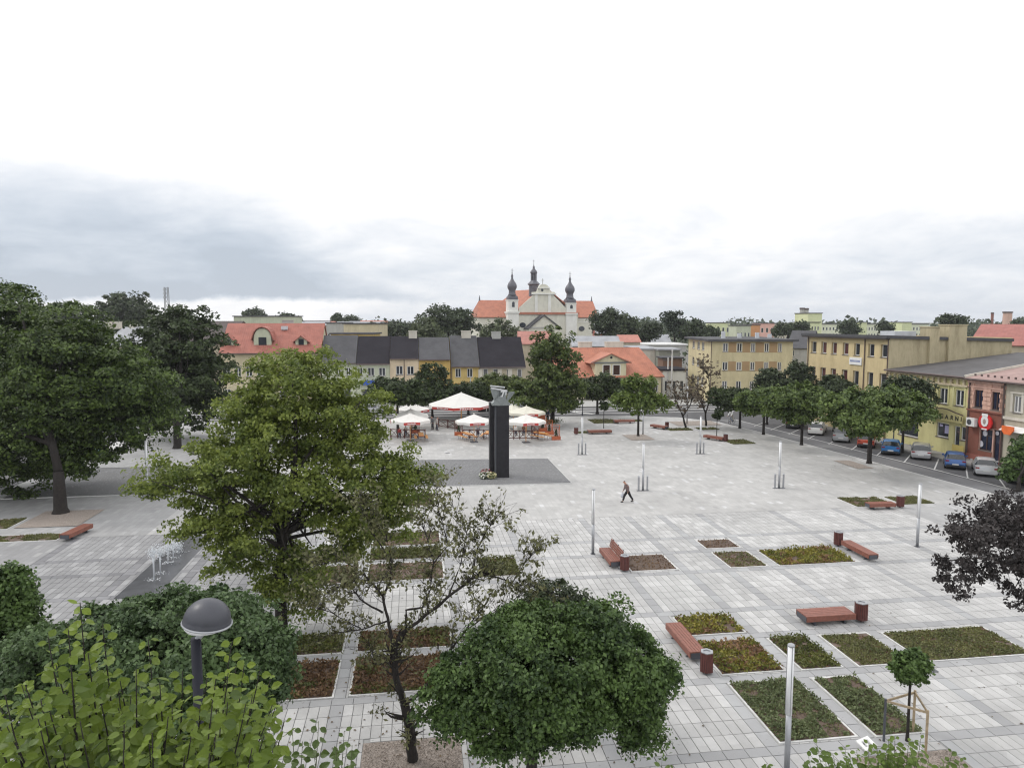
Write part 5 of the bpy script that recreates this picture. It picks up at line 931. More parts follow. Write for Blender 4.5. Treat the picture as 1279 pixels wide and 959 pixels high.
tree('globe_maple', 'broad dark green round maple behind the black dome lamp', dep(230, 900, 18.5).xy.to_3d(), blobs(17.5, [(230, 820, 118, 0, 72), (320, 815, 42, 0.2, 46), (140, 800, 66, 0.3, 44), (200, 780, 62, 0.5, 38), (275, 780, 50, 0.4, 38), (70, 840, 80, 0, 58), (320, 850, 38, -0.3, 40), (250, 870, 90, -0.5, 50)]), 0.095, 1150, 125, 0.26, leafmat('globe_maple_leaf_cool', (0.035, 0.062, 0.026), (0.115, 0.18, 0.065)), tr=0.16, limbs=12, twigs=30, up=0.4, shell=0.64, lump=0.16, gap=0.2)
tree('globe_maple', 'round maple crown cut off by the left edge of the view', dep(-20, 900, 20).xy.to_3d(), blobs(19, [(-8, 748, 38, 0, 36), (14, 765, 26, 0, 24), (8, 722, 20, 0, 16), (-40, 770, 50, 0, 50), (0, 810, 50, -0.5, 36)]), 0.095, 500, 110, 0.26, G_map, tr=0.15, limbs=8, twigs=16, shell=0.7)
# purple-black leaved tree at the right edge
tree('purple_plum_tree', 'purple-black leaved tree reaching in from the right edge', Vector((24.6, 21.2, 0)), blobs(21.5, [(1230, 665, 50, 0, 38), (1200, 660, 32, 0, 26), (1210, 700, 40, 0, 30), (1195, 730, 24, -0.3, 20), (1180, 708, 20, -0.3, 16), (1260, 640, 46, 0.6, 24), (1300, 650, 60, 0.5, 40), (1275, 700, 36, 0.3, 34), (1320, 720, 55, 0, 40), (1275, 745, 22, -0.5, 16), (1360, 660, 70, 0.5, 60), (1290, 680, 40, 0, 36)]), 0.095, 430, 56, 0.24, G_pur, tr=0.14, fork=0.15, limbs=16, twigs=50, shell=0.45, up=0.2, lump=0.3, gap=0.5)
tree('street_bush_tree', 'dark green tree at the right edge in front of the white awning', gnd(1272, 612), blobs(58, [(1270, 578, 15, 0, 14), (1284, 560, 16, 0, 15), (1260, 590, 9, 0, 8), (1292, 588, 20, 0, 18)]), 0.24, 170, 40, 0.4, G_map, tr=0.14, limbs=5, twigs=8)
# street row on the east side
GE = 'globe trees along the east street'
for (px, py, d, bl, l) in [
    ((924), 535, 88, [(911, 498, 24, 0, 12), (900, 495, 14, 0, 10), (925, 495, 16, 0, 11)], 'dark round street tree, first and farthest of the row along the east street'),
    ((953.5), 543, 81, [(946, 500, 22, 0, 15), (962, 497, 16, 0, 14), (938, 505, 13, 0, 11)], 'bright green round street tree, second of the row along the east street'),
    ((1001), 556, 74, [(992, 498, 32, 0, 20), (1015, 500, 24, 0, 18), (975, 505, 20, 0, 16), (1000, 515, 24, 0, 13)], 'wide green street tree, third of the row, in front of the parked white estate car'),
    ((1085.5), 579, 62, [(1090, 512, 52, 0, 26), (1055, 505, 30, 0, 20), (1130, 515, 30, 0, 24), (1075, 527, 38, -1, 16), (1145, 505, 16, 0, 16), (1110, 500, 36, 1, 18)], 'widest and nearest street tree with a dark trunk by the orange car')]:
    tree('street_tree', l, gnd(px, py), blobs(d, bl), 0.26, int(230+40*len(bl)), 46, 0.45, leafmat('street_tree_leaf', (0.04, 0.07, 0.02), (0.14, 0.195, 0.045)) if px != 924 else G_dark, tr=0.2 if px > 1050 else 0.15, limbs=7, twigs=10, group=GE, shell=0.62, lump=0.2, gap=0.25)
for (px, d, bl, l) in [(962, 92, [(962, 478, 17, 0, 18), (958, 490, 14, 0, 12)], 'dark blue-green bushy tree before the right end of the sand coloured office block'), (999, 90, [(998, 468, 16, 0, 17), (1008, 482, 16, 0, 16), (990, 482, 13, 0, 14)], 'pointed blue-green tree between the office block and the yellow building'), (1047, 86, [(1042, 482, 16, 0, 14), (1056, 486, 14, 0, 12)], 'bluish bushy tree before the middle of the yellow building'), (1135, 72, [(1130, 488, 22, 0, 20), (1150, 498, 16, 0, 20), (1118, 492, 14, 0, 16)], 'loose bluish tree before the left half of the lime yellow house')]:
    tree('pavement_tree', l, dep(px, 401, d).xy.to_3d(), blobs(d, bl), 0.28, 170, 44, 0.45, G_far, tr=0.13, limbs=5, twigs=8)
# trees on the square's far side
tree('young_maple', 'loose bright green maple in a gravel square before the orange roofed house', gnd(797, 545), blobs(79, [(797, 497, 24, 0, 20), (780, 500, 15, 0, 12), (815, 500, 18, 0, 13), (795, 480, 14, 0, 12), (812, 480, 9, 0, 12), (772, 497, 9, 0, 7), (828, 503, 10, 0, 8)]), 0.30, 200, 24, 0.45, leafmat('bright_maple_leaf', (0.06, 0.10, 0.02), (0.15, 0.20, 0.04)), tr=0.14, limbs=10, twigs=16, shell=0.4, up=0.2)
tree('dark_maple', 'flat topped dark tree before the orange roofed house, left of the bright maple', gnd(746, 516), blobs(99, [(750, 482, 26, 0, 14), (735, 485, 16, 0, 11), (770, 484, 15, 0, 12)]), 0.36, 150, 42, 0.6, G_dark, tr=0.18, limbs=7, twigs=6)
tree('tall_maple', 'two tiered tree behind the right side of the beer garden', gnd(690, 531), blobs(91, [(690, 432, 27, 0, 24), (672, 440, 13, 0, 16), (710, 445, 14, 0, 14), (685, 485, 42, 0, 26), (655, 488, 24, 0, 14), (715, 480, 18, 0, 22), (690, 462, 26, 0, 18), (672, 500, 24, -1, 14), (700, 500, 22, -1, 14)]), 0.34, 520, 34, 0.6, G_mid, tr=0.3, limbs=12, twigs=20, shell=0.45, gap=0.4, lump=0.22)
for (px, py, d, bl, l) in [(497, 541, 83, [(495, 486, 26, 0, 13), (478, 484, 16, 0, 11), (515, 488, 18, 0, 13)], 'low dark flat topped tree left of the beer garden parasols'), (540, 520, 97, [(540, 470, 17, 0, 16), (548, 490, 26, 0, 16), (575, 492, 18, 0, 15), (522, 488, 18, 0, 14)], 'dark tree with a rounded top before the ochre house'), (585, 517, 100, [(583, 492, 22, 0, 13), (600, 490, 14, 0, 12)], 'low dark tree behind the large white tent'), (625, 516, 102, [(618, 478, 22, 0, 11), (640, 480, 20, 0, 10), (600, 482, 12, 0, 8)], 'light green flat topped tree before the beige shuttered house')]:
    tree('square_tree', l, gnd(px, py), blobs(d, bl), 0.34, 230, 42, 0.55, leafmat('light_crown_leaf', (0.05, 0.075, 0.022), (0.13, 0.16, 0.04)) if px == 625 else G_dark, tr=0.16, limbs=6, twigs=8)
# lollipop trees
def lollipop(label, base, hh, rad, n, leafsize, props=False):
    b = Vector(base); tree('lollipop_tree', label, b, [(b.x, b.y, hh, rad, rad, rad*0.92), (b.x+rad*0.4, b.y, hh+rad*0.35, rad*0.6, rad*0.6, rad*0.55)], leafsize, n, 34, rad*0.22, G_map if props else G_dark, tr=0.045, fork=0.25, limbs=5, twigs=6, shell=0.6, group='lollipop trees')
SB = gnd(1133, 926); SB.z = 0; lollipop('small staked lollipop tree at the lower right, behind the nearest beds', SB, gnd(1134, 856).z+0 or 2.55, 0.52, 240, 0.10, True)
for (px, py, pt, r_, l) in ((754, 535, 506.5, 6, 'small dark lollipop tree left of the bright maple, far side'), (895, 549, 517, 6.5, 'small dark lollipop tree by the two reddish dry trees')):
    g = gnd(px, py); d = 13.5*FPX/(py-401); lollipop(l, g, 13.5-(pt-401)*d/FPX, r_*d/FPX, 60, 0.2)
# stake frame round the staked tree
o = thing('tree_stakes', 'wooden stakes and rails propping the small lollipop tree', 'tree stakes', SB); st = mat('weathered_stake', (0.33, 0.26, 0.17), var=0.3, scale=8)
cs = [Vector((-0.75, 0.1, 0)), Vector((0.55, 0.45, 0)), Vector((0.1, -0.7, 0))]
for c in cs: MB().tube([c, c+Vector((0, 0, 1.45))], 0.04, 7).build('stake', M_dsteel if c is cs[0] else st, o)
for i in range(3): a, c = cs[i], cs[(i+1) % 3]; MB().bar(a+Vector((0, 0, 1.38)), c+Vector((0, 0, 1.38)), 0.07, 0.035).build('rail', st, o)
# sparse, half dead trees: limbs are drawn first, leaves hang from the twigs
def sparse(name, label, base, limbs, tr, leaf, leafm, ntw, per, rr_seed, cat='tree', twl=(0.5, 1.1), maxlen=1.4):
    rr = random.Random(rr_seed); base = Vector(base); o = thing(name, label, cat, base); t = MB(); P = []
    for (pts, r0, r1) in limbs:
        pts = [Vector(p)-base for p in pts]; sm_ = []
        for i in range(len(pts)-1):
            for k in range(4):
                q = pts[i].lerp(pts[i+1], k/4); sm_.append(q+Vector((rr.uniform(-1, 1), rr.uniform(-1, 1), rr.uniform(-1, 1)))*(pts[i+1]-pts[i]).length*0.018)
        sm_.append(pts[-1]); n = len(sm_); t.tube(sm_, [r0+(r1-r0)*(i/(n-1))**0.8 for i in range(n)], 9)
        for j in range(int(ntw*n/18)):
            i = rr.randrange(max(1, n//3), n); s = sm_[i]; dv = (sm_[min(i+1, n-1)]-sm_[max(i-2, 0)]).normalized(); v = (dv*0.6+Vector((rr.uniform(-1, 1), rr.uniform(-1, 1), rr.uniform(-0.3, 1.0)))).normalized(); L_ = rr.uniform(*twl)*maxlen
            e = s+v*L_; tp = limb(t, s, e, max(0.009, r1*0.5), 0.004, 0.18, n=4, sides=4, rr=rr)
            for w in range(4):
                s2 = tp[rr.randrange(1, 5)]; v2 = (v+Vector((rr.uniform(-1, 1), rr.uniform(-1, 1), rr.uniform(-0.8, 0.8)))).normalized(); e2 = s2+v2*L_*0.45; limb(t, s2, e2, 0.005, 0.003, 0.15, n=2, sides=3, rr=rr)
                for q in range(rr.randrange(0, per)): P.append(s2.lerp(e2, rr.uniform(0.2, 1.1))+Vector((rr.gauss(0, .06), rr.gauss(0, .06), rr.gauss(-.04, .06))))
    t.build('trunk', M_bark, o, smooth=True); V, F = kites(np.array([tuple(p) for p in P]), leaf, 0.0, aspect=1.7); link('crown', npmesh('crown', V, F, leafm), o); return o
D = 21.0; Bs = gnd(515, 949); F_ = lambda px, py, dd=0: dep(px, py, D-0.0+dd)
bD = (Vector((Bs.x, Bs.y, 0))); dB = F_(508, 880); 
BT = sparse('bare_tree', 'half bare dying tree with forked trunk in the foreground gravel square', Bs, [
    ([Bs+Vector((0, 0, -0.1)), F_(513, 915, 0.4), F_(506, 880, 0.3)], 0.175, 0.135), ([F_(506, 880, 0.3), F_(494, 845), F_(493, 810), F_(503, 790)], 0.11, 0.08),
    ([F_(503, 790), F_(509, 786), F_(560, 745), F_(590, 722), F_(605, 716)], 0.06, 0.03), ([F_(605, 716), F_(640, 728), F_(675, 735, 0.4)], 0.03, 0.012), ([F_(590, 722), F_(594, 690, 0.3), F_(606, 665, 0.3), F_(618, 648, 0.4)], 0.035, 0.012),
    ([F_(493, 812), F_(486, 780), F_(478, 745), F_(462, 724), F_(435, 726, -0.3), F_(405, 742, -0.5)], 0.06, 0.012), ([F_(478, 745), F_(487, 728, 0.4), F_(489, 700, 0.6), F_(482, 668, 0.8)], 0.045, 0.012),
    ([F_(478, 765), F_(450, 748, -0.6), F_(440, 735, -0.8)], 0.035, 0.012), ([F_(507, 788), F_(507, 762, 0.2), F_(528, 758, 0.4), F_(538, 735, 0.8), F_(541, 700, 1.0), F_(527, 650, 1.2)], 0.045, 0.012),
    ([F_(506, 880, 0.3), F_(540, 850, -0.4), F_(560, 815, -0.6), F_(583, 785, -0.4), F_(600, 760, 0)], 0.065, 0.015), ([F_(490, 825), F_(470, 830, 0.5), F_(460, 800, 1.0)], 0.03, 0.01), ([F_(484, 775), F_(455, 785, 0.6), F_(420, 790, 1.0)], 0.03, 0.01),
    ([F_(541, 705, 1.0), F_(560, 680, 1.0), F_(548, 640, 1.2), F_(545, 610, 1.3)], 0.025, 0.008), ([F_(488, 700, 0.6), F_(462, 660, 0.8), F_(455, 630, 1.0)], 0.025, 0.008), ([F_(462, 724), F_(430, 700, .3), F_(392, 706, .3)], 0.022, 0.008), ([F_(560, 745), F_(576, 705, .4), F_(583, 665, .5), F_(565, 632, .6)], 0.025, 0.008), ([F_(640, 728), F_(656, 702, .3), F_(670, 688, .3)], 0.014, 0.007), ([F_(583, 785, -.4), F_(620, 762, -.2), F_(652, 742, 0)], 0.022, 0.008), ([F_(450, 785, .6), F_(415, 765, .6), F_(385, 755, .6)], 0.018, 0.007)], 0.2, 0.095, G_dry, 36, 7, 5, maxlen=0.92)
for (px, py, d, pts, l, lm, k) in (((857), 535, 88, [[(859, 533), (853, 520), (846, 505), (842, 492)], [(853, 520), (862, 506), (866, 494)]], 'thin reddish half bare tree, left one of the two by the far round bed', G_red, 31), ((882), 532, 90, [[(881, 531), (881, 515), (875, 500), (868, 478)], [(881, 517), (888, 495), (885, 470), (880, 462)]], 'taller reddish half bare tree, right one of the two by the far round bed', G_red, 32)):
    B0 = gnd(px, py); q = B0.y*math.cos(YAW)+B0.x*math.sin(YAW); L = [([dep(a, b_, q) if i or j else B0 for j, (a, b_) in enumerate(pp)], 0.15 if i == 0 else 0.09, 0.04) for i, pp in enumerate(pts)]
    sparse('dry_tree', l, B0, L, 0.15, 0.26, lm, 46, 5, k, maxlen=2.0)
# background trees, each seen against the sky
for (px, d, bl, lm, nc, l) in [
    (158, 190, [(160, 386, 30, 0, 22), (140, 395, 22, 0, 18), (178, 392, 18, 0, 18), (150, 376, 16, 0, 10)], G_far, 260, 'large round tree on the left horizon beside the lattice mast'),
    (92, 200, [(80, 392, 24, 0, 14), (105, 396, 22, 0, 14), (60, 396, 22, 0, 14)], G_far, 170, 'dark trees behind the huge left linden'),
    (560, 185, [(562, 400, 28, 0, 18), (545, 398, 20, 0, 16), (580, 404, 18, 0, 14)], G_far, 200, 'dark round tree left of the church'),
    (532, 165, [(532, 412, 16, 0, 18), (524, 420, 14, 0, 12), (542, 420, 14, 0, 14)], G_far2, 120, 'pale weeping willow left of the church, before the dark round tree'),
    (624, 175, [(625, 412, 20, 0, 13), (612, 418, 14, 0, 10), (640, 420, 14, 0, 10)], G_far2, 120, 'pale willow in front of the left church wall'),
    (768, 190, [(768, 404, 24, 0, 19), (752, 402, 14, 0, 14), (785, 412, 18, 0, 14)], G_far, 220, 'large dense round tree right of the church'),
    (812, 195, [(812, 413, 13, 0, 11), (800, 418, 12, 0, 9)], G_far, 80, 'small dark tree between the round tree and the pine'),
    (843, 190, [(842, 400, 13, 0, 11), (850, 410, 16, 0, 12), (835, 394, 6, 0, 5), (862, 415, 12, 0, 8)], leafmat('pine_needles', (0.018, 0.030, 0.020), (0.05, 0.07, 0.04)), 110, 'dark open crowned pine right of the church'),
    (866, 180, [(866, 410, 13, 0, 10), (880, 414, 12, 0, 8)], G_far, 80, 'low dark round tree behind the left end of the office block'),
    (888, 215, [(890, 414, 9, 0, 7)], G_far, 40, 'small round tree between the pine and the pale green flats'), (985, 230, [(985, 410, 14, 0, 7), (1000, 408, 8, 0, 9), (975, 412, 9, 0, 6)], G_far, 90, 'dark trees below the twin chimneys'),
    (1062, 250, [(1062, 408, 10, 0, 8)], G_far, 60, 'dark round tree before the first lime balcony block'), (1105, 250, [(1105, 408, 6, 0, 7)], G_far, 40, 'small pointed tree before the middle balcony block'),
    (1185, 200, [(1183, 400, 6, 0, 6)], G_far, 30, 'left one of two thin trees above the side wall chimneys'), (1197, 200, [(1197, 401, 9, 0, 6)], G_far, 40, 'right one of two thin trees above the side wall chimneys'),
    (1277, 260, [(1278, 403, 10, 0, 5)], G_far, 30, 'dark tree behind the red roof at the right edge'), (480, 210, [(485, 412, 18, 0, 9), (505, 410, 14, 0, 9), (470, 410, 10, 0, 7)], G_far, 120, 'dark trees behind the near-black roofs'),
    (360, 260, [(358, 398, 8, 0, 8), (368, 401, 7, 0, 5)], G_far, 50, 'small tree on the horizon behind the red tiled roof'), (425, 300, [(421, 397, 6, 0, 5), (440, 399, 9, 0, 4)], G_far, 40, 'small pointed trees above the grey hall'), (318, 300, [(318, 392, 12, 0, 5)], G_far, 40, 'low tree on the horizon above the dormers')]:
    tree('background_tree', l, dep(px, 401, d).xy.to_3d(), blobs(d, bl), 0.0032*d, nc, 30, 0.0055*d, lm, tr=0.35, limbs=6, twigs=0, shell=0.55)
# the far wood along the whole horizon
P = []
for k in range(420):
    a = R(-50)+R(104)*k/420; d = rng.uniform(430, 900); hh = rng.uniform(9, 16)*(0.85+0.3*math.sin(k*0.21)); c = np.array([math.sin(a+YAW)*d, math.cos(a+YAW)*d, hh*0.45]); q = rng.normal(size=(75, 3)); q /= np.linalg.norm(q, axis=1)[:, None]; P.append(c+q*np.array([hh*1.3, hh*1.0, hh*0.62])*rng.uniform(0.5, 1, (75, 1)))
P = np.concatenate(P); V, F = kites(P, 3.2, up=0.3, aspect=1.2); tag(stuff(link('far_wood', npmesh('far_wood', V, F, G_far))), 'low dark line of distant trees all along the horizon', 'wood')
# bushes and hedges between the far houses and streets
P = []
for k in range(170):
    x = rng.uniform(-190, 260); y = rng.uniform(150, 400); hh = rng.uniform(4, 9.5)
    q = rng.normal(size=(60, 3)); q /= np.linalg.norm(q, axis=1)[:, None]; P.append(np.array([x, y, hh*0.5])+q*np.array([hh*0.8, hh*0.8, hh*0.55])*rng.uniform(0.5, 1, (60, 1)))
V, F = kites(np.concatenate(P), 0.9, up=0.3); tag(stuff(link('garden_greenery', npmesh('garden_greenery', V, F, G_far))), 'garden trees and bushes scattered among the distant roofs', 'greenery')
# ================================================================ THINGS ON THE SQUARE
PZ = 0.033
def floorz(y): return 0.03
# ---- benches: five boards on a steel frame; one with a backrest
def bench(label, x, y, rz, L_=2.4, w=0.62, back=False, slats=5):
    o = thing('park_bench', label, 'bench', (x, y, floorz(y)), rz, 'red-brown wooden benches'); sw = w/slats
    for i in range(slats): MB().box(-L_/2, L_/2, -w/2+i*sw+0.008, -w/2+(i+1)*sw-0.008, 0.40, 0.45).build('seat_board', M_wood, o)
    for sy in (-1, 1): MB().box(-L_/2, L_/2, sy*(w/2+0.012)-0.012, sy*(w/2+0.012)+0.012, 0.20, 0.448).build('side_board', M_wood, o)
    for sx in (-1, 1):
        f = MB(); xx = sx*(L_/2-0.03); f.box(xx-0.03, xx+0.03, -w/2+0.03, w/2-0.03, 0.15, 0.398); f.build('end_frame', M_dsteel, o)
        xx = sx*L_*0.3; f = MB().box(xx-0.03, xx+0.03, -w/2+0.08, w/2-0.08, 0, 0.398); f.box(xx-0.06, xx+0.06, -w/2+0.04, w/2-0.04, 0, 0.02); f.build('leg', M_dsteel, o)
    if back:
        for i in range(4): z = 0.52+i*0.115; y0 = w/2-0.02+i*0.035; MB().box(-L_/2, L_/2, y0, y0+0.035, z, z+0.105).build('back_board', M_wood, o)
        for sx in (-0.8, 0, 0.8): MB().bar((sx*L_/2, w/2+0.035, 0.3), (sx*L_/2, w/2+0.17, 0.98), 0.05, 0.02).build('back_support', M_dsteel, o)
    return o
bench('red-brown bench with a backrest beside a lamp column and a bare mulch bed', 10.72, 37.45, R(-90), 2.35, 0.6, True)
bench('long backless bench pointing at the viewer, beside the rust planted bed', 10.95, 26.95, R(90), 2.75)
bench('backless bench seen lengthwise above the grassy bed, a bin at its right end', 18.2, 28.5, 0, 2.35, 0.85)
bench('narrow backless bench at the right end of the yellow-green bed', 25.35, 36.7, R(90), 2.6, 0.55)
bench('backless bench before the green bed near the car park', 33.1, 45.75, R(-2), 2.0, 0.6)
bench('red bench under the huge left linden', -21.25, 46.7, R(80), 2.3, 0.6)
bench('dark red bench behind the farthest left triple lamp', 21.8, 81.5, 0, 2.9, 0.7); bench('dark bench at the left tip of the far double bed', 30.3, 84.4, R(120), 2.4, 0.7)
bench('red bench with a bin near the street trees', 33.6, 75.4, R(120), 2.6, 0.6); bench('red-brown bench hidden behind the bright maple', 27.3, 89.6, 0, 2.8, 0.7)
# ---- litter bins: upright boards round a steel box on a short foot
def bin_(label, x, y, s=0.23):
    o = thing('litter_bin', label, 'bin', (x, y, floorz(y)), R(8), 'wooden litter bins'); n = 6
    MB().lathe([(s*0.92, 0.12), (s*0.92, 0.80)], n=n).build('liner', M_dsteel, o)
    for i in range(n):
        a0, a1 = 2*math.pi*i/n, 2*math.pi*(i+1)/n
        for k in range(3):
            t0, t1 = (k+0.06)/3, (k+0.94)/3; p, q = Vector((math.cos(a0), math.sin(a0), 0))*s, Vector((math.cos(a1), math.sin(a1), 0))*s; A = p.lerp(q, t0); B = p.lerp(q, t1); nn = (A+B).normalized()*0.022
            MB().prism([(A.x, A.y), (B.x, B.y), (B.x+nn.x, B.y+nn.y), (A.x+nn.x, A.y+nn.y)], 0.10, 0.84).build('board', M_wood2, o)
    MB().lathe([(s*1.02, 0.842), (s*1.02, 0.875), (s*0.6, 0.876), (s*0.6, 0.80)], n=n).build('rim', M_steel, o); MB().lathe([(0.06, 0), (0.06, 0.12)], n=8).build('foot', M_dsteel, o); return o
for l, x, y in (('dark red bin at the near end of the bench with a backrest', 11.1, 35.95), ('dark red bin at the near end of the long bench by the rust bed', 10.95, 24.75), ('dark red bin at the right end of the lengthwise bench', 19.78, 28.3), ('dark red bin at the far end of the narrow right bench', 25.1, 38.35), ('dark red bin between the two green beds near the car park', 34.75, 45.85), ('dark bin at the left tip of the thin far bed', 18.9, 81.3), ('dark bin beside the dark leaning far bench', 31.3, 84.4), ('brown bin beside the red bench near the street trees', 34.4, 74.2)): bin_(l, x, y, 0.27 if y > 28.2 and y < 28.4 else 0.25)
# ---- lamp columns
def lampcol(label, x, y, h=3.85, side=False):
    o = thing('lamp_column', label, 'lamp', (x, y, floorz(y)), 0, 'slim lamp columns'); h0 = h*0.46
    MB().lathe([(0.085, 0.0), (0.085, h0)], n=14).build('pole', M_steel, o, smooth=True); MB().lathe([(0.092, h0), (0.092, h-0.06)], n=14).build('diffuser', M_diff, o, smooth=True)
    MB().lathe([(0.105, h-0.059), (0.11, h-0.03), (0.09, h)], n=14).build('cap', M_steel, o)
    for a in (0.4, 2.5, 4.6): MB().tube([(0.098*math.cos(a), 0.098*math.sin(a), h0), (0.098*math.cos(a), 0.098*math.sin(a), h-0.06)], 0.012, 5).build('rod', M_steel, o)
    MB().lathe([(0.15, 0), (0.15, 0.02)], n=14).build('base_plate', M_dsteel, o)
    if side:
        for s_ in (-1, 1): b_ = MB().tube([(s_*0.36, 0, 0), (s_*0.36, 0, 1.12)], 0.075, 10); b_.add([(s_*0.36-0.07, -0.07, 1.121), (s_*0.36+0.07, -0.07, 1.121), (s_*0.36+0.07, 0.07, 1.21), (s_*0.36-0.07, 0.07, 1.21)], [(0, 1, 2, 3)]); b_.build('side_bollard', M_steel, o)
        MB().box(-0.5, 0.5, -0.12, 0.12, 0.0, 0.018).build('foot_plate', M_dsteel, o)
for l, px, py, s_ in (('lamp column left of the bench with a backrest', 740.5, 692, False), ('lamp column standing alone at the right, near the purple leaved tree', 1145.5, 683, False), ('triple lamp column nearest the walking man', 803, 613, True), ('triple lamp column at right before the street trees', 973, 610, True), ('triple lamp column farthest to the left, beside the dark red bench', 727, 568, True), ('triple lamp column before the two reddish dry trees', 874.5, 567, True)):
    g = gnd(px, py); lampcol(l, g.x, g.y, 3.85, s_)
g = gnd(982.5, 966); lampcol('nearest lamp column, cut by the bottom edge of the view', g.x, g.y, 4.0)
for l, px, py in (('slim lamp column close behind the trunk of the bright maple', 803, 543), ('slim lamp column left of the two reddish dry trees', 858, 530)): g = gnd(px, py); lampcol(l, g.x, g.y, 5.0)
g = gnd(185, 622); lampcol('slim lamp column half hidden by the left boughs of the largest olive tree', g.x, g.y, 4.6, True)
# ---- black dome lamp in the foreground
D0 = 10.6; top = dep(256, 775, D0); o = thing('dome_lamp', 'dark grey dome street lamp in the left foreground', 'street lamp', (top.x-0.14, top.y, -0.1)); zt = top.z+0.1
hd = MB(); r_ = 0.335; hd.lathe([(r_*1.03, -0.05), (r_*1.04, 0.0), (r_, 0.02)]+[(r_*math.cos(a), 0.02+r_*0.93*math.sin(a)) for a in [R(8*k) for k in range(1, 11)]]+[(0.02, 0.02+r_*0.93)], (0.17, 0, zt), 32, Matrix.Translation((0.17, 0, zt))@Matrix.Rotation(R(8), 4, 'Y')@Matrix.Translation((-0.17, 0, -zt))); hd.build('dome', mat('dome_painted_metal', (0.05, 0.052, 0.064), rough=0.42, var=0.12, bump=0.1), o, smooth=True)
MB().tube([(0.17+1.04*r_*math.cos(a)*math.cos(R(8)), 1.04*r_*math.sin(a), zt-0.03-1.04*r_*math.cos(a)*math.sin(R(8))) for a in [2*math.pi*k/28 for k in range(29)]], 0.018, 6).build('rim', M_steel, o)
MB().lathe([(0.30, -0.10), (0.33, -0.05), (0.33, -0.03)], (0.17, 0, zt), 24).build('lens', M_diff, o, smooth=True); MB().tube([(0.02, 0, zt-0.28), (0.09, 0, zt-0.20), (0.15, 0, zt-0.06)], 0.042, 8).build('bracket', M_steel, o); MB().tube([(0, 0, 0), (0, 0, 1.2), (0, 0, zt-0.26)], [0.11, 0.085, 0.075], 12).build('pole', mat('dark_painted_metal', (0.018, 0.019, 0.028), rough=0.6, spec=0.25), o, smooth=True)
# ---- monument
MX = gnd(628, 597); M_gran = mat('polished_black_granite', (0.018, 0.017, 0.021), rough=0.45, var=0.35, scale=3, spec=0.3); M_brz = mat('pale_patinated_metal', (0.22, 0.24, 0.24), rough=0.45, metal=0.4, var=0.25, scale=4); M_sil = mat('bright_metal', (0.62, 0.63, 0.64), rough=0.35, metal=0.2)
o = thing('monument', 'black granite twin pillar monument topped by a metal eagle', 'monument', (MX.x, MX.y, 0.045)); zt = 6.25
MB().box(-0.52, 0.55, 0.0, 1.0, 0, zt).build('pillar', M_gran, o); MB().box(-1.0, -0.60, 1.1, 2.0, 0, zt+0.15).build('rear_pillar', M_gran, o); MB().box(-0.598, -0.53, 0.15, 1.08, 0, zt-0.1).build('joint_strip', M_dsteel, o)
b_ = MB(); b_.box(-0.9, 0.62, -0.05, 1.15, zt+0.01, zt+0.18); b_.prism([(-0.9, 0), (0.6, 0), (0.15, 0.55), (-0.35, 0.6)], -0.05, 1.0, Matrix.Translation((0, 0, zt+0.181))@Mx); b_.build('capital', M_brz, o)
# eagle: two ribbed wings, body, head
wing = MB()
for k in range(10):
    t = k/9; wing.bar((-0.55+0.62*t, 0.15+0.5*t, zt+0.15), (-0.98+1.45*t, 0.1+0.55*t, zt+1.50-0.34*t+0.07*(k % 2)), 0.17, 0.07)
wing.build('left_wing', M_brz, o); w2_ = MB()
for k in range(8):
    t = k/7; w2_.bar((0.35+0.12*t, 0.3+0.4*t, zt+0.3), (0.62+0.5*t, 0.35+0.5*t, zt+1.12-0.05*t), 0.12, 0.06)
w2_.build('right_wing', M_brz, o)
ft = MB(); ft.bar((-1.0, 0.05, zt+1.52), (0.42, 0.45, zt+1.24), 0.12, 0.08); ft.bar((-1.0, 0.6, zt+1.66), (0.3, 0.95, zt+1.48), 0.12, 0.06); ft.bar((0.1, 0.1, zt+1.2), (-0.05, 0.05, zt+0.8), 0.11, 0.05); ft.bar((-0.15, 0.1, zt+1.2), (0.3, 0.1, zt+1.24), 0.11, 0.05); ft.bar((0.3, 0.1, zt+1.24), (0.28, 0.08, zt+0.9), 0.11, 0.05); ft.build('wing_edge', M_sil, o)
e_ = MB(); e_.lathe([(0.04, 0), (0.16, 0.18), (0.22, 0.45), (0.16, 0.75), (0.09, 0.9), (0.11, 1.02), (0.03, 1.14)], (0.15, 0.3, zt+0.1), 10); e_.bar((0.15, 0.22, zt+1.13), (0.0, 0.08, zt+1.04), 0.05); e_.build('eagle_body', M_brz, o, smooth=True)
MB().bar((-0.4, 0.1, zt+0.5), (0.0, 0.05, zt+0.75), 0.3, 0.12).build('plaque', M_sil, o)
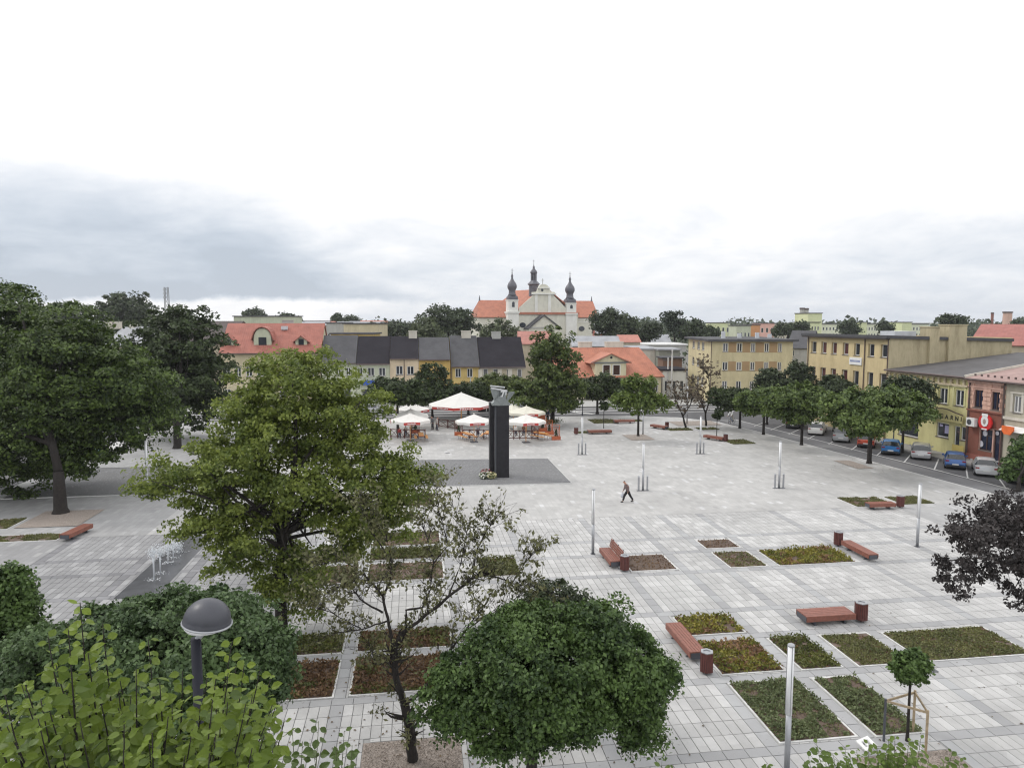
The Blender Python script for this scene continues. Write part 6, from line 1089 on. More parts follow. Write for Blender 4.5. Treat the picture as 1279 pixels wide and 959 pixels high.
# wreaths and flowers at its foot
cs_ = [(0.45, 0.75, 0.62), (0.5, 0.5, 0.1), (0.35, 0.06, 0.1), (0.06, 0.12, 0.03), (0.55, 0.4, 0.3)]
for k, (dx, dy, s_, l) in enumerate(((-1.55, -0.1, 0.5, 'white and green wreath at the foot of the monument, farthest left'), (-1.0, -0.25, 0.42, 'white and cream wreath leaning on the front of the monument'), (-1.35, 1.1, 0.45, 'pink and white wreath beside the rear pillar of the monument'))):
    w_ = thing('wreath', l, 'wreath', (MX.x+dx, MX.y+dy, 0.045), 0, 'flower wreaths'); a = rng.uniform(0, 6.28, 260); ph = rng.uniform(0, 6.28, 260); rr0 = s_*0.75+s_*0.28*np.cos(ph)
    P = np.stack([rr0*np.cos(a), rr0*np.sin(a)*0.55, 0.25+rr0*np.sin(a)*0.35+s_*0.28*np.sin(ph)], 1); P[:, 2] = np.maximum(P[:, 2], 0.03)
    V, F = kites(P, 0.13); link('greenery', npmesh('greenery', V, F, G_map), w_); i = rng.uniform(0, 1, 260) < 0.5; V, F = kites(P[i]+np.array([0, -0.07, 0.05]), 0.12, up=0.6); link('flowers', npmesh('flowers', V, F, mat(('white', 'cream', 'pink')[k]+'_petals', ((0.75, 0.75, 0.68), (0.65, 0.6, 0.35), (0.65, 0.25, 0.3))[k], island=0.2)), w_)
# ---- fountain strip with its jets
sheet('fountain_floor', [(FOUN[0], FOUN[2]), (FOUN[1], FOUN[2]), (FOUN[1], FOUN[3]), (FOUN[0], FOUN[3])], 0.022, mat('wet_dark_stone', (0.09, 0.092, 0.10), rough=0.25, var=0.25, scale=1))
M_wat = mat('foaming_water', (0.80, 0.83, 0.86), rough=0.15, var=0.05, trans=0.3)
for k, (px, py, hpx, l) in enumerate(((192.5, 724, 686, 'nearest'), (200.5, 716, 685.5, 'second'), (210, 703, 683, 'third'), (216.5, 697, 680, 'fourth'), (223, 690, 681, 'fifth'))):
    g = gnd(px, py); d = 13.5*FPX/(py-401); hz_ = 13.5-(hpx-401)*d/FPX; o = thing('fountain_jet', f'{l} water jet of the fountain strip beside the largest olive tree', 'fountain jet', (g.x, g.y, 0.024), 0, 'fountain jets'); rj = random.Random(k)
    t = MB(); t.tube([(0, 0, 0), (0.01, 0, hz_*0.5), (0, 0.01, hz_*0.82)], [0.035, 0.04, 0.07], 7); t.build('water_column', M_wat, o, smooth=True); n = 240; q = rng.normal(size=(n, 3))*np.array([0.12, 0.12, 0.16]); q[:, 2] += hz_*0.9
    V, F = kites(q, 0.06, folds=0.9); stuff(link('spray', npmesh('spray', V, F, M_wat), o)); n = 60; q = rng.normal(size=(n, 3))*np.array([0.20, 0.14, 0.0]); q[:, 2] = 0.012; V, F = kites(q, 0.055, up=3, folds=0.1); stuff(link('splash', npmesh('splash', V, F, M_wat), o))
# ---- beer garden
M_can = mat('white_canvas', (0.80, 0.79, 0.76), rough=0.9, var=0.03, trans=0.25); M_can2 = mat('cream_canvas', (0.78, 0.76, 0.66), rough=0.9, var=0.03, trans=0.25); M_val = mat('red_valance_cloth', (0.50, 0.07, 0.06), rough=0.9, var=0.1, trans=0.15); M_pine = mat('varnished_pine', (0.62, 0.30, 0.09), rough=0.45, var=0.15, scale=6); M_tabl = mat('orange_table_edge', (0.42, 0.12, 0.03), rough=0.5); M_fen = mat('dark_brown_fence_wood', (0.10, 0.035, 0.028), rough=0.7, var=0.25, scale=6)
def parasol(label, px, py, zp, rad, drop, n=8, canv=None, reds=(5, 6), cat='parasol', name='parasol'):
    canv = canv or M_can; d = (CAMH-zp)*FPX/(py-401); p = dep(px, py, d); o = thing(name, label, cat, (p.x, p.y, 0.03), R(6), 'white parasols of the beer garden' if name == 'parasol' else None); ze = zp-drop; c = MB()
    for k in range(n):
        a0, a1 = 2*math.pi*(k+0.5)/n-math.pi/2-2*math.pi/n, 2*math.pi*(k+0.5)/n-math.pi/2; A = Vector((rad*math.cos(a0), rad*math.sin(a0), ze)); B = Vector((rad*math.cos(a1), rad*math.sin(a1), ze)); T = Vector((0, 0, zp)); Mm = (A+B)/2; m1 = A.lerp(T, .5)+Vector((0, 0, -0.05)); m2 = B.lerp(T, .5)+Vector((0, 0, -0.05)); mm = Mm.lerp(T, 0.5)+Vector((0, 0, -0.10))
        c.add([A, Mm+Vector((0, 0, 0.04)), B, m1, mm, m2, T], [(0, 1, 4, 3), (1, 2, 5, 4), (3, 4, 6), (4, 5, 6)])
        v = MB(); q = 0.24*min(rad, 2.6)/2+0.02; v.add([A+Vector((0, 0, -0.004)), Mm+Vector((0, 0, 0.036)), B+Vector((0, 0, -0.004)), B-Vector((0, 0, q)), Mm-Vector((0, 0, q*0.8)), A-Vector((0, 0, q))], [(0, 1, 4, 5), (1, 2, 3, 4)]); red = k in reds; vo = v.build('valance', M_val if red else canv, o)
        if red:
            nn = (Mm-Vector((0, 0, Mm.z))).normalized(); tt = (B-A).normalized(); L_ = (B-A).length; w = MB(); 
            for i in range(8): s0 = -L_*0.26+i*L_*0.065; w.add([Mm+nn*0.02+tt*(s0+x)+Vector((0, 0, z)) for x, z in ((0, -q*0.62), (L_*0.042, -q*0.62), (L_*0.042, -q*(0.25 if i % 3 else 0.12)), (0, -q*(0.25 if i % 2 else 0.15)))], [(0, 1, 2, 3)])
            w.build('lettering', M_white, vo)
        MB().bar((0, 0, zp-0.2), A-Vector((0, 0, 0.05)), 0.03).build('rib', M_pine, o)
    c.build('canopy', canv, o); MB().tube([(0, 0, 0), (0, 0, zp-0.05)], 0.035*max(1, rad/2), 8).build('pole', M_pine, o); MB().box(-0.4, 0.4, -0.4, 0.4, 0, 0.09).build('base', M_dsteel, o); MB().lathe([(0.07, zp-0.02), (0.03, zp+0.12)], n=8).build('finial', canv, o); return o
parasol('white parasol at the back of the left group of three', 515, 503.5, 3.15, 2.2, 0.75, reds=(1, 4, 6)); parasol('white parasol in the middle of the left group of three', 513, 510.5, 3.15, 2.15, 0.75, reds=(3, 5)); parasol('white parasol at the front of the left group of three', 512, 516, 3.15, 2.35, 0.75, reds=(0, 6))
parasol('white parasol between the white tent and the black pillar', 592, 517, 3.15, 2.15, 0.75, reds=(0, 3)); parasol('front white parasol right of the black pillar', 657, 517.3, 3.15, 2.25, 0.72, reds=(0, 4)); parasol('cream parasol with a red band, behind the front right one', 657.5, 506.7, 3.15, 2.35, 0.75, canv=M_can2, reds=(0, 2)); parasol('cream parasol just right of the eagle, farthest back', 641.5, 504.6, 3.15, 2.0, 0.75, canv=M_can2, reds=(0,))
parasol('largest white tent-like canopy with a long red band', 576, 490, 4.25, 4.35, 1.55, reds=(0, 1, 7), cat='canopy tent', name='large_canopy')
def beerset(label, px, py, rz):
    g = gnd(px, py); o = thing('beer_table', label+' table', 'table', (g.x, g.y, 0.03), rz, 'folding beer tables'); MB().box(-1.1, 1.1, -0.27, 0.27, 0.74, 0.785).build('tabletop', M_pine, o)
    MB().box(-1.1, 1.1, -0.275, 0.275, 0.66, 0.738).build('table_frame', M_tabl, o)
    for sx in (-0.8, 0.8): f = MB(); f.bar((sx, -0.25, 0), (sx, -0.22, 0.66), 0.03); f.bar((sx, 0.25, 0), (sx, 0.22, 0.66), 0.03); f.bar((sx, -0.24, 0.25), (sx, 0.24, 0.25), 0.025); f.build('leg', M_steel, o)
    for sy, nm in ((-1, 'left'), (1, 'right')):
        off = Matrix.Rotation(rz, 3, 'Z')@Vector((0, sy*0.62, 0)); bo = thing('beer_bench', label+f' bench {nm} of its table', 'bench', (g.x+off.x, g.y+off.y, 0.03), rz, 'folding beer benches'); MB().box(-1.1, 1.1, -0.14, 0.14, 0.43, 0.47).build('seat', M_pine, bo)
        for sx in (-0.8, 0.8): f = MB(); f.bar((sx, -0.13, 0), (sx, -0.1, 0.43), 0.03); f.bar((sx, 0.13, 0), (sx, 0.1, 0.43), 0.03); f.bar((sx, -0.12, 0.2), (sx, 0.12, 0.2), 0.025); f.build('leg', M_steel, bo)
beerset('pine set by the left parasols:', 526, 550.5, R(92)); beerset('pine set below the middle parasol:', 584, 549.5, R(112)); beerset('pine set left of the pillar:', 609, 548, R(75)); beerset('pine set at the right fence end:', 676, 549, R(122))
def fence(label, p0, p1, n):
    p0 = Vector((p0.x, p0.y, 0.03)); p1 = Vector((p1.x, p1.y, 0.03)); d = p1-p0; L_ = d.length; a = math.atan2(d.y, d.x); o = thing('crossed_fence', label, 'fence', p0, a); s = L_/n
    for i in range(n+1): MB().box(i*s-0.05, i*s+0.05, -0.05, 0.05, 0, 1.08).build('post', M_fen, o)
    for i in range(n):
        x0, x1 = i*s+0.052, (i+1)*s-0.052
        for z in (0.12, 0.95): MB().box(x0, x1, -0.03, 0.03, z, z+0.09).build('rail', M_fen, o)
        MB().bar((x0, -0.02, 0.21), (x1, -0.02, 0.95), 0.05, 0.03).build('brace', M_fen, o); MB().bar((x0, 0.02, 0.95), (x1, 0.02, 0.21), 0.05, 0.03).build('brace', M_fen, o)
for l, a, b_, n in (('cross braced fence standing free in front of the tent', (548, 533.5), (571, 536.5), 2), ('cross braced fence under the left parasols', (488, 547), (531, 548), 5), ('cross braced fence under the middle parasol', (578, 548), (613, 548.5), 4), ('cross braced fence right of the black pillar', (634, 549), (672, 549), 5), ('cross braced fence turning back at the right end of the beer garden', (672, 549), (664, 541), 2)): fence(l, gnd(*a), gnd(*b_), n)
M_ter = mat('terracotta_wood', (0.42, 0.11, 0.045), rough=0.7, var=0.2)
for l, px, py in (('terracotta planter with a trellis and small conifer, nearest the right beer table', 694.5, 549.5), ('terracotta planter with a trellis, second from the right', 686, 543), ('terracotta planter with a trellis behind the right parasols', 678, 539), ('red planter with a trellis behind the left beer table', 519, 541), ('red planter with a trellis beside the middle beer table', 573, 544)):
    g = gnd(px, py); o = thing('trellis_planter', l, 'planter', (g.x, g.y, 0.03), R(4), 'trellis planters'); MB().box(-0.5, 0.5, -0.2, 0.2, 0, 0.42).build('box', M_ter, o); t = MB()
    for x in (-0.48, 0.44): t.box(x, x+0.05, 0.14, 0.19, 0.421, 1.65)
    for k in range(6): t.bar((-0.45+0.15*k, 0.16, 0.43), (min(0.45, 0.15*k), 0.16, 1.5), 0.025); t.bar((0.45-0.15*k, 0.175, 0.43), (max(-0.45, -0.15*k), 0.175, 1.5), 0.025)
    t.box(-0.48, 0.49, 0.14, 0.19, 1.651, 1.7); t.build('trellis', M_fen if 'red' in l else M_ter, o); q = rng.normal(size=(220, 3)); q /= np.linalg.norm(q, axis=1)[:, None]; zz = rng.uniform(0, 1, 220); P = np.stack([q[:, 0]*0.22*(1-zz*0.8), q[:, 1]*0.15*(1-zz*0.8), 0.42+zz*0.8], 1); V, F = kites(P, 0.1); link('conifer', npmesh('conifer', V, F, G_dark), o)
# ================================================================ CARS
M_tyre = mat('tyre_rubber', (0.02, 0.02, 0.021), rough=0.85); M_rim = mat('alloy_rim', (0.45, 0.46, 0.48), rough=0.35, metal=0.7); M_cgl = mat('car_glass', (0.018, 0.022, 0.026), rough=0.06, spec=0.8, var=0.2); M_tail = mat('red_tail_light', (0.26, 0.015, 0.015), rough=0.2); M_head = mat('headlight_glass', (0.6, 0.62, 0.64), rough=0.15); M_plate = mat('number_plate', (0.7, 0.7, 0.68)); M_trim = mat('black_plastic_trim', (0.03, 0.03, 0.032), rough=0.6)
def paint(n, c, metal=0.35): return mat('car_paint_'+n, c, rough=0.3, metal=metal, var=0.04, coat=0.6)
def car(label, x, y, rz, m, kind='hatch', L_=3.95, w=1.72, h=1.47, cat='car'):
    """nose towards +x, rear at -x; sections along the length: x, belt height, roof height, half width, half width of the roof"""
    o = thing('parked_car', label, cat, (x, y, -0.118), rz, 'cars parked along the east street' if x > 30 else None); W2 = w/2; zb = h*0.62; l = L_/2
    if kind == 'hatch': S_ = [(-l, .55, .56, .90, .86), (-l+.05, .80, .82, .95, .88), (-l+.10, zb, zb+.02, .97, .86), (-l+.30, zb+.02, h-.10, .99, .74), (-l+.55, zb+.02, h-.01, 1, .74), (-l+1.3, zb, h, 1, .75), (-l+2.0, zb-.01, h-.05, 1, .73), (l-1.25, zb-.02, zb+.05, 1, .80), (l-.9, zb-.05, zb-.02, 1, .84), (l-.25, zb-.17, zb-.15, .94, .8), (l-.06, .62, .63, .88, .78), (l, .48, .49, .84, .78)]
    elif kind == 'estate': S_ = [(-l, .55, .56, .90, .86), (-l+.05, .85, .87, .95, .88), (-l+.08, zb, zb+.02, .97, .86), (-l+.42, zb+.02, h-.10, .99, .74), (-l+.62, zb+.02, h-.02, 1, .74), (-l+1.5, zb, h, 1, .75), (-l+2.6, zb-.01, h-.04, 1, .73), (l-1.3, zb-.02, zb+.04, 1, .80), (l-.95, zb-.05, zb-.02, 1, .84), (l-.25, zb-.17, zb-.15, .94, .8), (l-.06, .62, .63, .88, .78), (l, .48, .49, .84, .78)]
    else: S_ = [(-l, .55, .56, .88, .84), (-l+.05, .92, .93, .93, .86), (-l+.12, zb+.02, zb+.04, .96, .84), (-l+.62, zb+.03, zb+.06, .99, .80), (-l+1.15, zb+.02, h-.10, 1, .72), (-l+1.6, zb, h, 1, .73), (-l+2.5, zb-.01, h-.03, 1, .72), (l-1.35, zb-.02, zb+.03, 1, .80), (l-.95, zb-.05, zb-.02, 1, .84), (l-.25, zb-.17, zb-.15, .94, .8), (l-.06, .62, .63, .88, .78), (l, .48, .49, .84, .78)]
    V = []; n = len(S_)
    for (xx, b_, r_, a, c) in S_:
        zu = 0.20 if -l+0.2 < xx < l-0.2 else 0.30
        half = [(W2*a*.92, zu), (W2*a*.99, .42), (W2*a, min(b_-.1, .62)), (W2*a*.97, b_), (W2*c, max(r_-.05, b_+.005)), (W2*c*.82, r_), (0, r_+.025)]
        V += [(xx, -yy, zz) for yy, zz in half]+[(xx, yy, zz) for yy, zz in half[-2::-1]]
    k = 13; body = MB(); gl = MB(); F = []; G = []
    for i in range(n-1):
        for j in range(k-1):
            q = (i*k+j, (i+1)*k+j, (i+1)*k+j+1, i*k+j+1); cabin = S_[i][2]-S_[i][1] > .25 or S_[i+1][2]-S_[i+1][1] > .25
            side = j in (3, 8) and S_[i][2]-S_[i][1] > .25 and S_[i+1][2]-S_[i+1][1] > .25
            slope = j in (4, 5, 6, 7) and cabin and abs(S_[i+1][2]-S_[i][2]) > .2
            (G if (side or slope or (j in (3, 8) and cabin and not side and abs(S_[i+1][2]-S_[i][2]) > .2)) else F).append(q)
    body.v = V; body.f = F+[tuple(range(k))[::-1], tuple((n-1)*k+j for j in range(k))]+[(i*k+k-1, (i+1)*k+k-1, (i+1)*k, i*k) for i in range(n-1)]
    bo = body.build('body', m, o, smooth=True)
    try: bo.data.set_sharp_from_angle(angle=R(38))
    except Exception: pass
    gl.v = [(a*0.997, b_*0.992, c) for a, b_, c in V]; gl.f = G; gl.build('windows', M_cgl, o)
    pl = MB()                                           # pillars between the side windows
    for i in range(4, 7):
        for s_ in (-1, 1): a = S_[i]; pl.bar((a[0], s_*W2*a[3]*.972, a[1]), (a[0], s_*W2*a[4]*1.003, a[2]-.05), .07, .02)
    pl.build('pillars', m, o)
    for sx in (-l+.72, l-.78):
        for s_ in (-1, 1):
            T_ = Matrix.Translation((sx, s_*(W2-.09), .30))@Matrix.Rotation(math.pi/2, 4, 'X'); wh = MB().lathe([(.18, -.1), (.29, -.1), (.305, -.07), (.305, .07), (.29, .1), (.18, .1)], n=18, M=T_).build('wheel', M_tyre, o); MB().lathe([(.185, -.108), (.06, -.112), (.05, .112), (.185, .108)], n=10, M=T_).build('rim', M_rim, wh)
    MB().box(-l-.02, -l+.06, -W2*.86, W2*.86, .26, .46).build('rear_bumper', M_trim if kind == 'hatch' else m, o); MB().box(l-.06, l+.02, -W2*.8, W2*.8, .24, .42).build('front_bumper', M_trim, o)
    MB().box(-l-.035, -l-.021, -.26, .26, .47, .58).build('number_plate', M_plate, o)
    for s_ in (-1, 1):
        y0 = s_*W2*.62; y1 = s_*W2*.95; MB().box(-l-.006, -l+.10, min(y0, y1)*.97, max(y0, y1)*.97, zb-.17, zb-.05).build('tail_light', M_tail, o); MB().box(l-.22, l+.004, min(y0, y1)*.93, max(y0, y1)*.93, .56, .68).build('headlight', M_head, o)
        MB().box(l-1.45, l-1.28, s_*(W2+.09)-.08, s_*(W2+.09)+.08, zb, zb+.13).build('mirror', m, o)
    MB().box(-l+.3, l-.3, -W2*.9, W2*.9, .17, .26).build('underbody', M_trim, o)
    return o
def carat(label, px, py, m, kind='hatch', **k):       # px,py: middle of the rear bumper on the ground
    g = gnd(px, py, -0.12); a = R(52); l = k.get('L_', 3.95)/2; return car(label, g.x+math.cos(a)*l, g.y+math.sin(a)*l, a, m, kind, **k)
M_blu = paint('bright_blue', (0.035, 0.17, 0.42)); M_nvb = paint('deep_blue', (0.03, 0.10, 0.30)); M_slv = paint('silver', (0.48, 0.48, 0.49), 0.6); M_wsl = paint('white_silver', (0.62, 0.63, 0.64), 0.4)
carat('bright blue hatchback between the orange car and the silver estate', 1112, 569, M_blu, L_=3.7, h=1.5); carat('silver estate car between the two blue cars', 1150, 575, M_slv, 'estate', L_=4.5, w=1.78); carat('deeper blue hatchback in front of the rose coloured shop house', 1193, 587, M_nvb, L_=3.7, h=1.5)
carat('silver-white saloon parked right of the deeper blue car', 1232, 596, M_wsl, 'saloon', L_=4.6, w=1.8, h=1.42); carat('white car cut off by the right edge of the view', 1274, 606, paint('white', (0.72, 0.72, 0.71), 0), 'hatch', L_=4.1)
carat('silver car behind the trunk of the widest street tree, left of the orange car', 1050, 553, paint('grey_silver', (0.40, 0.41, 0.42), 0.6), 'saloon', L_=4.6, w=1.8); carat('white estate car parked left of the silver car', 1018, 544, paint('off_white', (0.66, 0.66, 0.64), 0), 'estate', L_=4.3); carat('black car farthest in the row, under the street trees', 990, 536, paint('black', (0.015, 0.015, 0.017), 0.2), 'hatch', L_=4.2)
carat('orange-red car half hidden by the widest street tree', 1081, 560, paint('orange_red', (0.42, 0.055, 0.02), 0.2), 'hatch', L_=4.0)
g = gnd(108, 572); car('turquoise car seen through a gap under the huge linden', g.x, g.y, R(20), paint('turquoise', (0.0, 0.30, 0.26), 0.1), 'hatch', cat='car')['group'] = 'cars beyond the square'
for px, py, m_, l in ((655, 508, M_wsl, 'silver car on the far street just right of the eagle'), (672, 509, paint('grey_silver', (0.40, 0.41, 0.42), 0.6), 'grey car on the far street left of the tall two tiered tree'), (466, 515, M_wsl, 'pale car on the far street left of the beer garden')):
    g = gnd(px, py); car(l, g.x, g.y, R(2), m_, 'saloon')['group'] = 'cars on the far street'
# ================================================================ PEOPLE
M_skin = mat('skin', (0.45, 0.25, 0.18), var=0.05); M_hair = mat('dark_hair', (0.03, 0.022, 0.018), var=0.2)
def skinmesh(name, verts, edges, radii, m, parent, root=0, sub=2):
    me = bpy.data.meshes.new(name); me.from_pydata([tuple(v) for v in verts], edges, []); me.materials.append(m); o = link(name, me, parent); sk = o.modifiers.new('skin', 'SKIN'); sk.use_smooth_shade = True
    for i, r_ in enumerate(radii): v = me.skin_vertices[0].data[i]; v.radius = (r_, r_) if isinstance(r_, (int, float)) else r_; v.use_root = (i == root)
    sb = o.modifiers.new('sub', 'SUBSURF'); sb.levels = sub; sb.render_levels = sub; return o
def person(label, x, y, rz, top, trousers, H_=1.72, lean=0.05, stride=0.3, arms=((0.0, 0.1), (0.0, -0.1)), hair=None, shoes=None, z=0.03, sit=False, group=None):
    """faces +x. arms: per side (elbow forward, hand forward)"""
    o = thing('person', label, 'person', (x, y, z), rz, group); s = H_/1.72; V3 = lambda a, b_, c: Vector((a*s, b_*s, c*s))
    pel = V3(0, 0, .93); wa = V3(lean*.4, 0, 1.08); ch = V3(lean, 0, 1.30); nk = V3(lean*1.5, 0, 1.45); hd0 = V3(lean*2+.01, 0, 1.52); hd1 = V3(lean*2.3+.02, 0, 1.62); hd2 = V3(lean*2.3+.01, 0, 1.68)
    verts = [pel, wa, ch, nk, hd0, hd1, hd2]; edges = [(0, 1), (1, 2), (2, 3), (3, 4), (4, 5), (5, 6)]; rad = [(.15, .11), (.135, .10), (.165, .11), (.055, .055), (.075, .085), (.085, .095), (.05, .055)]
    legs = []
    for i, sy in enumerate((-1, 1)):
        f = stride*(1 if i == 0 else -1); hip = V3(0, sy*.09, .90); kn = V3(f*.55+.04, sy*.10, .50+(0.02 if f < 0 else 0)); an = V3(f-(.04 if f < 0 else 0), sy*.10, .09+(.06 if f < 0 else 0)); toe = an+V3(.17, 0, -.05)
        k = len(verts); verts += [hip, kn, an, toe]; edges += [(0, k), (k, k+1), (k+1, k+2), (k+2, k+3)]; rad += [.085, .055, .034, .02]; legs.append((hip, kn, an, toe))
    armp = []
    for i, sy in enumerate((-1, 1)):
        sh = ch+V3(0, sy*.18, .07); el = sh+V3(-.02+arms[i][0], sy*.05, -.28); ha = el+V3(.06+arms[i][1], 0, -.24); fi = ha+V3(.03, 0, -.09)
        k = len(verts); verts += [sh, el, ha, fi]; edges += [(2, k), (k, k+1), (k+1, k+2), (k+2, k+3)]; rad += [.055, .04, .028, (.035, .018)]; armp.append((sh, el, ha, fi))
    rad = [tuple(a*s for a in r_) if isinstance(r_, tuple) else r_*s for r_ in rad]; skinmesh('body', verts, edges, rad, M_skin, o)
    # jacket
    jv = [pel+V3(0, 0, -.04), wa, ch, nk+V3(0, 0, -.02)]; je = [(0, 1), (1, 2), (2, 3)]; jr = [(.20*s, .165*s), (.19*s, .155*s), (.215*s, .155*s), (.085*s, .08*s)]
    for sh, el, ha, fi in armp: k = len(jv); jv += [sh, el, ha.lerp(el, .12)]; je += [(2, k), (k, k+1), (k+1, k+2)]; jr += [.088*s, .07*s, .055*s]
    skinmesh('jacket', jv, je, jr, top, o); tv = [pel+V3(0, 0, .04), pel+V3(0, 0, -.03)]; te = [(0, 1)]; trr = [(.17*s, .14*s), (.175*s, .145*s)]
    for hip, kn, an, toe in legs: k = len(tv); tv += [hip+V3(0, 0, -.06), kn, an+V3(0, 0, .02)]; te += [(1, k), (k, k+1), (k+1, k+2)]; trr += [.125*s, .095*s, .075*s]
    skinmesh('trousers', tv, te, trr, trousers, o, root=1)
    for hip, kn, an, toe in legs: skinmesh('shoe', [an+V3(-.05, 0, -.05), an+V3(.06, 0, -.045), toe+V3(.03, 0, -.01)], [(0, 1), (1, 2)], [.07*s, .065*s, .055*s], shoes or M_trim, o, sub=1)
    skinmesh('hair', [hd1+V3(-.03, 0, .0), hd2+V3(-.005, 0, .02)], [(0, 1)], [.092*s, .078*s], hair or M_hair, o, sub=1)
    for sy in (-1, 1): MB().lathe([(.004, -.008), (.011*s, 0), (.004, .008)], hd1+V3(.088, sy*.03, -.0), 6).build('eye', M_trim, o); MB().lathe([(.005, -.03), (.014*s, 0), (.005, .03)], hd1+V3(0, sy*.088, -.01), 6).build('ear', M_skin, o)
    MB().prism([(0, -.012), (.03, 0), (0, .012)], -.03, .02, Matrix.Translation(hd1+V3(.085, 0, -.02))).build('nose', M_skin, o); MB().box(0, .012, -.022, .022, 0, .008, Matrix.Translation(hd1+V3(.078, 0, -.062))).build('mouth', mat('lips', (0.3, 0.1, 0.09)), o)
    return o, armp
def cloth(n, c): return mat(n, c, rough=0.9, var=0.25, scale=9)
g = gnd(784, 627.5); jk = mat('plaid_jacket', (0.09, 0.06, 0.06), var=0.2, rough=0.9, scale=14, col2=(0.26, 0.19, 0.185)); o, ap = person('stooped man in a plaid jacket walking left across the square with a bag', g.x, g.y, R(180)+YAW, jk, cloth('black_trousers', (0.014, 0.014, 0.016)), H_=1.66, lean=0.13, stride=0.36, arms=((.05, .08), (-.05, -.02)))
hp = o.matrix_basis@ap[0][3]; bg = thing('carrier_bag', 'pale grey carrier bag held by the walking man', 'bag', (hp.x, hp.y, hp.z)); MB().lathe([(0.02, 0.0), (0.05, -0.06), (0.15, -0.18), (0.17, -0.32), (0.12, -0.40), (0.03, -0.42)], n=10, sy=0.5, rot=0.3).build('bag', mat('pale_plastic_bag', (0.55, 0.57, 0.62), rough=0.4, var=0.1, scale=6), bg, smooth=True); MB().tube([(0.03, 0, -0.05), (0.02, 0, 0.03), (-0.02, 0, 0.03), (-0.03, 0, -0.05)], 0.006, 5).build('handle', mat('pale_plastic_bag', (0.55, 0.57, 0.62)), bg)
for l, px, py, a, c1, c2, st_ in (('person in a grey jacket standing by the left tent post', 540.5, 537, 200, (0.12, 0.12, 0.13), (0.04, 0.04, 0.05), .05), ('person in a pale top facing the person by the left tent post', 545.5, 538, 350, (0.42, 0.38, 0.36), (0.06, 0.06, 0.08), .08), ('person in dark clothes walking on the far street, left of two', 712, 505.5, 0, (0.10, 0.07, 0.06), (0.08, 0.06, 0.06), .2), ('person in a cream top and dark trousers by the far globe lamp', 720.5, 505.5, 180, (0.6, 0.55, 0.42), (0.02, 0.02, 0.025), .22), ('person in a dark blue top standing behind the right parasols', 684, 527, 90, (0.03, 0.04, 0.08), (0.02, 0.02, 0.025), .05)):
    g = gnd(px, py); person(l, g.x, g.y, R(a), cloth('cloth_%d' % px, c1), cloth('trouser_%d' % px, c2), stride=st_)
for k, (px, py, a) in enumerate(((499, 549, 80), (507, 546, 260), (598, 546, 100), (645, 546, 80), (655, 545, 250))):
    g = gnd(px, py); person(['guest in a red top under the left front parasol', 'guest in a pale top under the left parasols', 'guest in a grey top behind the middle fence', 'guest in a white top behind the right fence', 'guest in a brown top behind the right fence'][k], g.x, g.y+0.6, R(a), cloth('guest_%d' % k, [(0.3, 0.04, 0.04), (0.5, 0.45, 0.4), (0.2, 0.2, 0.22), (0.6, 0.58, 0.56), (0.15, 0.08, 0.05)][k]), cloth('jeans', (0.03, 0.04, 0.07)), H_=1.3, stride=.05)
# cyclist at the far right corner
g = gnd(914, 529); o = thing('bicycle', 'bicycle ridden by the person in white at the far end of the street', 'bicycle', (g.x, g.y, 0.0), R(215)); 
for sx in (-.52, .52):
    wv = MB().tube([(sx+.34*math.cos(a), 0, .34+.34*math.sin(a)) for a in [2*math.pi*k/20 for k in range(21)]], .022, 6).build('wheel', M_tyre, o)
    sp = MB(); [sp.bar((sx, 0, .34), (sx+.33*math.cos(a), 0, .34+.33*math.sin(a)), .006) for a in [R(30*k) for k in range(12)]]; sp.build('spokes', M_steel, wv)
f = MB(); [f.bar(a, b_, .035) for a, b_ in (((-.52, 0, .34), (-.1, 0, .3)), ((-.1, 0, .3), (-.22, 0, .85)), ((-.1, 0, .3), (.38, 0, .85)), ((-.2, 0, .8), (.36, 0, .9)), ((-.52, 0, .34), (-.2, 0, .8)), ((.52, 0, .34), (.36, 0, 1.0)))]; f.build('frame', M_nvb, o); MB().bar((.34, -.28, 1.02), (.34, .28, 1.02), .03).build('handlebar', M_dsteel, o); MB().box(-.34, -.1, -.07, .07, .86, .92).build('saddle', M_trim, o)
person('person in white riding a bicycle at the far end of the street', g.x-0.02, g.y, R(215), cloth('white_shirt', (0.75, 0.75, 0.74)), cloth('pale_trousers', (0.55, 0.52, 0.45)), lean=0.14, stride=.22, arms=((.2, .25), (.2, .25)), z=0.2)
# ================================================================ STREET FURNITURE
def globelamp(label, px, py, h):
    g = gnd(px, py); o = thing('globe_lamp', label, 'street lamp', (g.x, g.y, 0.0), 0, 'globe street lamps'); MB().lathe([(.12, 0), (.1, .4), (.06, .5), (.05, h)], n=10).build('pole', M_dsteel, o); MB().lathe([(.05, h), (.2, h+.08), (.27, h+.3), (.2, h+.52), (.05, h+.6)], n=14).build('globe', M_diff, o, smooth=True)
for l, px, py, h in (('globe street lamp between the tall two tiered tree and the dark flat tree', 727.5, 519, 3.8), ('globe street lamp in the far street behind the low left trees', 499, 513, 3.6), ('globe street lamp on the pavement behind the bright blue car', 1115.5, 560, 3.6)): globelamp(l, px, py, h)
for l, px, d, yt in (('left one of the concrete utility poles in the street gap', 835.5, 128, 446), ('right one of the concrete utility poles in the street gap', 840.5, 127, 436)):
    b_ = dep(px, 401, d); zt_ = dep(px, yt, d).z; o = thing('utility_pole', l, 'utility pole', (b_.x, b_.y, -0.1)); MB().lathe([(.22, 0), (.14, zt_)], n=8).build('pole', M_kerb, o); MB().bar((-1, 0, zt_-.5), (1, 0, zt_-.5), .12).build('crossarm', M_dsteel, o)
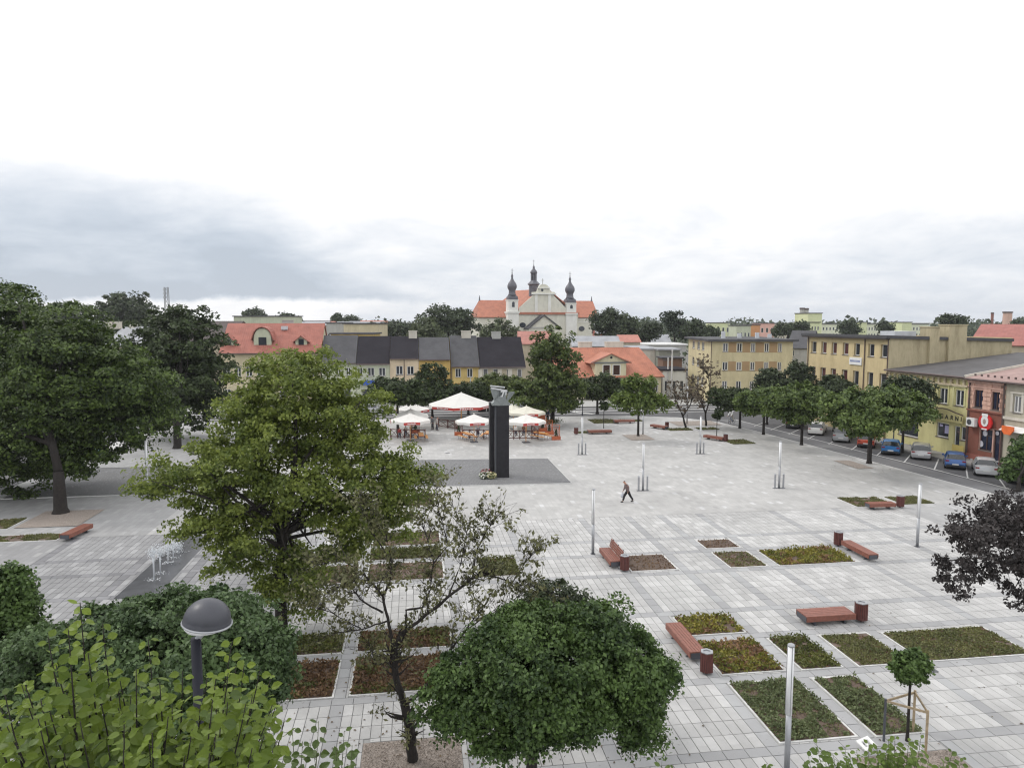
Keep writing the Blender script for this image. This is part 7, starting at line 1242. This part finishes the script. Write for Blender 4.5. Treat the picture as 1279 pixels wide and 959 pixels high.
g = gnd(588, 516); o = thing('tall_pole', 'thin pale pole rising behind the white tent', 'pole', (g.x, g.y, 0)); MB().lathe([(.1, 0), (.07, 5.2)], n=8).build('shaft', M_tin, o)
# red and white kiosk behind the tent, yellow canopy, orange flags
g = gnd(607, 513); o = thing('kiosk', 'small kiosk with red awning and white posts behind the tent', 'kiosk', (g.x, g.y, 0)); MB().box(-1.3, 1.3, 0, 2, 0, 2.4).build('cabin', mat('dark_cabin', (0.05, 0.03, 0.03)), o); MB().solid([(-1.5, -1.0, 2.5), (1.5, -1.0, 2.5), (1.5, 0.3, 3.2), (-1.5, 0.3, 3.2)], 0.08).build('awning', M_val, o)
for x in (-1.35, 0, 1.35): MB().box(x-.07, x+.07, -.95, -.81, 0, 2.45).build('post', M_white, o)
g = gnd(676, 524); o = thing('yellow_canopy', 'small yellow canopy stand behind the right parasols', 'stall', (g.x, g.y, 0)); MB().lathe([(1.0, 1.75), (0.9, 1.95), (.05, 2.35)], n=8).build('canopy', mat('yellow_canvas', (0.62, 0.42, 0.04), trans=0.2), o); MB().tube([(0, 0, 0), (0, 0, 1.8)], .03, 6).build('pole', M_steel, o); MB().box(-.5, .5, -.35, .35, 0, .95).build('counter', M_ter, o)
# low planter boxes with shrubs round the big tree at the beer garden
for l, px, py in (('wooden shrub box left of the tall two tiered tree trunk', 683, 533.5), ('wooden shrub box right of the tall two tiered tree trunk', 693, 532)):
    g = gnd(px, py); o = thing('shrub_box', l, 'planter', (g.x, g.y, 0.03)); MB().box(-.8, .8, -.4, .4, 0, .4).build('box', M_kerb, o); q = rng.normal(size=(260, 3))*np.array([.5, .25, .16])+np.array([0, 0, .6]); q[:, 2] = np.maximum(q[:, 2], .42); V, F = kites(q, .16); link('shrub', npmesh('shrub', V, F, G_mid), o)
# white metal number plate like frame low at the right bottom
p = gnd(1086, 941); o = thing('white_sign', 'small white sign with two dark openings beside the staked tree', 'sign', (p.x, p.y, 0.03), R(20)); f = MB()
for a in ((0, .56, 0, .09), (0, .56, .29, .38), (0, .13, .091, .289), (.23, .33, .091, .289), (.43, .56, .091, .289)): f.box(a[0]-.31, a[1]-.31, a[2], a[3], .20, .23, Matrix.Rotation(R(22), 4, 'X'))
f.build('panel', M_white, o); MB().tube([(0, .2, 0), (0, .2, .28)], .03, 6).build('post', M_steel, o)
# drain covers and leaves on the paving
for l, px, py in (('small dark drain cover near the large grassy bed', 1163, 838), ('small dark drain cover left of the black pillar', 559, 566)): g = gnd(px, py); o = MB().box(-.22, .22, -.15, .15, 0, .012).build('drain_cover', M_dsteel); o.location = (g.x, g.y, .034); tag(o, l, 'drain cover')
P = []
for cx_, cy_, sd_, n in ((-0.2, 21, 2.6, 260), (2.7, 19.5, 2.6, 120), (-3, 27, 4, 160), (24, 22, 4, 120), (42, 61, 3, 120), (15.6, 20, 1.5, 30)):
    q = rng.normal(size=(n, 2))*sd_; P.append(np.stack([cx_+q[:, 0], cy_+q[:, 1], np.full(n, 0.05)], 1))
V, F = kites(np.concatenate(P), 0.075, up=4, folds=0.3); tag(stuff(link('fallen_leaves', npmesh('fallen_leaves', V, F, mat('brown_fallen_leaf', (0.10, 0.07, 0.04), island=0.5, var=0.3)))), 'scattered brown fallen leaves on the paving under the trees', 'fallen leaves')
# ================================================================ FOREGROUND SHOOTS
def leafverts(s, seed):
    rr = random.Random(seed); n = 11; pts = []
    for i in range(n):
        t = i/n*2*math.pi; r_ = 0.5*(1+0.12*math.cos(t)-0.10*math.cos(2*t)); pts.append((0.55-r_*math.cos(t)*1.05+(0.09 if i == 0 else 0)*-1, r_*math.sin(t)*0.93))
    pts = [(max(-0.02, x)+rr.uniform(-.02, .02), y+rr.uniform(-.02, .02)) for x, y in pts]; V = [(0.0, 0, 0), (0.5, 0, -.05), (1.12, 0, -.10)]; F = []
    L0 = [(0.10, .30, .03), (0.35, .47, .06), (0.65, .42, .05), (0.92, .22, 0.0)]; V += [(x+rr.uniform(-.03, .03), y+rr.uniform(-.02, .02), z+rr.uniform(-.03, .05)) for x, y, z in L0]+[(x+rr.uniform(-.03, .03), -y+rr.uniform(-.02, .02), z+rr.uniform(-.03, .05)) for x, y, z in L0]+[(-0.07, .14, .01), (-0.07, -.14, .01)]
    F = [(0, 11, 3), (0, 3, 4, 1), (1, 4, 5), (1, 5, 6), (1, 6, 2), (0, 7, 12), (0, 1, 8, 7), (1, 9, 8), (1, 10, 9), (1, 2, 10)]
    return [(a*s, b_*s, c*s) for a, b_, c in V], F
def shoots(name, label, d0, tips, root, nobj, leaf, lm, cat='tree', lms=None, step=0.075, base=None, seed=4, thick=0.014):
    rr = random.Random(seed); rt = dep(*root[:2], root[2]); B0 = Vector((rt.x, rt.y, -0.1)) if base is None else base; o = thing(name, label, cat, B0); t = MB(); t.tube([(0, 0, 0), (0.05, 0, B0.z*0+rt.z*0.5), rt-B0], [0.11, 0.09, 0.05], 9)
    meshes = []
    for k in range(4):
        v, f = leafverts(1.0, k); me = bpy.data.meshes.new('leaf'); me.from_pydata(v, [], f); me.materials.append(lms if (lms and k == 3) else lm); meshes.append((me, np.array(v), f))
    T = []
    for (px, py, dd) in tips:
        e = dep(px, py, d0+dd); s = rt+Vector((rr.uniform(-.25, .25), rr.uniform(-.25, .25), rr.uniform(-.2, .1))); mid = s.lerp(e, .5)+Vector((0, 0, -.12*(e-s).length)); mid.x = s.x*0.3+e.x*0.7; mid.y = s.y*0.3+e.y*0.7
        n = 14; pts = [s*(1-u)**2+mid*2*u*(1-u)+e*u*u for u in [i/n for i in range(n+1)]]; t.tube([p-B0 for p in pts], [thick*(1-0.8*i/n) for i in range(n+1)], 5)
        L_ = sum((pts[i+1]-pts[i]).length for i in range(n)); m = int(L_/step); az = rr.uniform(0, 6.28)
        for j in range(m):
            u = 1-(j+0.2)/m
            if u < 0.12: continue
            p = pts[min(n-1, int(u*n))].lerp(pts[min(n, int(u*n)+1)], u*n-int(u*n)); az += 2.6+rr.uniform(-.5, .5); dr = Vector((math.cos(az), math.sin(az), rr.uniform(-.15, .45))).normalized(); sz = leaf*rr.uniform(.65, 1.15)*(0.55+0.45*min(1, (1-u)*6)); q = p+dr*sz*0.45
            up = Vector((rr.uniform(-.9, .9), rr.uniform(-1.3, .4), 1)).normalized(); X = (dr-up*dr.dot(up)).normalized(); Y = up.cross(X); M = Matrix(((X.x, Y.x, up.x), (X.y, Y.y, up.y), (X.z, Y.z, up.z))); T.append((q, M, sz, rr.randrange(4), (q-Vector((0, 0, CAMH))).length, p))
    pet = MB(); [pet.tube([p-B0, q-B0], 0.0022, 3, cap=False) for q, M, sz, k, d, p in T]; stuff(pet.build('leaf_stalks', lm, o))
    t.build('trunk', M_bark if thick > 0.013 else mat('green_twig', (0.07, 0.08, 0.03)), o, smooth=True)
    def onscreen(q):
        v = q-Vector((0, 0, CAMH)); X = v.x*math.cos(YAW)-v.y*math.sin(YAW); Y = v.x*math.sin(YAW)+v.y*math.cos(YAW); dd = math.cos(PITCH)*Y-math.sin(PITCH)*v.z; uu = math.sin(PITCH)*Y+math.cos(PITCH)*v.z; return abs(FPX*X/dd) < 640 and CY-FPX*uu/dd < 962
    T.sort(key=lambda a: (not onscreen(a[0]), a[4])); near, rest = T[:nobj], T[nobj:]
    for q, M, sz, k, d, p in near: l = link('leaf', meshes[k][0], o); l.matrix_local = Matrix.Translation(q-B0)@M.to_4x4()@Matrix.Scale(sz, 4)
    b_ = MB()
    for q, M, sz, k, d, p in rest: b_.add([M@Vector(v)*sz+q-B0 for v in meshes[k][1]], meshes[k][2])
    if rest: stuff(b_.build('leaves', lm, o))
    return o, len(T)
TL = [(100, 752, .3), (60, 795, .1), (85, 780, 0), (128, 778, .5), (30, 850, 0), (8, 905, -.2), (-20, 860, 0), (70, 830, 0), (110, 815, .2), (150, 850, .4), (185, 798, .3), (170, 835, 0), (200, 860, .2), (228, 838, .5), (215, 880, 0), (250, 880, .3), (290, 800, .4), (285, 840, .2), (305, 830, .5), (270, 870, 0), (325, 835, .3), (315, 870, .1), (340, 880, .4), (125, 870, 0), (60, 880, -.2), (155, 900, -.3), (100, 900, -.3), (240, 910, -.2), (300, 905, 0), (345, 925, 0), (20, 930, -.4), (190, 915, -.4), (265, 930, -.3), (45, 915, -.2), (135, 930, -.2), (330, 895, .2), (355, 900, .4), (0, 880, .2), (220, 930, 0), (80, 940, -.3), (300, 940, -.2)]
rt_ = random.Random(77); TL += [(rt_.uniform(-20, 350), rt_.uniform(865, 965), rt_.uniform(-.5, .8)) for _ in range(42)]+[(rt_.uniform(20, 340), rt_.uniform(815, 870), rt_.uniform(0, .8)) for _ in range(14)]
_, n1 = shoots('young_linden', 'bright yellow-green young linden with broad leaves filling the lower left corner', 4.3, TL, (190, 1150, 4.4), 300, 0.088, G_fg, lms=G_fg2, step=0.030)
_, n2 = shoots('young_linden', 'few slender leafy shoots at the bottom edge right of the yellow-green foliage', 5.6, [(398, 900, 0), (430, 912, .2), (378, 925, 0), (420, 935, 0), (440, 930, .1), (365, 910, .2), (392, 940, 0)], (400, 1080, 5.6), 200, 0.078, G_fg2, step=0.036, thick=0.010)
_, n3 = shoots('leafy_shrub', 'leafy green shoots at the bottom edge in front of the staked tree', 7.6, [(1020, 928, 0), (1040, 940, .2), (1010, 945, 0), (1060, 950, 0), (1095, 930, .2), (1110, 922, 0), (1125, 935, 0), (1150, 922, .3), (1145, 945, 0), (1080, 945, 0), (1100, 950, -.2), (1190, 938, .3), (1203, 945, .2), (1180, 950, 0), (1120, 955, 0), (1050, 958, 0), (1030, 938, .1), (1055, 932, .2), (1070, 936, 0), (1085, 928, .1), (1135, 925, 0), (1118, 918, .1), (1140, 932, .1), (1108, 932, 0), (1100, 940, .2), (1130, 948, 0), (1160, 948, 0), (1035, 952, 0), (957, 953, 0)], (1095, 1080, 7.6), 300, 0.08, leafmat('shrub_leaf', (0.05, 0.085, 0.02), (0.16, 0.23, 0.045), trans=0.3), step=0.024, thick=0.010, seed=9)
_, n4 = shoots('leafy_shrub', 'single small sprig at the bottom edge, centre right', 7.6, [(827, 947, 0), (835, 954, 0.1)], (835, 1010, 7.6), 60, 0.07, G_fg2, step=0.06, thick=0.006, seed=3)

# ================================================================ thin summer haze over the town
hz = (MB().box(-1900, 1900, -250, 1900, -1.6, 60).build('haze', bpy.data.materials.new('haze_air'))); hz['kind'] = 'stuff'
hm = hz.data.materials[0]; hm.use_nodes = True; nt = hm.node_tree; nt.nodes.clear(); ho = nt.nodes.new('ShaderNodeOutputMaterial'); pv = nt.nodes.new('ShaderNodeVolumePrincipled')
pv.inputs['Color'].default_value = (0.92, 0.95, 1.0, 1); pv.inputs['Density'].default_value = 0.00018; pv.inputs['Anisotropy'].default_value = 0.2; nt.links.new(pv.outputs[0], ho.inputs['Volume'])
